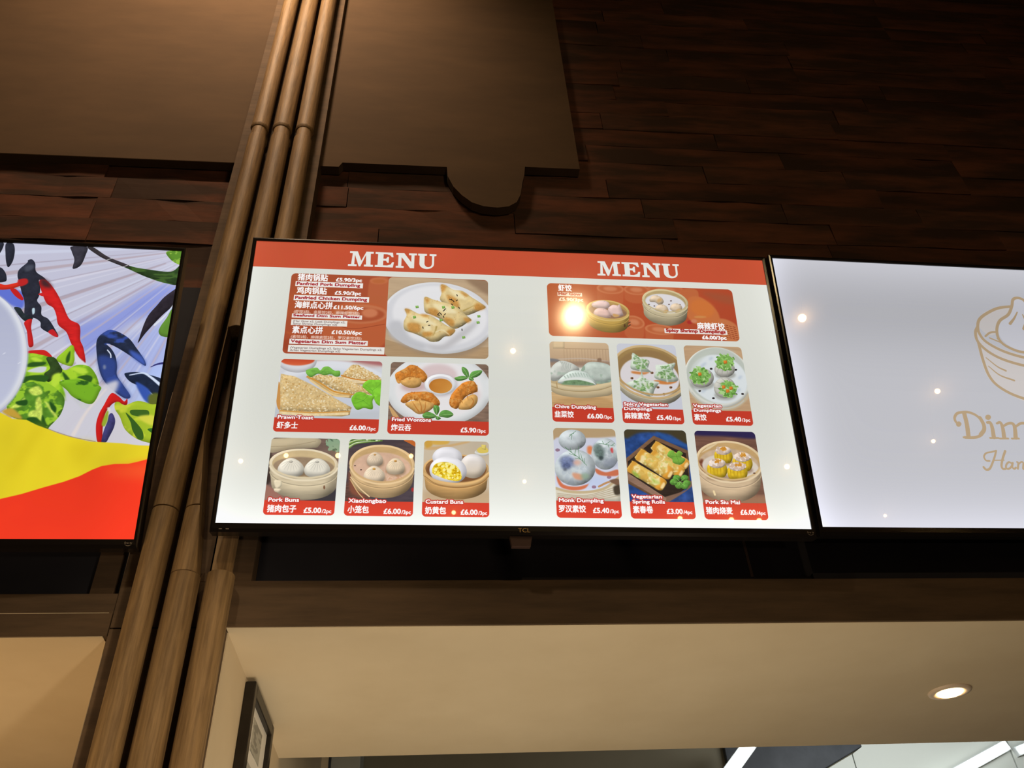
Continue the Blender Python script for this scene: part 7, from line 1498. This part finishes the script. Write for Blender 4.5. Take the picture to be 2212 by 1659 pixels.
# ---------------------------------------------------------------- the setting
box('floor', -5, 7, -8, 6, -.1, 0, FLOORM, kind='structure')
box('ceiling', -5, 7, -8, 1.75, 5.7, 5.8, CEILM, kind='structure')
wall = box('wall_front', -5, 7, 1.66, 1.75, 2.37, 5.7, GAP, kind='structure')
rng = random.Random(11)
# weathered planks of the upper wall: one shared bevelled plank, scaled to its length
pm_ = box_bm(-.5, .5, 0, .022, -.5, .5)
for v in pm_.verts: pass
bmesh.ops.subdivide_edges(pm_, edges=[e for e in pm_.edges if abs(e.verts[0].co.x - e.verts[1].co.x) > .5], cuts=6)
plank_meshes = []
for k in range(4):
    b2 = pm_.copy(); r2 = random.Random(k)
    for v in b2.verts:
        v.co.z += (r2.random() - .5) * .02
        v.co.y += (r2.random() - .5) * .006
    me = mesh(b2, 'plank'); me.materials.append(PLANK); plank_meshes.append(me)
pm_.free()
first = True
z = 3.272; row = 0
while z < 5.6:
    hgt = .094
    x = -2.6 - rng.random() * .5
    while x < 3.6:
        L = rng.uniform(.42, .95)
        hidden = z > 4.0 and x + L < .5
        if not hidden:
            o = bpy.data.objects.new('plank', rng.choice(plank_meshes)); COL.objects.link(o); o.parent = wall
            o.location = (x + L / 2, 1.632 + rng.random() * .006, z + hgt / 2); o.scale = (L - .002, 1, hgt - .0015)
        x += L
    z += hgt; row += 1
# smooth dark area over the planks higher up, its right part with a round lobe below
box('dark_area_1', -3.2, -.585, 1.605, 1.635, 3.80, 5.7, DARKAREA, kind='structure', bev=.002)
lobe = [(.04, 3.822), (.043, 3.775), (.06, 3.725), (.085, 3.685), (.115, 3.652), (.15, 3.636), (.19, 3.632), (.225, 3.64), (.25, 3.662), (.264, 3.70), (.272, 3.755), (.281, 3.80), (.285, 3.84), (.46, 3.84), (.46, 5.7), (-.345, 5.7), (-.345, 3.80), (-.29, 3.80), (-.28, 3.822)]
prism('dark_area_2', lobe, 1.603, 1.633, DARKAREA, kind='structure')
# backing board of the three poles
box('trim_3', -.59, -.345, 1.5775, 1.66, 2.403, 5.7, DARKWOOD, kind='structure')
box('trim_3', -.59, -.393, 1.5775, 1.66, 2.309, 2.4025, DARKWOOD, kind='structure')
box('dark_area_10', -.59, -.379, 1.577, 1.60, .0, 2.306, DARKWOOD, kind='structure')
# black strip behind the lower edge of the displays
for i, (a, b) in enumerate([(-.345, .694), (.700, 1.75), (1.756, 3.4)]):
    box('trim_4', a, b, 1.618, 1.66, 2.365, 3.27, GAP, kind='structure', bev=.001)
box('trim_5', .694, .700, 1.617, 1.66, 2.40, 3.27, textured('bare_edge', sr(70, 56, 48), sr(96, 80, 68), nscale=6, bump=0), kind='structure')
box('trim_5', -2.9, -.59, 1.618, 1.66, 2.345, 3.27, GAP, kind='structure')
box('trim_5', -.655, -.610, 1.600, 1.619, 2.378, 2.64, DARKWOOD, kind='structure', bev=.001)
# fascia under the displays, in lengths
box('trim_6', -.392, 3.4, 1.5765, 1.6175, 2.308, 2.404, DARKWOOD, kind='structure', bev=.0015)
box('trim_7', .17, .81, 1.581, 1.6175, 2.404, 2.411, GAP, kind='structure')
box('trim_7', .815, 3.4, 1.581, 1.6175, 2.404, 2.419, GAP, kind='structure')
box('trim_8', -2.9, -.592, 1.5765, 1.6175, 2.293, 2.338, DARKWOOD, kind='structure', bev=.0005)
box('trim_9', -2.9, -.592, 1.583, 1.6175, 2.338, 2.381, DARKWOOD, kind='structure', bev=.0005)
# soffits of the two serveries and the pier between them
soff = box('ceiling', -.377, 3.4, 1.579, 2.385, 2.3065, 2.36, CREAM, kind='structure')
box('ceiling', -2.9, -.60, 1.579, 2.375, 2.2915, 2.34, CREAM, kind='structure')
box('wall_left', -.60, -.377, 1.601, 3.6, 0, 2.90, CREAM, kind='structure')
box('ceiling', -2.9, 3.4, 2.385, 3.7, 2.9, 2.95, HOOD, kind='structure')
# back of the kitchen
back = box('wall_back', -.377, 3.6, 3.6, 3.7, 0, 2.9, GREYWALL, kind='structure')
box('pilaster', -.377, -.345, 3.38, 3.6, 0, 2.9, CREAM, back)
box('pilaster', -.345, -.235, 3.40, 3.6, 0, 2.9, DOORPAINT, back, bev=.004, label='pale grey door frame upright')
box('groove', -.35, -.342, 3.375, 3.39, 0, 2.9, HOOD, back)
# dark extractor hood with a sloping right edge, white glossy wall panels beside it
hd = prism('extractor_hood', [(1.237, 2.435), (1.357, 2.435), (1.514, 2.508), (1.827, 2.65), (1.827, 2.9), (1.237, 2.9)], 3.57, 3.6, HOOD, bev=.003)
hd['label'] = 'dark steel extractor hood with a slanting lower edge at the back of the right servery'; hd['category'] = 'extractor hood'
pan = prism('glossy_panel', [(1.358, 2.434), (1.775, 2.62), (1.775, 0.9), (1.358, 0.9)], 3.572, 3.6, GLOSSWHITE, back)
prism('glossy_panel', [(1.78, 2.622), (1.828, 2.649), (1.828, 2.9), (2.475, 2.9), (2.475, .9), (1.78, .9)], 3.572, 3.6, GLOSSWHITE, back)
prism('glossy_panel', [(2.482, 2.9), (3.4, 2.9), (3.4, .9), (2.482, .9)], 3.572, 3.6, GLOSSWHITE, back)
def strip(label, p, q, w, y):
    t = thing('strip_light', label, 'light', ((p[0] + q[0]) / 2, y, (p[1] + q[1]) / 2), (0, -math.atan2(q[1] - p[1], q[0] - p[0]), 0))
    L = math.hypot(q[0] - p[0], q[1] - p[1]) / 2
    box('housing', -L - .01, L + .01, 0, .03, -w / 2 - .004, w / 2 + .004, WHITEPIPE, t, .002)
    box('diffuser', -L, L, -.012, .0, -w / 2, w / 2, TUBE, t, .003, label='white lit diffuser')
    return t
strip('short bright strip light slanting beside the dark hood, under the soffit', (1.15, 2.49), (1.275, 2.612), .045, 3.375)
strip('long bright reflection streak slanting across the glossy white panels at the right, modelled as a glowing bar', (2.06, 2.48), (2.455, 2.635), .035, 3.55)
strip('second bright panel reflection in the lower right corner, past the panel joint, built as a lit bar', (2.50, 2.612), (2.74, 2.68), .03, 3.55)
# left servery back
lb = box('wall_back', -2.9, -.60, 3.0, 3.1, 0, 2.9, DARKRED, kind='structure')
prism('conduit', [(-1.176, 2.3), (-1.166, 2.3), (-1.158, 2.9), (-1.168, 2.9)], 2.98, 3.0, WHITEPIPE, lb, label='thin white upright conduit')
prism('conduit', [(-1.314, 2.3), (-1.306, 2.3), (-1.30, 2.9), (-1.308, 2.9)], 2.98, 3.0, YELLOWM, lb, label='thin yellow upright conduit')
box('shelf_box', -2.0, -1.33, 2.96, 3.0, 2.35, 2.9, HOOD, lb)
# counters below the frame
def counter(x0, x1, label):
    t = thing('serving_counter', label, 'counter', ((x0 + x1) / 2, 1.9, 0)); h = (x1 - x0) / 2
    box('body', -h, h, -.32, .42, 0, .88, DARKWOOD, t, .004); box('worktop', -h - .01, h + .01, -.36, .45, .88, .92, CREAM, t, .006)
counter(-.34, 3.3, 'long counter under the right servery soffit'); counter(-2.8, -.64, 'long counter under the left servery soffit')

# ---------------------------------------------------------------- recessed downlight
t = thing('downlight', 'lit round recessed downlight in the cream soffit at the right', 'light', (1.278, 1.979, 2.3065))
bm = bmesh.new(); prof = [(.051, 0), (.050, -.004), (.040, -.006), (.031, -.004), (.030, .002)]
seg = 40; Rr = [[bm.verts.new((r * math.cos(2 * math.pi * i / seg), r * math.sin(2 * math.pi * i / seg), zz)) for i in range(seg)] for r, zz in prof]
for a, b in zip(Rr, Rr[1:]):
    for i in range(seg): bm.faces.new((a[i], a[(i + 1) % seg], b[(i + 1) % seg], b[i]))
link('ring', mesh(bm), RINGM, t, smooth=True)
rings('lens', [(0, 0, -.0085, .025), (0, 0, -.0065, .0295), (0, 0, .001, .0298)], WARMLENS, t, 36, 'bright warm lens')

# ---------------------------------------------------------------- three wooden poles
YP = 1.5465
def pole(x, r, label, low, cut=None):
    t = thing('wooden_pole', label, 'pole', (x, YP, 0))
    zs = [low_z for low_z in low]
    for k, (z0, z1, c) in enumerate(zs):
        n = 12 if c else 2
        rings('pole_section', [(0, 0, z0, r - .0012)] + [(0, 0, z0 + .0012 + (z1 - z0 - .0024) * i / (n - 1), r) for i in range(n)] + [(0, 0, z1, r - .0012)], POLE, t, 40, clip=c)
    rings('joint_band', [(0, 0, 3.845, r - .0035), (0, 0, 3.893, r - .0035)], POLE, t, 32)
    rings('joint_band', [(0, 0, 3.885, r - .002), (0, 0, 3.893, r + .0012), (0, 0, 3.899, r + .0008)], POLE, t, 32)
    return t
pole(-.5305, .0258, 'leftmost of the three brown wooden poles, standing clear between the two displays', [(0, 2.543, None), (2.5445, 3.845, None), (3.899, 5.7, None)])
def cut2(x, y, z):   # the right side sliced off beside the display
    t_ = min(max((z - 2.40) / .33, 0), 1); lim = .024 - .042 * t_
    return (min(x, lim), y)
pole(-.463, .0280, 'middle one of the three brown wooden poles, its side cut away beside the menu display', [(0, 2.398, None), (2.3985, 2.543, cut2), (2.5445, 3.042, cut2), (3.0425, 3.845, None), (3.899, 5.7, None)])
def cut3(x, y, z): return (min(x, .016), max(y, .012))
pole(-.3965, .0264, 'rightmost of the three brown wooden poles, sawn off under the corner of the menu display', [(0, 2.400, None), (2.4005, 3.042, cut3), (3.0425, 3.845, None), (3.899, 5.7, None)])

# ---------------------------------------------------------------- framed certificate on the pier
t = thing('picture_frame', 'black framed certificate hanging on the pier side wall under the soffit', 'picture frame', (-.377, 1.972, 2.10))
FW, FH, D = .148, .198, .023
def bar(y0, y1, z0, z1): box('frame_bar', 0.001, D, y0, y1, z0, z1, BLACKFRAME, t, .002)
bar(-FW, -FW + .026, -FH, FH); bar(FW - .026, FW, -FH, FH); bar(-FW + .026, FW - .026, FH - .026, FH); bar(-FW + .026, FW - .026, -FH, -FH + .026)
box('mat_board', .001, .012, -FW + .02, FW - .02, -FH + .02, FH - .02, MATBOARD, t)
box('print', .012, .0126, -.06, .062, .085, .152, PRINT, t, label='grey printed block'); box('print', .012, .0126, -.085, .085, -.14, .06, PRINT, t, label='grey printed sheet')

# ---------------------------------------------------------------- displays
def image(name, a):
    H, W = a.shape[:2]; im = bpy.data.images.new(name, W, H, alpha=False)
    b = np.ones((H, W, 4), np.float32); b[..., :3] = a[::-1]; im.pixels.foreach_set(b.ravel()); im.update(); im.pack(); return im
def backlight(a, edge, bottom, tint=(1, 1, 1.02), sides=.06, mid=0):
    """the uneven glow of an LCD backlight: brighter along its edges"""
    H, W = a.shape[:2]; X = np.arange(W) / W; Y = np.arange(H) / H
    s = np.exp(-(X / .035) ** 1.3) + np.exp(-((1 - X) / .035) ** 1.3)
    v = bottom * np.exp(-((1 - Y) / .10) ** 1.2) + edge * np.exp(-(Y / .10) ** 1.2)
    g = 1 + sides * s[None, :] + v[:, None] - mid * np.exp(-((Y - .55) / .3) ** 2)[:, None] * np.ones(W)[None, :]
    a *= g[..., None].astype(np.float32); ex = (g - 1).clip(0)[..., None] * 2
    a *= (1 + ex * (np.array(tint) - 1)).astype(np.float32)
    return a.clip(0, 1)
def screen_mat(name, im, halo=.11):
    m = mat(name, (.004, .004, .004), halo, spec=.35, coat=.8); nt = m.node_tree; b = nt.nodes['Principled BSDF']
    b.inputs['Coat Roughness'].default_value = .015; b.inputs['Coat IOR'].default_value = 1.45
    tx = nt.nodes.new('ShaderNodeTexImage'); tx.image = im; tx.interpolation = 'Linear'; tx.extension = 'EXTEND'
    nt.links.new(tx.outputs[0], b.inputs['Emission Color']); b.inputs['Emission Strength'].default_value = 1
    return m
SW, SH = 1.211 / 2, .681 / 2
def display(pose, label, im, extra):
    t = thing('wall_display', label, 'display', (pose[0], pose[1], pose[2] + 1.6), pose[3:])
    # local: x right, z up, -y towards the viewer
    me = bpy.data.meshes.new('screen')
    me.from_pydata([(-SW, 0, -SH), (SW, 0, -SH), (SW, 0, SH), (-SW, 0, SH)], [], [(0, 1, 2, 3)])
    uv_ = me.uv_layers.new(name='UVMap')
    for i, c in enumerate(((0, 0), (1, 0), (1, 1), (0, 1))): uv_.data[i].uv = c
    link('screen', me, screen_mat('screen_' + im.name, im), t)
    bs, bt, bb = .0085, .008, .0185
    o = [(-SW - bs, -SH - bb), (SW + bs, -SH - bb), (SW + bs, SH + bt), (-SW - bs, SH + bt)]
    i_ = [(-SW, -SH), (SW, -SH), (SW, SH), (-SW, SH)]
    bm = bmesh.new()
    lay = [[bm.verts.new((a, d, b)) for a, b in p] for p, d in ((i_, .001), (i_, -.003), ([(a * .4 + c * .6, b * .4 + d_ * .6) for (a, b), (c, d_) in zip(i_, o)], -.0042), (o, -.003), (o, .024), ([(a * .985, b * .975) for a, b in o], .026))]
    for A, B in zip(lay, lay[1:]):
        for k in range(4): bm.faces.new((A[k], B[k], B[(k + 1) % 4], A[(k + 1) % 4]))
    bmesh.ops.recalc_face_normals(bm, faces=bm.faces)
    link('bezel', mesh(bm), BLACKPLASTIC, t)
    box('back_panel', -SW - .002, SW + .002, .004, .034, -SH - .010, SH + .002, HOUSING, t, .004)
    box('rear_housing', -SW * .8, SW * .8, .034, .062, -SH * .85, SH * .3, HOUSING, t, .01)
    # wall bracket: plate on the display, two arms and a plate on the planks
    br = box('bracket', -.16, .16, .062, .067, -.12, .12, METAL, t, .001)
    inv = Matrix.LocRotScale(Vector((pose[0], pose[1], pose[2] + 1.6)), None, None)
    for sx in (-.12, .12): box('bracket_arm', sx - .012, sx + .012, .064, .215, -.015, .015, METAL, br)
    extra(t)
    return t
def ex_menu(t):
    o = link('logo', word_mesh('TCL', -.0095, -.3540, .0150, .0085, -.0046), GOLD, t, 'small gold maker lettering on the lower bezel')
    for x in (-.5935, -.5803): box('mark', x - .003, x + .003, -.0046, -.0042, -.3535, -.3522, GREYPRINT, t)
    badge(t, .5932, -.3500)
    # infrared sensor tab under the frame
    prism('sensor', [(-.026, -.3595), (.020, -.3595), (.016, -.381), (-.022, -.381)], .002, .020, SENSOR, t, bev=.001, label='small brown plastic sensor tab')
def badge(t, x, z):
    o = link('badge', word_mesh('fire tv', x, z, x + .0145, .0042, -.0046), GREYPRINT, t, 'tiny printed words over a curved line')
    bm = bmesh.new(); n = 10; A = []; B = []
    for i in range(n + 1):
        u = i / n; xx = x + .001 + u * .0125; zz = z - .0012 - .0022 * math.sin(u * math.pi)
        A.append(bm.verts.new((xx, -.0046, zz))); B.append(bm.verts.new((xx, -.0046, zz - .0004 - .0006 * math.sin(u * math.pi))))
    for i in range(n): bm.faces.new((A[i], B[i], B[i + 1], A[i + 1]))
    link('badge_curve', mesh(bm), GREYPRINT, t)
im_m = image('menu_page', backlight(paint_menu(), .0, .17, (.99, 1, 1.05), sides=.05, mid=.03))
im_l = image('poster_page', backlight(paint_poster(), .0, .05, sides=.05))
lg = paint_logo(); lg *= (1 - .09 * np.exp(-((np.arange(1440) / 1440 - .2) / .17) ** 2))[:, None, None].astype(np.float32)  # weaker backlight across the upper page, darkened into the picture
im_r = image('logo_page', backlight(lg, .06, .17, (.99, .99, 1.04), sides=.15, mid=-.0))
display((0.19497, 1.42162, 1.21302, 0.22343, 0.01109, -0.00244), 'wall display showing the two-page food menu under red MENU bands, in the middle', im_m, ex_menu)
display((-1.17646, 1.42039, 1.18477, 0.23309, -0.01917, 0.03981), 'wall display with a colourful poster of leaves, plate, yellow and red bands', im_l, lambda t: badge(t, .5895, -.3500))
display((1.44147, 1.45411, 1.23248, 0.25599, -0.01087, 0.02734), 'wall display showing a tan dumpling basket logo on white, at the right', im_r, lambda t: None)

# ---------------------------------------------------------------- hanging bulbs of the hall behind the camera; the displays mirror them
BULBS = [(0.635, -0.431, 3.6, 0.036), (1.976, -0.657, 3.6, 0.02), (3.892, -2.328, 3.6, 0.018), (5.436, -4.609, 3.552, 0.018), (0.406, -1.011, 3.6, 0.014), (-1.625, -4.052, 3.5, 0.018), (-1.201, -3.755, 3.5, 0.018), (-0.784, -3.739, 3.5, 0.02), (-0.191, -3.739, 3.5, 0.018), (0.899, -5.236, 3.5, 0.018), (3.185, -4.193, 3.5, 0.022), (0.195, -5.327, 3.2, 0.02), (2.599, -5.683, 3.174, 0.024), (3.112, -5.555, 3.147, 0.026), (3.382, -5.478, 3.131, 0.026), (4.983, -4.819, 2.801, 0.014)]
WHERE = ['beside the yellow steamer', 'high on the logo display', 'beside the drawn basket', 'beside the drawn word Dim', 'near the menu plate',
 'in the left margin of the menu', 'over the pork buns steamer', 'right of the pork buns', 'right of the small buns', 'low between the two menu pages', 'in the right margin of the menu',
 'on the custard buns label', 'under the spring rolls price', 'under the siu mai name', 'under the siu mai price', 'low on the logo display']
def make_bulb(x, y, z, r, big, where):
    t = thing('pendant_bulb', ('large' if big else 'small') + ' bare warm bulb on a cord, mirrored ' + where, 'lamp', (x, y, z), group='hanging bulbs of the hall')
    rings('bulb', [(0, 0, r * math.cos(math.pi * (1 - i / 12)), max(r * math.sin(math.pi * i / 12), .0006)) for i in range(13)], BULBBIG if big else BULB, t, 20)
    rings('socket', [(0, 0, r * .9, r * .5), (0, 0, r * .9 + .04, r * .5)], HOUSING, t, 16)
    rings('cord', [(0, 0, r + .03, .003), (0, 0, 5.7 - z, .003)], HOUSING, t, 8)
    return t
for i, (x, y, z, r) in enumerate(BULBS): make_bulb(x, y, z, r, i == 0, WHERE[i])
